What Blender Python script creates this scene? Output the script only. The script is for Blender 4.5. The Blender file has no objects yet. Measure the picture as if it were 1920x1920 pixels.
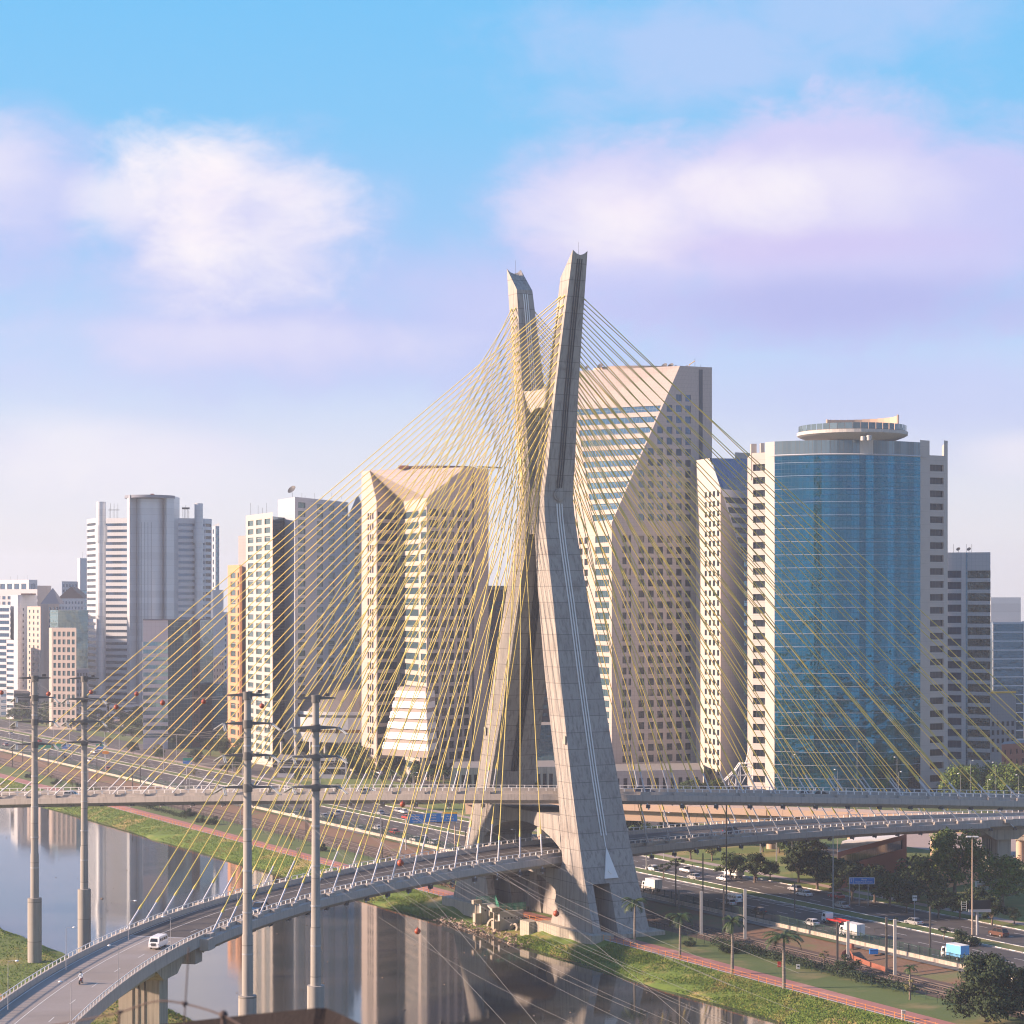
import bpy, math, random
from mathutils import Vector, Matrix
R = math.radians
random.seed(7)
S = bpy.context.scene
COL = S.collection
# ---------------------------------------------------------------- camera, light, exposure
F = 4000.0; CH = 72.0; YH = 1130.0          # focal length in px of a 1920 px wide frame, camera height, horizon row
cd = bpy.data.cameras.new('camera'); cam = bpy.data.objects.new('camera', cd); COL.objects.link(cam)
cam.location = (0, 0, CH); cam.rotation_euler = (R(90), 0, 0)
cd.sensor_width = 36; cd.lens = 75; cd.shift_y = (YH - 960) / 1920; cd.clip_start = 0.5; cd.clip_end = 20000
cd.dof.use_dof = True; cd.dof.focus_distance = 470; cd.dof.aperture_fstop = 9
S.camera = cam
SUN_AZ = R(-96)      # compass direction to the sun, measured from +Y towards +X
SUN_EL = R(21)
sd = bpy.data.lights.new('sun', 'SUN'); sd.energy = 5.0; sd.angle = R(2.5); sd.color = (1.0, 0.71, 0.53)
so = bpy.data.objects.new('sun', sd); COL.objects.link(so)
tosun = Vector((math.sin(SUN_AZ) * math.cos(SUN_EL), math.cos(SUN_AZ) * math.cos(SUN_EL), math.sin(SUN_EL)))
so.rotation_euler = (-tosun).to_track_quat('-Z', 'Y').to_euler(); so.location = (-300, 300, 400)
S.view_settings.view_transform = 'Standard'; S.view_settings.look = 'None'; S.view_settings.gamma = 1
S.view_settings.exposure = 1.3
S.cycles.max_bounces = 6; S.cycles.volume_bounces = 0; S.cycles.caustics_reflective = False; S.cycles.caustics_refractive = False
S.cycles.use_denoising = True; S.cycles.filter_width = 1.15

class NT:
    """small wrapper for building node trees"""
    def __init__(s, nt): s.t = nt; s.n = nt.nodes; s.l = nt.links
    def new(s, typ, **kw):
        nd = s.n.new(typ)
        for k, v in kw.items(): setattr(nd, k, v)
        return nd
    def set(s, sock, v):
        if hasattr(v, 'is_output') or isinstance(v, bpy.types.NodeSocket): s.l.new(v, sock)
        elif isinstance(v, (tuple, list)) and len(v) == 3 and sock.type == 'RGBA': sock.default_value = (*v, 1)
        else: sock.default_value = v
    def math(s, op, a, b=0.0, c=None, clamp=False):
        nd = s.new('ShaderNodeMath', operation=op, use_clamp=clamp)
        s.set(nd.inputs[0], a); s.set(nd.inputs[1], b)
        if c is not None: s.set(nd.inputs[2], c)
        return nd.outputs[0]
    def mix(s, f, a, b, mode='MIX'):
        nd = s.new('ShaderNodeMix', data_type='RGBA', blend_type=mode)
        s.set(nd.inputs[0], f); s.set(nd.inputs[6], a); s.set(nd.inputs[7], b)
        return nd.outputs[2]
    def noise(s, vec, scale, detail=4, rough=.5, dist=0, w=None):
        nd = s.new('ShaderNodeTexNoise'); s.set(nd.inputs['Vector'], vec)
        nd.inputs['Scale'].default_value = scale; nd.inputs['Detail'].default_value = detail
        nd.inputs['Roughness'].default_value = rough; nd.inputs['Distortion'].default_value = dist
        return nd.outputs['Fac']
    def rng(s, v, a, b, c=0.0, d=1.0, smooth=True):
        nd = s.new('ShaderNodeMapRange', interpolation_type='SMOOTHSTEP' if smooth else 'LINEAR')
        s.set(nd.inputs[0], v)
        for i, x in enumerate((a, b, c, d)): nd.inputs[i + 1].default_value = x
        return nd.outputs[0]
    def comb(s, x, y, z):
        nd = s.new('ShaderNodeCombineXYZ'); s.set(nd.inputs[0], x); s.set(nd.inputs[1], y); s.set(nd.inputs[2], z); return nd.outputs[0]
    def ramp(s, f, stops):
        nd = s.new('ShaderNodeValToRGB'); s.set(nd.inputs[0], f); el = nd.color_ramp.elements
        while len(el) < len(stops): el.new(0.5)
        for e, (p, c) in zip(el, stops): e.position = p; e.color = (*c, 1)
        return nd.outputs[0]

# sky: Nishita sky graded by elevation, with soft banks of cloud laid out by compass direction and elevation
wd = bpy.data.worlds.new('World'); S.world = wd; wd.use_nodes = True
w = NT(wd.node_tree); w.n.clear()
sky = w.new('ShaderNodeTexSky', sky_type='NISHITA', sun_disc=False, sun_elevation=SUN_EL, sun_rotation=SUN_AZ, altitude=700, air_density=1.0, dust_density=1.2, ozone_density=2.0)
tc = w.new('ShaderNodeTexCoord'); sp = w.new('ShaderNodeSeparateXYZ'); w.l.new(tc.outputs['Generated'], sp.inputs[0])
az = w.math('ARCTAN2', sp.outputs[0], sp.outputs[1]); el = w.math('ARCSINE', sp.outputs[2])
grade = w.ramp(w.math('MULTIPLY', el, 1 / 0.6, clamp=True), [(0.0, (.93, .88, .90)), (.054, (.90, .88, .93)), (.117, (.77, .81, .96)), (.18, (.56, .71, 1.0)), (.27, (.34, .61, .98)), (.367, (.22, .60, .98)), (.47, (.17, .58, .99)), (1.0, (.09, .34, .80))])
base = w.mix(0.90, w.mix(1.0, sky.outputs[0], (.13, .13, .13), 'MULTIPLY'), grade)
ae = w.comb(az, w.math('MULTIPLY', el, 1.7), 0.0)
wob = w.math('SUBTRACT', w.noise(ae, 10, 7, .6, .4), .5)
fine = w.math('SUBTRACT', w.noise(ae, 30, 6, .65, .5), .5)
soft = w.math('SUBTRACT', w.noise(ae, 4.0, 4, .5), .5)
def blob(px, py, rx, ry, amp=1.0, wb=1.5, fn=.55, kb=.55, q0=1.2, q1=.1):
    """soft cloud bank: crisp above its centre, fading slowly below (kb < 1)"""
    a0, e0 = (px - 960) / F, (YH - py) / F
    dx = w.math('DIVIDE', w.math('SUBTRACT', az, a0), rx / F); dy = w.math('DIVIDE', w.math('SUBTRACT', el, e0), ry / F)
    dy = w.math('MAXIMUM', dy, w.math('MULTIPLY', dy, -kb))
    q = w.math('SQRT', w.math('ADD', w.math('MULTIPLY', dx, dx), w.math('MULTIPLY', dy, dy)))
    q = w.math('SUBTRACT', q, w.math('ADD', w.math('MULTIPLY', wob, wb), w.math('MULTIPLY', fine, fn)))
    return w.math('MULTIPLY', w.rng(q, q0, q1), amp)
def vmax(l):
    r = l[0]
    for x in l[1:]: r = w.math('MAXIMUM', r, x)
    return r
white = vmax([blob(385, 345, 210, 105, 1.0, 1.4, 1.1, .30, 1.1, -.1), blob(530, 370, 190, 75, .8, 1.4, 1.1, .30, 1.1, -.1), blob(250, 390, 130, 55, .6, 1.3, .7), blob(1190, 400, 240, 95, 1.0, 1.1, .5, .7, 1.2, -.1), blob(1360, 370, 280, 75, .8, 1.2, .6, .7, 1.2, 0), blob(1600, 350, 260, 60, .45, 1.2, .6, .6, 1.2, 0), blob(200, 850, 420, 70, .5, 1.2, .6), blob(1890, 850, 120, 35, .5), blob(10, 330, 120, 90, .5, 1.3, .7), blob(480, 640, 420, 50, .4, 1.3, .6)])
lilac = vmax([blob(1560, 420, 560, 260, .95, 1.1, .55, .95, 1.12, .5), blob(1830, 400, 330, 190, .95, 1.1, .55, .8, 1.12, .45), blob(1190, 400, 290, 170, .85, 1.2, .6, .5, 1.15, .5), blob(430, 440, 330, 180, .75, 1.2, .6, .45, 1.2, .3), blob(520, 640, 560, 110, .85, 1.2, .5, .8, 1.2, .2), blob(930, 580, 420, 150, .75, 1.2, .5, .7, 1.2, .2), blob(1300, 110, 400, 110, .42, 1.4, .9, .6, 1.2, .2), blob(40, 370, 200, 150, .75, 1.3, .7, .6, 1.2, .3), blob(1650, 740, 700, 90, .45), blob(1560, 40, 360, 90, .38, 1.4, .9, .6, 1.2, .2)])
# the same kind of broken cloud all round the sky, away from the banks placed above
far = w.math('MULTIPLY', w.rng(w.math('ADD', soft, w.math('MULTIPLY', wob, .5)), .03, .25, 0, .7), w.rng(w.math('ABSOLUTE', az), .24, .4))
c1 = w.mix(vmax([lilac, far]), base, w.mix(w.rng(w.math('ADD', soft, w.math('MULTIPLY', w.math('SUBTRACT', el, .15), 2.2)), -.2, .22), (.52, .56, .93), (.72, .67, .95)))
c1 = w.mix(blob(1600, 575, 520, 70, .8, .9, .4, .8), c1, (.45, .49, .86))
c1 = w.mix(blob(1420, 470, 480, 40, .5, .9, .4, .8), c1, (.62, .54, .90))
c2 = w.mix(white, c1, w.mix(w.rng(wob, -.18, .2), (.92, .84, .97), (1.02, .96, .98)))
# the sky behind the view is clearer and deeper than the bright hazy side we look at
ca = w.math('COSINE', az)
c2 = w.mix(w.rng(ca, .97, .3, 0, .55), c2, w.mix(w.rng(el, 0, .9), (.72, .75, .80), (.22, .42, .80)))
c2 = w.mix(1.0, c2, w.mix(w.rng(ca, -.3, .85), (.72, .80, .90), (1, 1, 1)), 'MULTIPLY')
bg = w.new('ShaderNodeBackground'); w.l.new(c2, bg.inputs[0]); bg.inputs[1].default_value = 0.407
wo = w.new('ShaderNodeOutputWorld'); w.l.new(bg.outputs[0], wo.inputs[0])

# ---------------------------------------------------------------- materials
MATS = {}
def M(name, col, rough=.8, metal=0.0, ior=1.45, var=.12, vs=.15, streak=0.0, joint=None, uv=False, isl=None, bump=0.0, col2=None, noise2=None, trans=0.0, coat=0.0):
    """col: base colour; var/vs: mottling amount and scale; streak: vertical run-off stains; joint=(dx,dz,width,factor) panel joints
    (uv: joints on the facade's own metre grid); isl: random colour per separate piece; noise2=(colour,scale,lo,hi) patches."""
    if max(col) > .2 and not name.startswith(('cable', 'collar', 'car_', 'lamp', 'sign', 'white', 'cargo')): col = tuple(x * .92 for x in col)
    m = bpy.data.materials.new(name); m.use_nodes = True; t = NT(m.node_tree); b = t.n['Principled BSDF']
    g = t.new('ShaderNodeTexCoord'); vec = g.outputs['Object']
    c = t.mix(t.noise(vec, vs, 6, .6), tuple(x * (1 - var) for x in col), tuple(min(1, x * (1 + var)) for x in col))
    if var: c = t.mix(.5, c, t.mix(t.noise(vec, vs * 14, 4, .6), tuple(x * (1 - var) for x in col), tuple(min(1, x * (1 + var)) for x in col)))
    if noise2:
        nc, ns, lo, hi = noise2
        c = t.mix(t.rng(t.noise(vec, ns, 7, .62, .3), lo, hi), c, nc)
    if streak:
        mp = t.new('ShaderNodeMapping'); mp.inputs['Scale'].default_value = (1.1, 1.1, .045); t.l.new(vec, mp.inputs[0])
        f = t.rng(t.noise(mp.outputs[0], 1.6, 6, .65), .44, .70, 0, streak)
        c = t.mix(f, c, tuple(x * .45 for x in col))
    if joint:
        dx, dz, wd_, fac = joint
        if uv:
            sx = t.new('ShaderNodeSeparateXYZ'); t.l.new(g.outputs['UV'], sx.inputs[0]); hx, hz = sx.outputs[0], sx.outputs[1]
        else:
            sx = t.new('ShaderNodeSeparateXYZ'); t.l.new(vec, sx.inputs[0])
            hx = t.math('ADD', sx.outputs[0], sx.outputs[1]); hz = sx.outputs[2]
        f = None
        for h, d in ((hx, dx), (hz, dz)):
            if d:
                q = t.math('LESS_THAN', t.math('FRACT', t.math('ADD', t.math('DIVIDE', h, d), 100.0)), wd_ / d)
                f = q if f is None else t.math('MAXIMUM', f, q)
        if not uv and dz:   # each casting lift has a tone of its own
            wn = t.new('ShaderNodeTexWhiteNoise', noise_dimensions='1D'); t.l.new(t.math('FLOOR', t.math('DIVIDE', hz, dz)), wn.inputs['W'])
            c = t.mix(t.math('MULTIPLY', wn.outputs['Value'], .30), c, tuple(x * .55 for x in col))
        c = t.mix(t.math('MULTIPLY', f, fac), c, tuple(x * .3 for x in col))
    if isl:
        gi = t.new('ShaderNodeNewGeometry')
        c = t.mix(t.math('MULTIPLY', t.rng(gi.outputs['Random Per Island'], isl[1], isl[2]), isl[3] if len(isl) > 3 else 1.0), c, isl[0])
    if col2: c = t.mix(.5, c, col2)
    t.l.new(c, b.inputs['Base Color'])
    b.inputs['Roughness'].default_value = rough; b.inputs['Metallic'].default_value = metal; b.inputs['IOR'].default_value = ior
    if coat: b.inputs['Coat Weight'].default_value = coat; b.inputs['Coat Roughness'].default_value = .08
    if bump:
        bp = t.new('ShaderNodeBump'); bp.inputs['Strength'].default_value = .6; bp.inputs['Distance'].default_value = bump
        t.l.new(t.noise(vec, vs * 10, 6, .6), bp.inputs['Height']); t.l.new(bp.outputs[0], b.inputs['Normal'])
    MATS[name] = m
    return m
def glassM(name, col, metal=.5, rough=.06, ior=1.5, mull=None, mcol=(.3, .3, .3), wave=.0, wscale=.35, isl=None):
    m = bpy.data.materials.new(name); m.use_nodes = True; t = NT(m.node_tree); b = t.n['Principled BSDF']
    g = t.new('ShaderNodeTexCoord'); gi = t.new('ShaderNodeNewGeometry'); r = gi.outputs['Random Per Island']
    c = t.mix(r, tuple(x * .65 for x in col), tuple(min(1, x * 1.35) for x in col))
    if isl: c = t.mix(t.rng(r, isl[1], isl[2]), c, isl[0])
    sx = t.new('ShaderNodeSeparateXYZ'); t.l.new(g.outputs['UV'], sx.inputs[0])
    if mull:
        cell = t.comb(t.math('FLOOR', t.math('DIVIDE', sx.outputs[0], mull[0])), t.math('FLOOR', t.math('DIVIDE', sx.outputs[1], mull[1])), 0.0)
        wn = t.new('ShaderNodeTexWhiteNoise', noise_dimensions='3D'); t.l.new(cell, wn.inputs[0])
        c = t.mix(t.math('MULTIPLY', wn.outputs[0], .35), c, tuple(x * .5 for x in col))
        f = t.math('MAXIMUM', t.math('LESS_THAN', t.math('FRACT', t.math('ADD', t.math('DIVIDE', sx.outputs[0], mull[0]), 50.0)), mull[2] / mull[0]),
                   t.math('LESS_THAN', t.math('FRACT', t.math('ADD', t.math('DIVIDE', sx.outputs[1], mull[1]), 50.0)), mull[2] * 1.4 / mull[1]))
        c = t.mix(f, c, mcol)
        t.l.new(t.math('MULTIPLY', t.math('SUBTRACT', 1.0, f), metal), b.inputs['Metallic']); t.l.new(t.math('ADD', t.math('MULTIPLY', f, .5), rough), b.inputs['Roughness'])
    else:
        b.inputs['Metallic'].default_value = metal; b.inputs['Roughness'].default_value = rough
    t.l.new(c, b.inputs['Base Color']); b.inputs['IOR'].default_value = ior
    if wave:
        bp = t.new('ShaderNodeBump'); bp.inputs['Strength'].default_value = 1.0; bp.inputs['Distance'].default_value = wave
        t.l.new(t.noise(g.outputs['Object'], wscale, 3, .5), bp.inputs['Height']); t.l.new(bp.outputs[0], b.inputs['Normal'])
    MATS[name] = m
    return m

M('pylon_concrete', (.385, .36, .325), .85, var=.16, vs=.09, streak=.75, joint=(None, 3.45, .15, .6), bump=.03, noise2=((.20, .175, .155), .16, .55, .78))
M('deck_concrete', (.44, .40, .355), .85, var=.16, vs=.3, streak=.35, joint=(3.5, None, .12, .3))
M('beam_peach', (0.527, 0.391, 0.289), .85, var=.06, vs=.2, joint=(12, None, .2, .3))
M('plinth_concrete', (.44, .40, .33), .9, var=.2, vs=.3, streak=.7)
M('pale_concrete', (.55, .53, .50), .85, var=.12, vs=.4, streak=.25)
M('asphalt', (.066, .060, .056), .85, var=.25, vs=.05, noise2=((.105, .095, .087), .12, .45, .7))
M('asphalt_dark', (0.04, 0.0416, 0.0464), .85, var=.3, vs=.06)
M('approach_concrete', (.27, .25, .235), .85, var=.16, vs=.08, noise2=((.22, .20, .18), .07, .42, .62))
M('white_paint', (.78, .77, .74), .6, var=.06, vs=.6)
M('road_paint', (.62, .62, .60), .7, var=.25, vs=.8)
M('steel_grey', (.42, .43, .45), .45, metal=.3, var=.06)
M('tube_grey', (.56, .58, .62), .5, var=.05)
M('cable_yellow', (.66, .53, .13), .5, var=.08, vs=.05)
M('collar_yellow', (.80, .58, .04), .5, var=.05)
M('dark_metal', (.06, .062, .065), .6, var=.1)
M('arm_metal', (.12, .12, .115), .6, var=.2, vs=.5)
M('pole_concrete', (0.368, 0.352, 0.32), .85, var=.12, vs=.25, streak=.5, joint=(None, 7.5, .16, .55))
M('post_concrete', (.50, .48, .44), .85, var=.12, vs=.5, streak=.3)
M('post_dark', (.11, .10, .09), .85, var=.2, vs=.5)
M('grass', (.11, .155, .032), .95, var=.35, vs=.10, noise2=((.26, .21, .075), .055, .50, .68), bump=.10)
M('grass_bank', (.105, .165, .024), .95, var=.4, vs=.14, noise2=((.30, .23, .085), .075, .50, .66), bump=.35)
M('verge_grass', (.085, .125, .03), .95, var=.3, vs=.12, noise2=((.20, .17, .07), .09, .5, .7), bump=.06)
M('soil', (.17, .10, .06), .95, var=.3, vs=.1, noise2=((.12, .13, .05), .08, .5, .7), bump=.1)
M('ballast', (0.0975, 0.0638, 0.0465), .95, var=.35, vs=.5)
M('rail_steel', (.17, .14, .13), .5, metal=.5, var=.1)
M('bike_red', (.36, .165, .14), .85, var=.14, vs=.2, noise2=((.42, .24, .2), .12, .5, .7))
M('footpath', (.36, .29, .25), .9, var=.15, vs=.3)
M('wall_white', (0.496, 0.432, 0.352), .85, var=.18, vs=.4, streak=.8)
M('fence_green', (.012, .045, .035), .7, var=.2)
M('rail_green', (.02, .16, .10), .6, var=.1)
M('orange_post', (.85, .30, .03), .6, var=.05)
M('orange_net', (.30, .11, .07), .8, var=.2)
M('rock', (.30, .23, .18), .95, var=.3, vs=.6, bump=.2, isl=((.42, .33, .26), .3, .9))
M('earth_orange', (.50, .27, .14), .95, var=.2, vs=.2)
M('hill_green', (.05, .075, .04), .95, var=.4, vs=.02, noise2=((.16, .14, .11), .03, .55, .62))
M('city_ground', (.15, .145, .13), .95, var=.25, vs=.02, noise2=((.07, .10, .03), .02, .46, .54))
M('leaf', (.022, .048, .011), .8, var=.2, vs=.2, isl=((.07, .105, .020), .35, 1.0))
M('leaf_bright', (.055, .11, .015), .75, var=.2, vs=.2, isl=((.15, .19, .025), .3, 1.0))
M('leaf_olive', (.10, .11, .035), .8, var=.2, vs=.2, isl=((.22, .19, .07), .3, 1.0))
M('leaf_dark', (.012, .028, .008), .8, var=.2, vs=.2, isl=((.036, .060, .014), .35, 1.0))
M('palm_leaf', (.016, .042, .010), .6, var=.2, vs=.3, isl=((.05, .09, .018), .3, 1.0))
M('bark', (.17, .13, .10), .95, var=.25, vs=1)
M('palm_bark', (.26, .23, .19), .95, var=.2, vs=1, joint=(None, .5, .06, .5))
M('car_white', (.78, .78, .78), .35, var=0, coat=.6)
M('car_silver', (.50, .51, .53), .3, metal=.5, var=0, coat=.6)
M('car_black', (.015, .016, .02), .3, var=0, coat=.6)
M('car_blue', (.02, .05, .11), .3, var=0, coat=.6)
M('car_red', (.42, .03, .025), .35, var=0, coat=.6)
M('car_brown', (.12, .055, .035), .35, var=0, coat=.6)
M('cargo_blue', (.16, .46, .80), .5, var=.04)
M('cargo_white', (.72, .70, .66), .5, var=.06)
M('tyre', (.02, .02, .02), .9, var=0)
M('car_glass', (.02, .025, .03), .08, var=0, ior=1.5)
M('lamp_red', (.45, .02, .015), .3, var=0)
M('lamp_clear', (.80, .80, .78), .2, var=0)
M('ball_orange', (.34, .07, .03), .45, var=.15, vs=3)
M('sign_blue', (.010, .16, .50), .5, var=.03)
M('sign_green', (.015, .26, .17), .5, var=.03)
M('sign_yellow', (.75, .42, .02), .5, var=.03)
M('sign_white', (.75, .74, .70), .6, var=.05)
M('sign_red', (.60, .05, .04), .6, var=.03)
M('screen_black', (.012, .010, .014), .4, var=.05)
M('insulator', (.33, .36, .36), .25, var=.05)
M('wire', (.20, .20, .20), .6, var=0)
M('skin', (.35, .20, .13), .6, var=0); M('shirt', (.62, .70, .74), .8, var=.05); M('trousers', (.04, .04, .06), .9, var=.05)
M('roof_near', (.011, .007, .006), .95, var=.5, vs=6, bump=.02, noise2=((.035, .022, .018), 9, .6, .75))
M('rusty_wire', (.07, .05, .045), .8, var=.2, vs=20)
M('red_steel', (.62, .10, .04), .6, var=.1)
M('roof_tile', (.45, .16, .09), .9, var=.2, vs=1)

def watermat():
    m = bpy.data.materials.new('water'); m.use_nodes = True; t = NT(m.node_tree); b = t.n['Principled BSDF']; MATS['water'] = m
    g = t.new('ShaderNodeTexCoord'); v = g.outputs['Object']
    c = t.mix(t.rng(t.noise(v, .06, 5, .6), .4, .65), (.030, .036, .030), (.060, .058, .050))
    t.l.new(c, b.inputs['Base Color']); b.inputs['Roughness'].default_value = .035; b.inputs['IOR'].default_value = 1.75
    mp = t.new('ShaderNodeMapping'); mp.inputs['Scale'].default_value = (1.0, 1.6, 1); t.l.new(v, mp.inputs[0])
    h = t.math('ADD', t.math('MULTIPLY', t.noise(mp.outputs[0], .9, 3, .55), .5), t.math('MULTIPLY', t.noise(mp.outputs[0], 3.2, 2, .5), .18))
    k = t.math('MULTIPLY', h, t.rng(t.noise(v, .025, 3, .5), .38, .62, .35, 1.0))
    bp = t.new('ShaderNodeBump'); bp.inputs['Strength'].default_value = 1; bp.inputs['Distance'].default_value = .007
    t.l.new(k, bp.inputs['Height']); t.l.new(bp.outputs[0], b.inputs['Normal'])
watermat()

# ---------------------------------------------------------------- geometry helpers
def W(px, py, z):
    """point at height z seen at photo pixel (px, py)"""
    Y = (CH - z) * F / (py - YH); return Vector(((px - 960) / F * Y, Y, z))
def D(px, py, Y):
    return Vector(((px - 960) / F * Y, Y, CH + (YH - py) / F * Y))
TH = R(28.6); P0 = Vector((7.5, 468.9, 0))
U = Vector((math.sin(TH), -math.cos(TH), 0)); V = Vector((math.cos(TH), math.sin(TH), 0)); Z = Vector((0, 0, 1))
def B(u, v, z=0.0): return P0 + U * u + V * v + Z * z       # bridge frame: u along the river towards us, v across it
ANG_U = math.atan2(U.y, U.x); ANG_V = math.atan2(V.y, V.x)

class MB:
    def __init__(s): s.v = []; s.f = []; s.uv = []; s.mi = []; s.smooth = []
    def add(s, pts, faces, uvs=None, mi=0, sm=False):
        o = len(s.v); s.v += [Vector(p) for p in pts]
        for k, f in enumerate(faces):
            s.f.append([o + i for i in f]); s.uv.append(uvs[k] if uvs else None); s.mi.append(mi); s.smooth.append(sm)
    def quad(s, a, b, c, d, uv=None, mi=0): s.add([a, b, c, d], [(0, 1, 2, 3)], [uv] if uv else None, mi)
    def obox(s, c, ex, ey, ez, mi=0):
        """box with centre c and half-extent vectors"""
        c, ex, ey, ez = map(Vector, (c, ex, ey, ez)); p = [c + ex * i + ey * j + ez * k for k in (-1, 1) for j in (-1, 1) for i in (-1, 1)]
        s.add(p, [(0, 2, 3, 1), (4, 5, 7, 6), (0, 1, 5, 4), (2, 6, 7, 3), (0, 4, 6, 2), (1, 3, 7, 5)], mi=mi)
    def box(s, x0, y0, z0, x1, y1, z1, mi=0):
        s.obox(((x0 + x1) / 2, (y0 + y1) / 2, (z0 + z1) / 2), ((x1 - x0) / 2, 0, 0), (0, (y1 - y0) / 2, 0), (0, 0, (z1 - z0) / 2), mi)
    def bar(s, a, b, wd_, h, mi=0):
        a, b = Vector(a), Vector(b); d = (b - a); L = d.length
        if L < 1e-6: return
        d /= L; up = Z if abs(d.z) < .95 else Vector((1, 0, 0)); x = d.cross(up).normalized(); y = x.cross(d)
        s.obox((a + b) / 2, d * L / 2, x * wd_ / 2, y * h / 2, mi)
    def tube(s, pts, rad, n=8, mi=0, caps=True, sm=True):
        pts = [Vector(p) for p in pts]; rad = rad if isinstance(rad, (list, tuple)) else [rad] * len(pts); ring = []
        for i, p in enumerate(pts):
            d = (pts[min(i + 1, len(pts) - 1)] - pts[max(i - 1, 0)]).normalized(); up = Z if abs(d.z) < .95 else Vector((1, 0, 0))
            x = d.cross(up).normalized(); y = d.cross(x)
            ring.append([p + (x * math.cos(2 * math.pi * k / n) + y * math.sin(2 * math.pi * k / n)) * rad[i] for k in range(n)])
        v = [q for r in ring for q in r]; f = []
        for i in range(len(pts) - 1):
            for k in range(n): f.append((i * n + k, i * n + (k + 1) % n, (i + 1) * n + (k + 1) % n, (i + 1) * n + k))
        s.add(v, f, mi=mi, sm=sm)
        if caps: s.add(ring[0], [tuple(range(n))], mi=mi); s.add(ring[-1], [tuple(reversed(range(n)))], mi=mi)
    def sphere(s, c, r, n=12, m=8, mi=0, sz=1.0):
        c = Vector(c); v = []; f = []
        for i in range(m + 1):
            a = math.pi * i / m
            for k in range(n): v.append(c + Vector((math.sin(a) * math.cos(2 * math.pi * k / n), math.sin(a) * math.sin(2 * math.pi * k / n), math.cos(a) * sz)) * r)
        for i in range(m):
            for k in range(n): f.append((i * n + k, (i + 1) * n + k, (i + 1) * n + (k + 1) % n, i * n + (k + 1) % n))
        s.add(v, f, mi=mi, sm=True)
    def prism(s, pts2, z0, z1, mi=0):
        n = len(pts2); p = [Vector((a[0], a[1], z0)) for a in pts2] + [Vector((a[0], a[1], z1)) for a in pts2]
        s.add(p, [tuple(range(n))[::-1], tuple(range(n, 2 * n))] + [(i, (i + 1) % n, n + (i + 1) % n, n + i) for i in range(n)], mi=mi)
    def extr(s, prof, axis, mi=0, sm=False):
        """prof: list of points, extruded by the vector axis, closed"""
        n = len(prof); p = [Vector(a) for a in prof] + [Vector(a) + Vector(axis) for a in prof]
        s.add(p, [tuple(range(n))[::-1], tuple(range(n, 2 * n))] + [(i, (i + 1) % n, n + (i + 1) % n, n + i) for i in range(n)], mi=mi, sm=sm)
    def build(s, name, mat, parent=None, origin=None):
        off = Vector(parent['_w']) if parent is not None else (Vector(origin) if origin is not None else Vector((0, 0, 0)))
        me = bpy.data.meshes.new(name); me.from_pydata([tuple(q - off) for q in s.v], [], s.f); me.update()
        for mm in (mat if isinstance(mat, (list, tuple)) else [mat]): me.materials.append(MATS[mm])
        for p, mi, sm in zip(me.polygons, s.mi, s.smooth): p.material_index = mi; p.use_smooth = sm
        if any(x is not None for x in s.uv):
            uvl = me.uv_layers.new(name='UVMap').data; k = 0
            for f, uvs in zip(s.f, s.uv):
                for j in range(len(f)):
                    if uvs: uvl[k].uv = uvs[j]
                    k += 1
        o = bpy.data.objects.new(name, me); COL.objects.link(o)
        if parent is not None: o.parent = parent; o['_w'] = tuple(off)
        else: o.location = off; o['_w'] = tuple(off)
        return o
def tag(o, label=None, cat=None, group=None, kind=None):
    if label: o['label'] = label
    if cat: o['category'] = cat
    if group: o['group'] = group
    if kind: o['kind'] = kind
    return o
def empty(name, loc, label, cat, group=None):
    o = bpy.data.objects.new(name, None); COL.objects.link(o); o.location = loc; o['_w'] = tuple(loc); return tag(o, label, cat, group)
_TREE = {}
def _tree(o):
    if o.name not in _TREE: _TREE[o.name] = (o, [_tree(ch) for ch in o.children])
    return _TREE[o.name]
def copy_tree(o, loc=None, rz=0.0, sc=1.0, label=None, group=None):
    def rec(t, par):
        c = t[0].copy(); COL.objects.link(c)
        if par: c.parent = par
        for ch in t[1]: rec(ch, c)
        return c
    return place(rec(_tree(o), None), loc, rz, sc, label, group)
_used = set()
def inst(o, *a, **k):
    """first use moves the template itself, later uses copy it"""
    if o.name in _used: return copy_tree(o, *a, **k)
    _tree(o); _used.add(o.name); return place(o, *a, **k)
def place(c, loc=(0, 0, 0), rz=0.0, sc=1.0, label=None, group=None):
    c.location = loc; c.rotation_euler = (0, 0, rz); c.scale = sc if isinstance(sc, (tuple, list)) else (sc, sc, sc)
    if label: c['label'] = label
    if group: c['group'] = group
    return c
HAZE = 0.00015
# ---------------------------------------------------------------- the setting: water, banks, ground, roads
FARU, NEARU = -2600.0, 420.0
def strip(name, v0, v1, z0, z1, mat, u0=FARU, u1=NEARU, n=1, kind='structure', parent=None, zoff=0.0):
    m = MB(); N = max(1, int((u1 - u0) / 60))
    for i in range(N):
        a = u0 + (u1 - u0) * i / N; b = u0 + (u1 - u0) * (i + 1) / N
        m.quad(B(a, v0, z0 + zoff), B(b, v0, z0 + zoff), B(b, v1, z1 + zoff), B(a, v1, z1 + zoff))
    # counter-clockwise seen from above
    for f in m.f: f.reverse()
    return tag(m.build(name, mat), kind=kind)
m = MB(); m.quad(B(NEARU, -600, 0), B(NEARU, 12, 0), B(FARU, 12, 0), B(FARU, -600, 0)); m.f[0].reverse()
if True: tag(m.build('water', 'water'), kind='structure')
bpy.data.objects['water'].data.flip_normals() if bpy.data.objects['water'].data.polygons[0].normal.z < 0 else None
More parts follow.
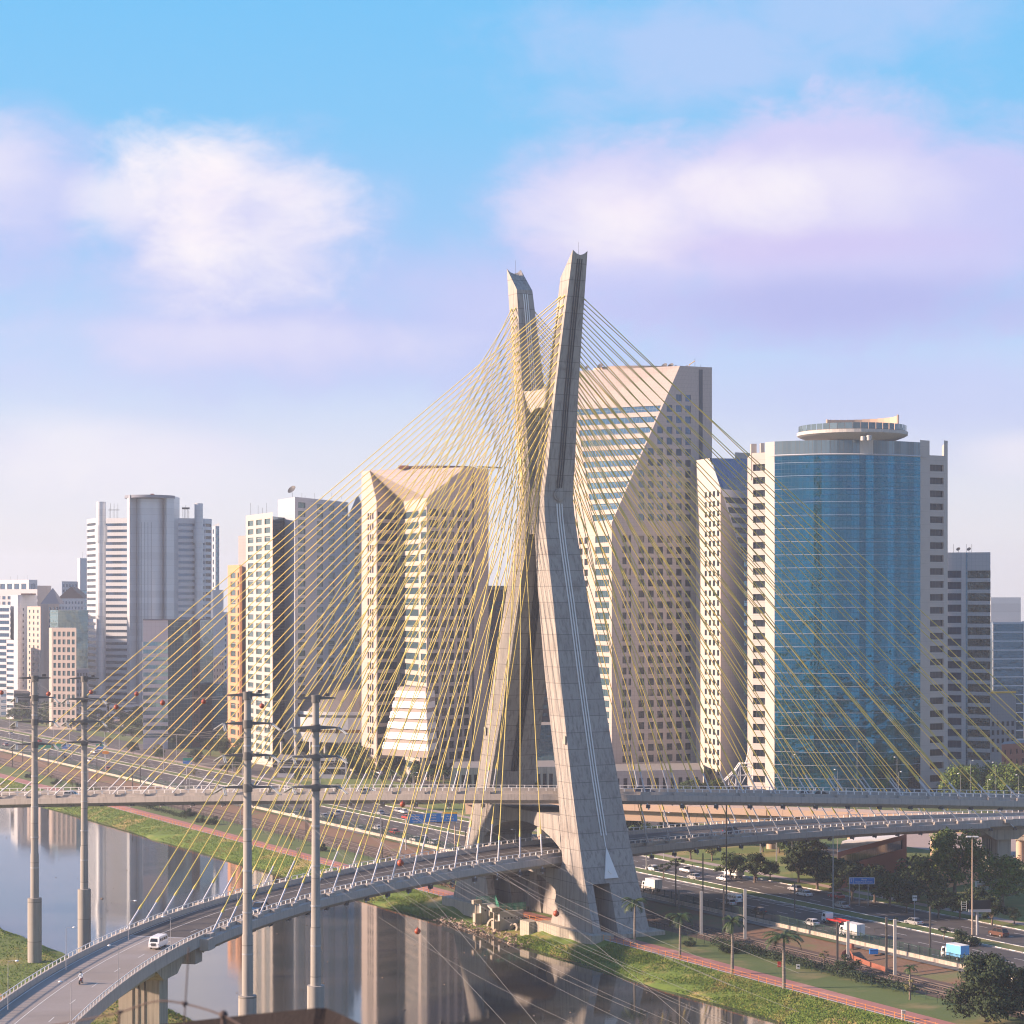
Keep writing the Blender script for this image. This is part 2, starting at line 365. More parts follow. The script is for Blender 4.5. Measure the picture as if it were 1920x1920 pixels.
# land on the far side of the river, one sheet to the horizon
m = MB(); m.quad(B(NEARU, 0, 2.94), B(-3400, 0, 2.94), B(-3400, 3400, 2.94), B(NEARU, 3400, 2.94))
o = tag(m.build('ground', 'city_ground'), kind='structure')
if o.data.polygons[0].normal.z < 0: o.data.flip_normals()
# river banks: uneven grassy slopes
def bank(name, v_top, v_bot, z_top, u0, u1, mat, step=3.0):
    m = MB(); rows = 7; n = int((u1 - u0) / step); grid = []
    rr = random.Random(3)
    ph = [rr.uniform(0, 6.28) for _ in range(8)]
    for i in range(n + 1):
        uu = u0 + (u1 - u0) * i / n; row = []
        wob = math.sin(uu * .045 + ph[0]) * .9 + math.sin(uu * .11 + ph[1]) * .6 + math.sin(uu * .31 + ph[2]) * .35
        for j in range(rows + 1):
            t = j / rows; vv = v_top + (v_bot - v_top) * t + (wob * t if t > 0 else 0)
            zz = z_top * (1 - t) ** .85 - .25 * (t > .99) + (math.sin(uu * .5 + j * 2 + ph[3]) * .12 + math.sin(uu * .21 + j + ph[4]) * .15 + rr.uniform(-.08, .08)) * (0 < j < rows)
            if name == 'bank' and v_top > -10 and j > 0:
                k_ = max(0, min(1, (uu + 27) / 5)) * max(0, min(1, (13 - uu) / 5)); zz = zz * (1 - k_) + min(zz, 1.1 * (1 - t)) * k_
            row.append(B(uu, vv, zz))
        grid.append(row)
    for i in range(n):
        for j in range(rows):
            m.add([grid[i][j], grid[i + 1][j], grid[i + 1][j + 1], grid[i][j + 1]], [(0, 1, 2, 3)])
    if m.v and (m.v[1] - m.v[0]).cross(m.v[3] - m.v[0]).z < 0:
        for f in m.f: f.reverse()
    return tag(m.build(name, mat), kind='structure')
bank('bank', -5.6, -15.3, 2.98, -1500, 260, 'grass_bank')
bank('bank', -112.0, -103.4, 3.6, -1500, 200, 'grass_bank')
strip('near_bank_ground', -420, -112, 3.6, 3.6, 'grass', -1500, 260)
strip('earth_track', -160, -131, 3.65, 3.65, 'earth_orange', -60, 200)
strip('cycle_path', -5.2, .2, 3.0, 3.0, 'bike_red', -1500, 260)
strip('path_edging', -5.6, -5.2, 3.06, 3.06, 'pale_concrete', -1500, 260)
strip('grass', .2, 12.4, 2.98, 2.98, 'verge_grass', -1500, 260)
strip('railway_ballast', 12.4, 23.6, 3.02, 3.02, 'ballast', -1500, 260)
strip('soil', 23.6, 32.2, 2.98, 4.0, 'soil', -1500, 260)
strip('road', 33.0, 54.2, 4.02, 4.02, 'asphalt', -1500, 260)
strip('median_grass', 54.2, 59.0, 4.10, 4.10, 'verge_grass', -1500, 260)
strip('road', 59.0, 73.6, 4.02, 4.02, 'asphalt', -1500, 260)
strip('verge', 73.6, 78.2, 4.08, 4.08, 'grass', -1500, 260)
strip('footpath', 78.2, 81.2, 4.10, 4.10, 'footpath', -1500, 260)
strip('park_grass', 81.2, 118, 4.06, 4.06, 'grass', -360, 260)
strip('service_road', 118, 130, 4.05, 4.05, 'asphalt', -1500, 60)
strip('slip_road', 81.2, 104, 4.04, 4.04, 'asphalt', -1500, -360)
strip('verge', 104, 118, 4.06, 4.06, 'verge_grass', -1500, -360)
strip('raised_ground', 130, 150, 4.05, 4.05, 'verge_grass', -1500, 260)
strip('plaza', 150, 190, 4.03, 4.03, 'footpath', -900, 260)
strip('raised_ground', 32.2, 33.0, 4.0, 4.02, 'pale_concrete', -1500, 260)
m = MB(); m.quad(B(260, 30, 3.98), B(-1500, 30, 3.98), B(-1500, 260, 3.98), B(260, 260, 3.98))
o = tag(m.build('raised_ground', 'city_ground'), kind='structure')
if o.data.polygons[0].normal.z < 0: o.data.flip_normals()
def kerb(v, u0=-1200, u1=260):
    m = MB(); uu = u0; k = 0
    while uu < u1:
        L = 2.0 if uu > -250 else 12.0
        m.obox(B(uu + L / 2, v, 4.10), U * (L / 2 - (.06 if L < 3 else 0)), V * .13, Z * .06, mi=k % 2 if L < 3 else 1); uu += L; k += 1
    tag(m.build('kerb', ['white_paint', 'pale_concrete']), kind='structure')
for v_ in (54.3, 58.9, 73.7, 33.2): kerb(v_)
m = MB()
def dash(u0, u1, v, w_=.10):
    m.quad(B(u0, v - w_, 4.035), B(u0, v + w_, 4.035), B(u1, v + w_, 4.035), B(u1, v - w_, 4.035))
for v_ in (37.6, 41.2, 44.8, 48.4): 
    uu = -900
    while uu < 240: dash(uu, uu + 4, v_); uu += 12
for v_ in (62.6, 66.2, 69.8):
    uu = -900
    while uu < 240: dash(uu, uu + 4, v_); uu += 12
dash(-900, 250, 34.1); dash(-900, 250, 53.7); dash(-900, 250, 59.6); dash(-900, 250, 73.0)
for k in range(16): # hatched gore between the carriageways
    uu = -28 + k * 4.2; a = B(uu, 51.8 - .0 * k, 4.036); b = B(uu + 2.2, 53.5, 4.036)
    m.quad(a, a + U * .5, b + U * .5, b)
dash(-32, 44, 51.5, .1)
for f, vv in zip(m.f, range(len(m.f))):
    a, b, c = (m.v[i] for i in f[:3])
    if (b - a).cross(c - b).z < 0: f.reverse()
tag(m.build('lane_markings', 'road_paint'), kind='structure')
m = MB()
for v_ in (15.0, 16.45, 19.4, 20.85):
    uu = -1200
    while uu < 250: m.bar(B(uu, v_, 3.22), B(min(250, uu + 50), v_, 3.22), .12, .16); uu += 50
tag(m.build('railway_track', 'rail_steel'), 'pair of rusty railway tracks running between the cycle path and the road', 'railway track')
m = MB(); uu = -220
while uu < 220:
    for v_ in (15.7, 20.1): m.obox(B(uu, v_, 3.08), U * .13, V * 1.25, Z * .06)
    uu += .8
tag(m.build('railway_sleepers', 'bark'), kind='structure')
# retaining wall with green fence along the road
t = empty('retaining_wall', B(0, 32.6, 2.9), 'low streaked white retaining wall topped by a dark green fence beside the road', 'wall')
m = MB(); uu = -900
while uu < 250: m.obox(B(uu + 1.48, 32.6, 3.75), U * 1.48, V * .15, Z * .95); uu += 3
m.build('wall_panel', 'wall_white', t)
m = MB(); uu = -900
while uu < 250:
    m.obox(B(uu, 32.75, 5.5), U * .05, V * .05, Z * .95)
    st = .35 if uu > -260 else 1.5
    k = 0
    while k * st < 3: m.obox(B(uu + k * st, 32.75, 5.5), U * (.045 if st < 1 else .3), V * .02, Z * .85); k += 1
    for zz in (4.85, 6.25): m.obox(B(uu + 1.5, 32.75, zz), U * 1.5, V * .03, Z * .04)
    uu += 3
m.build('fence', 'fence_green', t)
# dark post fence between cycle path and railway
t = empty('post_fence', B(0, 9.5, 3), 'thin dark green post and wire fence between the cycle path and the railway', 'fence')
m = MB(); uu = -420
while uu < 240:
    m.tube([B(uu, 9.6, 2.95), B(uu, 9.6, 5.0)], .05, 5); uu += 3.0
m.build('fence_post', 'fence_green', t)['kind'] = 'stuff'
m = MB()
for zz in (3.5, 4.2, 4.9): m.bar(B(-420, 9.6, zz), B(240, 9.6, zz), .025, .025)
m.build('fence_wire', 'fence_green', t)
# orange posts with rope along the cycle path edge
t = empty('rope_barrier', B(0, -5.6, 3), 'line of thin orange posts with rope edging the red cycle path', 'barrier')
m = MB(); uu = -330
while uu < 200: m.tube([B(uu, -5.75, 2.9), B(uu, -5.75, 4.15)], .045, 5); uu += 2.6
m.build('post', 'orange_post', t)['kind'] = 'stuff'
m = MB(); m.bar(B(-330, -5.75, 4.0), B(200, -5.75, 4.0), .03, .03); m.bar(B(-330, -5.75, 3.5), B(200, -5.75, 3.5), .03, .03)
m.build('rope', 'orange_post', t)
# low hills far behind the city
m = MB(); rr = random.Random(5); pts = []
for i in range(61):
    a = -.75 + i * .025; r0 = 2700
    pts.append((a, 22 + 14 * math.sin(i * .5) + 8 * math.sin(i * 1.3 + 1)))
for (a, h), (a2, h2) in zip(pts, pts[1:]):
    for (r1, k1), (r2, k2) in (((2300, 0), (2550, .8)), ((2550, .8), (2800, 1)), ((2800, 1), (3150, 0))):
        m.add([(math.sin(a) * r1, math.cos(a) * r1, h * k1 + 2.95), (math.sin(a) * r2, math.cos(a) * r2, h * k2 + 2.95), (math.sin(a2) * r2, math.cos(a2) * r2, h2 * k2 + 2.95), (math.sin(a2) * r1, math.cos(a2) * r1, h2 * k1 + 2.95)], [(3, 2, 1, 0)])
tag(m.build('hills', 'hill_green'), kind='structure')

# ---------------------------------------------------------------- the cable-stayed bridge
def hw(z): return 6.75 - .0345 * (z - 4)        # pylon half width across
BR = empty('cable_stayed_bridge', B(0, 0, 3), 'X shaped concrete cable-stayed bridge with two curved decks and yellow cables over the river', 'bridge')
OUT = [(4, 31.7), (17, 26.5), (26, 23.5), (36, 20.4), (55, 15.2), (72, 10.9), (83, 7.8), (90, 6.1), (95, 5.5), (97, 5.7), (103, 6.9), (117, 9.0), (130, 11.4), (147, 14.8)]
INN = [(4, 13.9), (10, 15.8), (17.5, 17.9), (27, 16.4), (35, 14.5), (57, 8.0), (72, 4.6), (80, 2.9), (87.7, 1.7), (97, .85), (110, 3.2), (119, 5.6), (129, 7.4), (140, 9.4), (142, 9.8)]
def lerp(tab, z):
    for (a, x), (b, y) in zip(tab, tab[1:]):
        if z <= b: return x + (y - x) * (z - a) / (b - a)
    return tab[-1][1]
def slab(m, sg, zs, inn, out, vl=lambda z: -hw(z), vh=lambda z: hw(z), dip=0.0, cap=None):
    """leg lofted through heights zs; inn/out give u at z; sg = +1 near leg, -1 far leg"""
    ts = [0, .25, .5, .75, 1]; rings = []
    for z in zs:
        a, b = vl(z), vh(z); ui, uo = inn(z) * sg, out(z) * sg
        rings.append(([B(uo, a + (b - a) * t, z) for t in ts], [B(ui, a + (b - a) * t, z) for t in ts]))
    def q(p, flip):
        m.add(p, [(0, 1, 2, 3)] if not flip else [(3, 2, 1, 0)])
    fl = sg < 0
    for (o0, i0), (o1, i1) in zip(rings, rings[1:]):
        for k in range(4):
            q([o0[k], o0[k + 1], o1[k + 1], o1[k]], fl); q([i0[k + 1], i0[k], i1[k], i1[k + 1]], fl)
        q([i0[0], o0[0], o1[0], i1[0]], fl); q([o0[4], i0[4], i1[4], o1[4]], fl)
    o0, i0 = rings[0]; m.add([o0[0], i0[0], i0[4], o0[4]], [(0, 1, 2, 3)])
    o1, i1 = rings[-1]
    if cap is None: m.add([o1[0], o1[4], i1[4], i1[0]], [(0, 1, 2, 3)])
    else:   # sloping hollowed top
        uo, z = cap; a, b = vl(z), vh(z); w_ = (b - a)
        top = [B(uo * sg, a + w_ * t, z - dip * math.sin(math.pi * t)) for t in ts]
        zz = zs[-1]
        for k in range(4):
            q([o1[k], o1[k + 1], top[k + 1], top[k]], fl)
            q([i1[k + 1], i1[k], top[k], top[k + 1]], fl)
        m.add([i1[0], o1[0], top[0]], [(0, 1, 2) if not fl else (2, 1, 0)]); m.add([o1[4], i1[4], top[4]], [(0, 1, 2) if not fl else (2, 1, 0)])
fi = lambda z: lerp(INN, z); fo = lambda z: lerp(OUT, z)
leg_objs = {}
for sg, lab in ((1, 'near pylon leg with white pipes down its dark outer face'), (-1, 'far pylon leg')):
    m = MB(); slab(m, sg, [13.6, 17.5, 22, 27, 31, 35, 41, 48, 55, 60, 66, 72, 76, 80, 84, 87.7, 91, 95], fi, fo)
    slab(m, sg, [3.8, 7, 10, 13.6], fi, fo, vh=lambda z: -hw(z) + 1.8)
    slab(m, sg, [3.8, 7, 10, 13.6], fi, fo, vl=lambda z: -.9 + (z - 3.8) * .03)
    o = m.build('pylon_leg', 'pylon_concrete', BR); o['label'] = lab; leg_objs[sg] = o
    m = MB(); slab(m, sg, [95, 97, 103, 110, 119, 129, 135, 140, 142], fi, fo, cap=(14.8, 147.3), dip=1.0)
    o = m.build('pylon_arm', 'pylon_concrete', BR)
    m = MB(); m.tube([B(sg * 14.0, 0, 145.5), B(sg * 14.0, 0, 149.2)], .03, 5); m.build('lightning_rod', 'dark_metal', o)
    # anchorage sleeves sit with the cables below; maintenance hatch
    m = MB(); m.obox(B(sg * 17.9, -hw(34) - .02, 43), U * .45, V * .05, Z * .9); m.build('hatch', 'plinth_concrete', leg_objs[sg])
# pipes and grooves on the faces turned to the camera: outer face of the near leg, inner face of the far leg
def facepipes(par, f, sg, z0, z1, mat, r, off, n=16, du=.14):
    for k in (-1, 0, 1):
        m = MB(); pts = []
        for i in range(n + 1):
            z = z0 + (z1 - z0) * i / n; pts.append(B(sg * f(z) + du, k * off, z))
        m.tube(pts, r, 6); m.build('pipe', mat, par)
facepipes(leg_objs[1], fo, 1, 23.2, 93.5, 'white_paint', .16, .62, 26)
arms = [o for o in COL.objects if o.name.startswith('pylon_arm')]
facepipes(arms[0], fo, 1, 97, 145.5, 'dark_metal', .13, .55)
facepipes(arms[1], fi, -1, 112, 141, 'white_paint', .15, .5)
facepipes(leg_objs[-1], fi, -1, 34, 84, 'dark_metal', .25, .65)
m = MB(); c = B(fo(96) + .1, 0, 95.4); m.tube([c, c + U * .35], 1.35, 20); m.tube([c + U * .35, c + U * .5], .95, 20); m.build('roundel', 'pylon_concrete', leg_objs[1])
m = MB()
fp = lambda v, z: B(fo(z) + .12, v, z)
m.add([fp(0, 20.8), fp(-1.7, 14.6), fp(1.6, 14.6), B(fo(20.8) + .4, 0, 20.8), B(fo(14.6) + .4, -1.7, 14.6), B(fo(14.6) + .4, 1.6, 14.6)], [(3, 4, 5), (0, 1, 4, 3), (1, 2, 5, 4), (2, 0, 3, 5)])
c = B(fo(16.1) + .38, 0, 16.1); m.tube([c, c + U * .25 + Z * .08], .62, 20); m.tube([fp(0, 20.8), fp(0, 23.4)], .12, 8)
o = m.build('plaque', 'white_paint', leg_objs[1])
# cross beams
def crossbeam(name, zt0, zt1, arch, vin=.35, zl=None):
    """beam between the legs: top edge from zt0 (far) to zt1 (near), arch = [(u, z)] soffit from far to near"""
    m = MB(); uu = [a for a, b in arch]; n = len(arch)
    tops = [(a, zt0 + (zt1 - zt0) * (a - uu[0]) / (uu[-1] - uu[0])) for a in uu]
    for sgn in (-1, 1):
        for k in range(n - 1):
            p = [B(uu[k], sgn * (hw(arch[k][1]) - vin), arch[k][1]), B(uu[k + 1], sgn * (hw(arch[k + 1][1]) - vin), arch[k + 1][1]), B(uu[k + 1], sgn * (hw(tops[k + 1][1]) - vin), tops[k + 1][1]), B(uu[k], sgn * (hw(tops[k][1]) - vin), tops[k][1])]
            m.add(p, [(0, 1, 2, 3) if sgn > 0 else (3, 2, 1, 0)])
    for k in range(n - 1):
        for tab, fl in ((arch, 0), (tops, 1)):
            p = [B(tab[k][0], -(hw(tab[k][1]) - vin), tab[k][1]), B(tab[k][0], hw(tab[k][1]) - vin, tab[k][1]), B(tab[k + 1][0], hw(tab[k + 1][1]) - vin, tab[k + 1][1]), B(tab[k + 1][0], -(hw(tab[k + 1][1]) - vin), tab[k + 1][1])]
            m.add(p, [(0, 1, 2, 3) if fl == 0 else (3, 2, 1, 0)])
    return m.build(name, 'pylon_concrete', BR)
def archpts(ua, ub, za, zc, n=12, p=2.2):
    return [(ua + (ub - ua) * i / n, zc - (zc - za) * abs(2 * i / n - 1) ** p) for i in range(n + 1)]
crossbeam('crossbeam', 26.8, 26.8, archpts(-18.6, 18.6, 18.8, 24.3), .12)
crossbeam('crossbeam', 15.6, 15.6, archpts(-18.2, 18.2, 9.4, 14.0, p=2.6), .12)
m = MB()   # infill at the waist and hood high in the V
for (z0, z1, a0, a1) in ((87.0, 97.0, 2.4, 1.6),):
    pts = [B(-a0, -hw(z0) + .25, z0), B(a0, -hw(z0) + .25, z0), B(a1, -hw(z1) + .25, z1), B(-a1, -hw(z1) + .25, z1)]
    q = [B(-a0, hw(z0) - .25, z0), B(a0, hw(z0) - .25, z0), B(a1, hw(z1) - .25, z1), B(-a1, hw(z1) - .25, z1)]
    m.add(pts + q, [(0, 1, 2, 3), (7, 6, 5, 4), (0, 4, 5, 1), (3, 2, 6, 7), (1, 5, 6, 2), (0, 3, 7, 4)])
m.build('crossbeam', 'pylon_concrete', BR)
m = MB(); n = 10
for i in range(n):
    a0, a1 = -6.4 + 12.8 * i / n, -6.4 + 12.8 * (i + 1) / n
    zb = lambda a: 112.5 + 2.3 * (1 - (a / 6.4) ** 2)
    zt = lambda a: 119.0 - .5 * (1 - (a / 6.4) ** 2)
    vo = hw(116) - .2
    p = [B(a0, -vo + .9, zb(a0)), B(a1, -vo + .9, zb(a1)), B(a1, -vo, zt(a1)), B(a0, -vo, zt(a0)), B(a0, vo - .9, zb(a0)), B(a1, vo - .9, zb(a1)), B(a1, vo, zt(a1)), B(a0, vo, zt(a0))]
    m.add(p, [(0, 1, 2, 3), (7, 6, 5, 4), (0, 4, 5, 1), (3, 2, 6, 7)])
m.build('crossbeam', 'pale_concrete', BR)
# tapering inner piers seen through the lower arch
for u_, v_ in ((-9.0, 3.2), (-2.0, 3.6), (6.0, 3.4)):
    m = MB(); q = [B(u_ + a, v_ + b, z) for z, k in ((3.0, 1.0), (13.2, .32)) for a, b in ((-3.6 * k, -1.4), (3.6 * k, -1.4), (3.6 * k, 1.4), (-3.6 * k, 1.4))]
    m.add(q, [(0, 3, 2, 1), (4, 5, 6, 7), (0, 1, 5, 4), (1, 2, 6, 5), (2, 3, 7, 6), (3, 0, 4, 7)]); m.build('inner_pier', 'pylon_concrete', BR)
# plinths under the legs
for sg in (1, -1):
    m = MB(); a, b = 10.5 * sg, 34.0 * sg
    m.obox(B((a + b) / 2, -5.9, 2.5), U * abs(b - a) / 2, V * 2.6, Z * 1.5); m.obox(B((a + b) / 2, 4.0, 2.6), U * abs(b - a) / 2, V * 5.2, Z * 1.2)
    if sg > 0: m.obox(B(8.6, -9.2, 1.9), U * 2.0, V * 1.0, Z * 2.0)
    m.build('plinth', 'plinth_concrete', BR)

# decks
def fitcurve(cs, deg):
    """least squares polynomial of x(s), y(s) in chord length"""
    s = [0.0]
    for a, b in zip(cs, cs[1:]): s.append(s[-1] + (Vector(b[:2]) - Vector(a[:2])).length)
    L = s[-1]; n = deg + 1; T = [x / L * 2 - 1 for x in s]; out = []
    for ax in (0, 1, 2):
        A = [[sum(t ** (i + j) for t in T) for j in range(n)] for i in range(n)]; y = [sum(c[ax] * t ** i for c, t in zip(cs, T)) for i in range(n)]
        for i in range(n):
            p = max(range(i, n), key=lambda r: abs(A[r][i])); A[i], A[p] = A[p], A[i]; y[i], y[p] = y[p], y[i]
            for r in range(i + 1, n):
                f = A[r][i] / A[i][i]; y[r] -= f * y[i]
                for c in range(i, n): A[r][c] -= f * A[i][c]
        x = [0] * n
        for i in reversed(range(n)): x[i] = (y[i] - sum(A[i][c] * x[c] for c in range(i + 1, n))) / A[i][i]
        out.append(x)
    return lambda q: Vector([sum(k * (q / L * 2 - 1) ** i for i, k in enumerate(x)) for x in out]), L
LOWC = [(-63, 235, 15.6), (-64, 262, 15.9), (-64, 282.7, 16.2), (-63.4, 301.1, 16.4), (-61.5, 322.3, 16.7), (-58.5, 344.5, 17), (-55.3, 356.2, 17.2), (-51.8, 367.7, 17.3), (-47.5, 380.7, 17.5), (-40.6, 397.5, 17.8), (-34.6, 408.8, 17.95), (-28.3, 418.5, 18.1), (-20.8, 428.8, 18.2), (-13.4, 437.6, 18.3), (-4.7, 448.2, 18.4), (5.2, 459, 18.45), (21.2, 474, 18.5), (32.3, 484, 18.5), (44.4, 495.0, 18.4), (58.6, 505.5, 18.2), (72.8, 513.8, 18.0), (90.7, 523.4, 17.8), (111.3, 533.0, 17.5), (124.2, 539.5, 17.3), (160, 556, 16.6)]
UPC = [(-175, 497.5, 25.6), (-145, 492.5, 26.6), (-114.6, 488, 27.5), (-83.9, 483.6, 28.4), (-65.1, 480.0, 28.9), (-45, 476, 29.4), (-28, 472, 29.9), (-14, 468.5, 30.2), (6, 465.5, 30.3), (22.5, 466.2, 30.2), (38.5, 468.3, 29.9), (55.4, 471.4, 29.5), (68.4, 473.8, 29.0), (94.4, 479.5, 28.1), (112.9, 482.8, 27.5), (160, 492, 25.5)]
lowf, LL = fitcurve(LOWC, 7); upf, UL = fitcurve(UPC, 5)
def frame(f, q, bank_):
    c = f(q); d = f(q + .5) - f(q - .5); d.z = 0; d.normalize(); nrm = Vector((-d.y, d.x, 0))    # nrm points to the far (left-hand) side
    return c, d, nrm + Z * bank_
def s_at(f, L, v0):
    best = min(range(int(L * 2)), key=lambda i: abs((f(i / 2) - P0).dot(V) - v0)); return best / 2
def blow(q, s0): return .075 * max(0, 1 - abs(q - s0) / 150)
sL0 = s_at(lowf, LL, 0.0); sU0 = s_at(upf, UL, 0.0)
lowbank = lambda q: blow(q, sL0 + 5); upbank = lambda q: -blow(q, sU0) * .6
def pos(f, bk, q, off, dz=0.0):
    c, d, n = frame(f, q, bk(q)); return c + n * off + Z * dz
def sweep(f, bk, L, prof, q0=0, q1=None, step=2.0, closed=True):
    m = MB(); q1 = L if q1 is None else q1; n = max(1, int((q1 - q0) / step)); rings = []; sidx = []
    for i in range(n + 1):
        q = q0 + (q1 - q0) * i / n; c, d, nr = frame(f, q, bk(q)); rings.append([c + nr * a + Z * b for a, b in prof]); sidx.append(q)
    k = len(prof)
    for i in range(n):
        for j in range(k if closed else k - 1):
            j2 = (j + 1) % k
            m.add([rings[i][j], rings[i + 1][j], rings[i + 1][j2], rings[i][j2]], [(0, 1, 2, 3)])
    if closed: m.add(rings[0], [tuple(range(k))]); m.add(rings[-1], [tuple(reversed(range(k)))])
    return m
def uvsweep(m, step=2.0): return m
# profile order chosen so that faces point outwards
SEC = [(-8.3, .22), (-8.45, -1.05), (-7.5, -1.85), (-6.7, -.75), (6.7, -.75), (7.5, -1.85), (8.45, -1.05), (8.3, .22), (6.75, .22), (6.6, -.02), (-6.6, -.02), (-6.75, .22)]
SECA = [(-7.0, .2), (-7.1, -.9), (-5.2, -1.2), (-3.8, -3.4), (3.8, -3.4), (5.2, -1.2), (7.1, -.9), (7.0, .2), (6.6, -.02), (-6.6, -.02)]
EXPJ = 4.0
def deck(name, f, bk, L, lab, qa, qb):
    """cable span qa..qb with edge beams; plain box girder beyond"""
    o = sweep(f, bk, L, SEC, qa, qb).build(name, 'deck_concrete', BR); o['label'] = lab
    m = sweep(f, bk, L, [(-6.6, .0), (6.6, .0)], qa, qb, closed=False); 
    for fc in m.f: fc.reverse()
    for q in m.v: q.z += .02
    r = m.build('road_surface', 'asphalt', o)
    if r.data.polygons[0].normal.z < 0: r.data.flip_normals()
    for (a, b) in ((0, qa), (qb, L)):
        if b - a > 2:
            sweep(f, bk, L, SECA, a, b).build('girder', 'deck_concrete', o)
            m = sweep(f, bk, L, [(-6.6, .0), (6.6, .0)], a, b, closed=False)
            for q in m.v: q.z += .02
            r = m.build('road_surface', 'approach_concrete', o)
            if r.data.polygons[0].normal.z < 0: r.data.flip_normals()
    m = MB(); n = int(L / 2)
    for off, w_, ds in ((-6.1, .09, 0), (6.1, .09, 0), (1.9, .07, 1), (-2.3, .07, 1)):
        q = 1.0
        while q < L - 3:
            st = 3.0; ln = 3.0
            if not ds or int(q / 3) % 4 == 0 or (off == 1.9 and True and q < sL0 * 5):
                a, b = pos(f, bk, q, off - w_, .035), pos(f, bk, q, off + w_, .035); c, d = pos(f, bk, q + ln, off + w_, .035), pos(f, bk, q + ln, off - w_, .035)
                m.add([a, b, c, d], [(3, 2, 1, 0)])
            q += st
    r = tag(m.build('lane_markings', 'road_paint', o), kind='stuff')
    if r.data.polygons[0].normal.z < 0: r.data.flip_normals()
    for sd_ in (-1, 1):
        x0, x1 = 6.62 * sd_, 6.95 * sd_
        pr = [(x0 - .12 * sd_, .0), (x0, .85), (x1, .85), (x1 + .05 * sd_, .0)]
        if sd_ > 0: pr.reverse()
        bo = sweep(f, bk, L, pr, 0, L).build('barrier', 'deck_concrete', o)
        if True:
            m = MB(); q = .5
            while q < L - .5:
                c, d, nr = frame(f, q, bk(q)); p = c + nr * (6.79 * sd_)
                m.obox(p + Z * 1.15, d * .10, nr * .07, Z * .34); q += 1.85
            pts = [pos(f, bk, i * 2.0, 6.79 * sd_, 1.5) for i in range(int(L / 2) + 1)]
            m.tube(pts, .065, 6)
            m.build('railing', 'white_paint', bo)
    return o
qLa = sL0 - 134; qLb = sL0 + 127
LOW = deck('lower_deck', lowf, lowbank, LL, 'lower curved deck sweeping towards the camera at the left', qLa, min(LL, qLb))
UPD = deck('upper_deck', upf, upbank, UL, 'upper deck running level across the photo', 0, UL)
# end blocks of the cable span, expansion joint
for q in (qLa - 1.2,):
    c, d, nr = frame(lowf, q, lowbank(q)); m = MB()
    for sd_ in (-1, 1): m.obox(c + nr * 7.7 * sd_ - Z * .6, d * 1.6, nr * .75, Z * .95)
    m.obox(c - Z * 2.2, d * 1.6, nr * 6.2, Z * 1.6); m.build('end_block', 'deck_concrete', LOW)
    m = MB(); m.obox(c + d * .6 + Z * .03, d * .22, nr * 6.5, Z * .02); m.build('expansion_joint', 'steel_grey', LOW)
# cables
def facept(sg, z, lr, k):
    """anchor point on the slanted pylon faces: lr=-1 river side, +1 land side"""
    um = (fi(z) + fo(z)) / 2 * sg + (.95 if k else -.95) * 1.0
    return B(um, lr * (hw(z) - .05), z)
cables = []
rr = random.Random(11)
for (dk, f, bk, L, s0, armL, armR) in ((LOW, lowf, lowbank, LL, sL0, -1, 1), (UPD, upf, upbank, UL, sU0, 1, -1)):
    pass
def span_cables(f, bk, L, s0, arm, side, par, cnt=18):
    out = []
    for i in range(cnt):
        q = s0 + side * (13.5 + 7.05 * i)
        t = i / (cnt - 1); z = 101.5 + (137.9 - 101.5) * (t ** .92)
        for e in (-1, 1):
            if not (0 < q < L): qq = q
            a = facept(arm, z, side, e > 0)
            qq = q
            b = pos(f, bk, qq, 7.55 * e, .25) if 0 <= qq <= L else None
            if b is None:
                c0 = frame(f, L if qq > L else 0, 0); b = c0[0] + c0[2] * 7.55 * e + c0[1] * (qq - (L if qq > L else 0))
            out.append((a, b, frame(f, min(max(qq, 1), L - 1), 0)[1], t))
    return out
allc = span_cables(lowf, lowbank, LL, sL0, -1, -1, LOW) + span_cables(upf, upbank, UL, sU0, 1, -1, UPD)
allc += span_cables(upf, upbank, UL, sU0, 1, 1, UPD) + span_cables(lowf, lowbank, LL, sL0, -1, 1, LOW)
def cable_parts(my, mt, a, b, dd):
    d = (a - b).normalized(); L = (a - b).length; lt = 5.6
    my.tube([b + d * (lt - .2), (a + b) / 2, a - d * 1.2], .098, 6, caps=False)
    my.tube([b + d * (lt - .5), b + d * (lt + .1), b + d * (lt + 1.3)], [.22, .21, .09], 8)
    mt.tube([b - d * 3.3, b - d * 1.6, b + d * .1, b + d * (lt - .4)], .16, 8)
    my.tube([a - d * 1.3, a + d * .2], .15, 6)
    # anchor block on the ledge, anchor head under the deck
    dd = Vector((dd.x, dd.y, 0)).normalized(); nn = Vector((-dd.y, dd.x, 0))
    mt.obox(b + Z * .18, dd * 1.15, nn * .42, Z * .42, mi=1)
    mt.obox(b - d * 2.6, dd * .45, nn * .3, Z * .35, mi=2)
vis = []
for c in allc: vis.append(c)
lab_ord = sorted(range(len(vis)), key=lambda i: -vis[i][3])
first = set(lab_ord[:100]); my, mt = MB(), MB()
for i, (a, b, dd, t) in enumerate(vis):
    if i in first:
        y, g = MB(), MB(); cable_parts(y, g, a, b, dd); o = y.build('stay_cable', 'cable_yellow', BR); g.build('anchor_tube', ['tube_grey', 'deck_concrete', 'dark_metal'], o)
    else: cable_parts(my, mt, a, b, dd)
o = tag(my.build('short_stay_cables', 'cable_yellow', BR), kind='stuff'); g = tag(mt.build('anchor_tubes', ['tube_grey', 'deck_concrete', 'dark_metal'], o), kind='stuff')
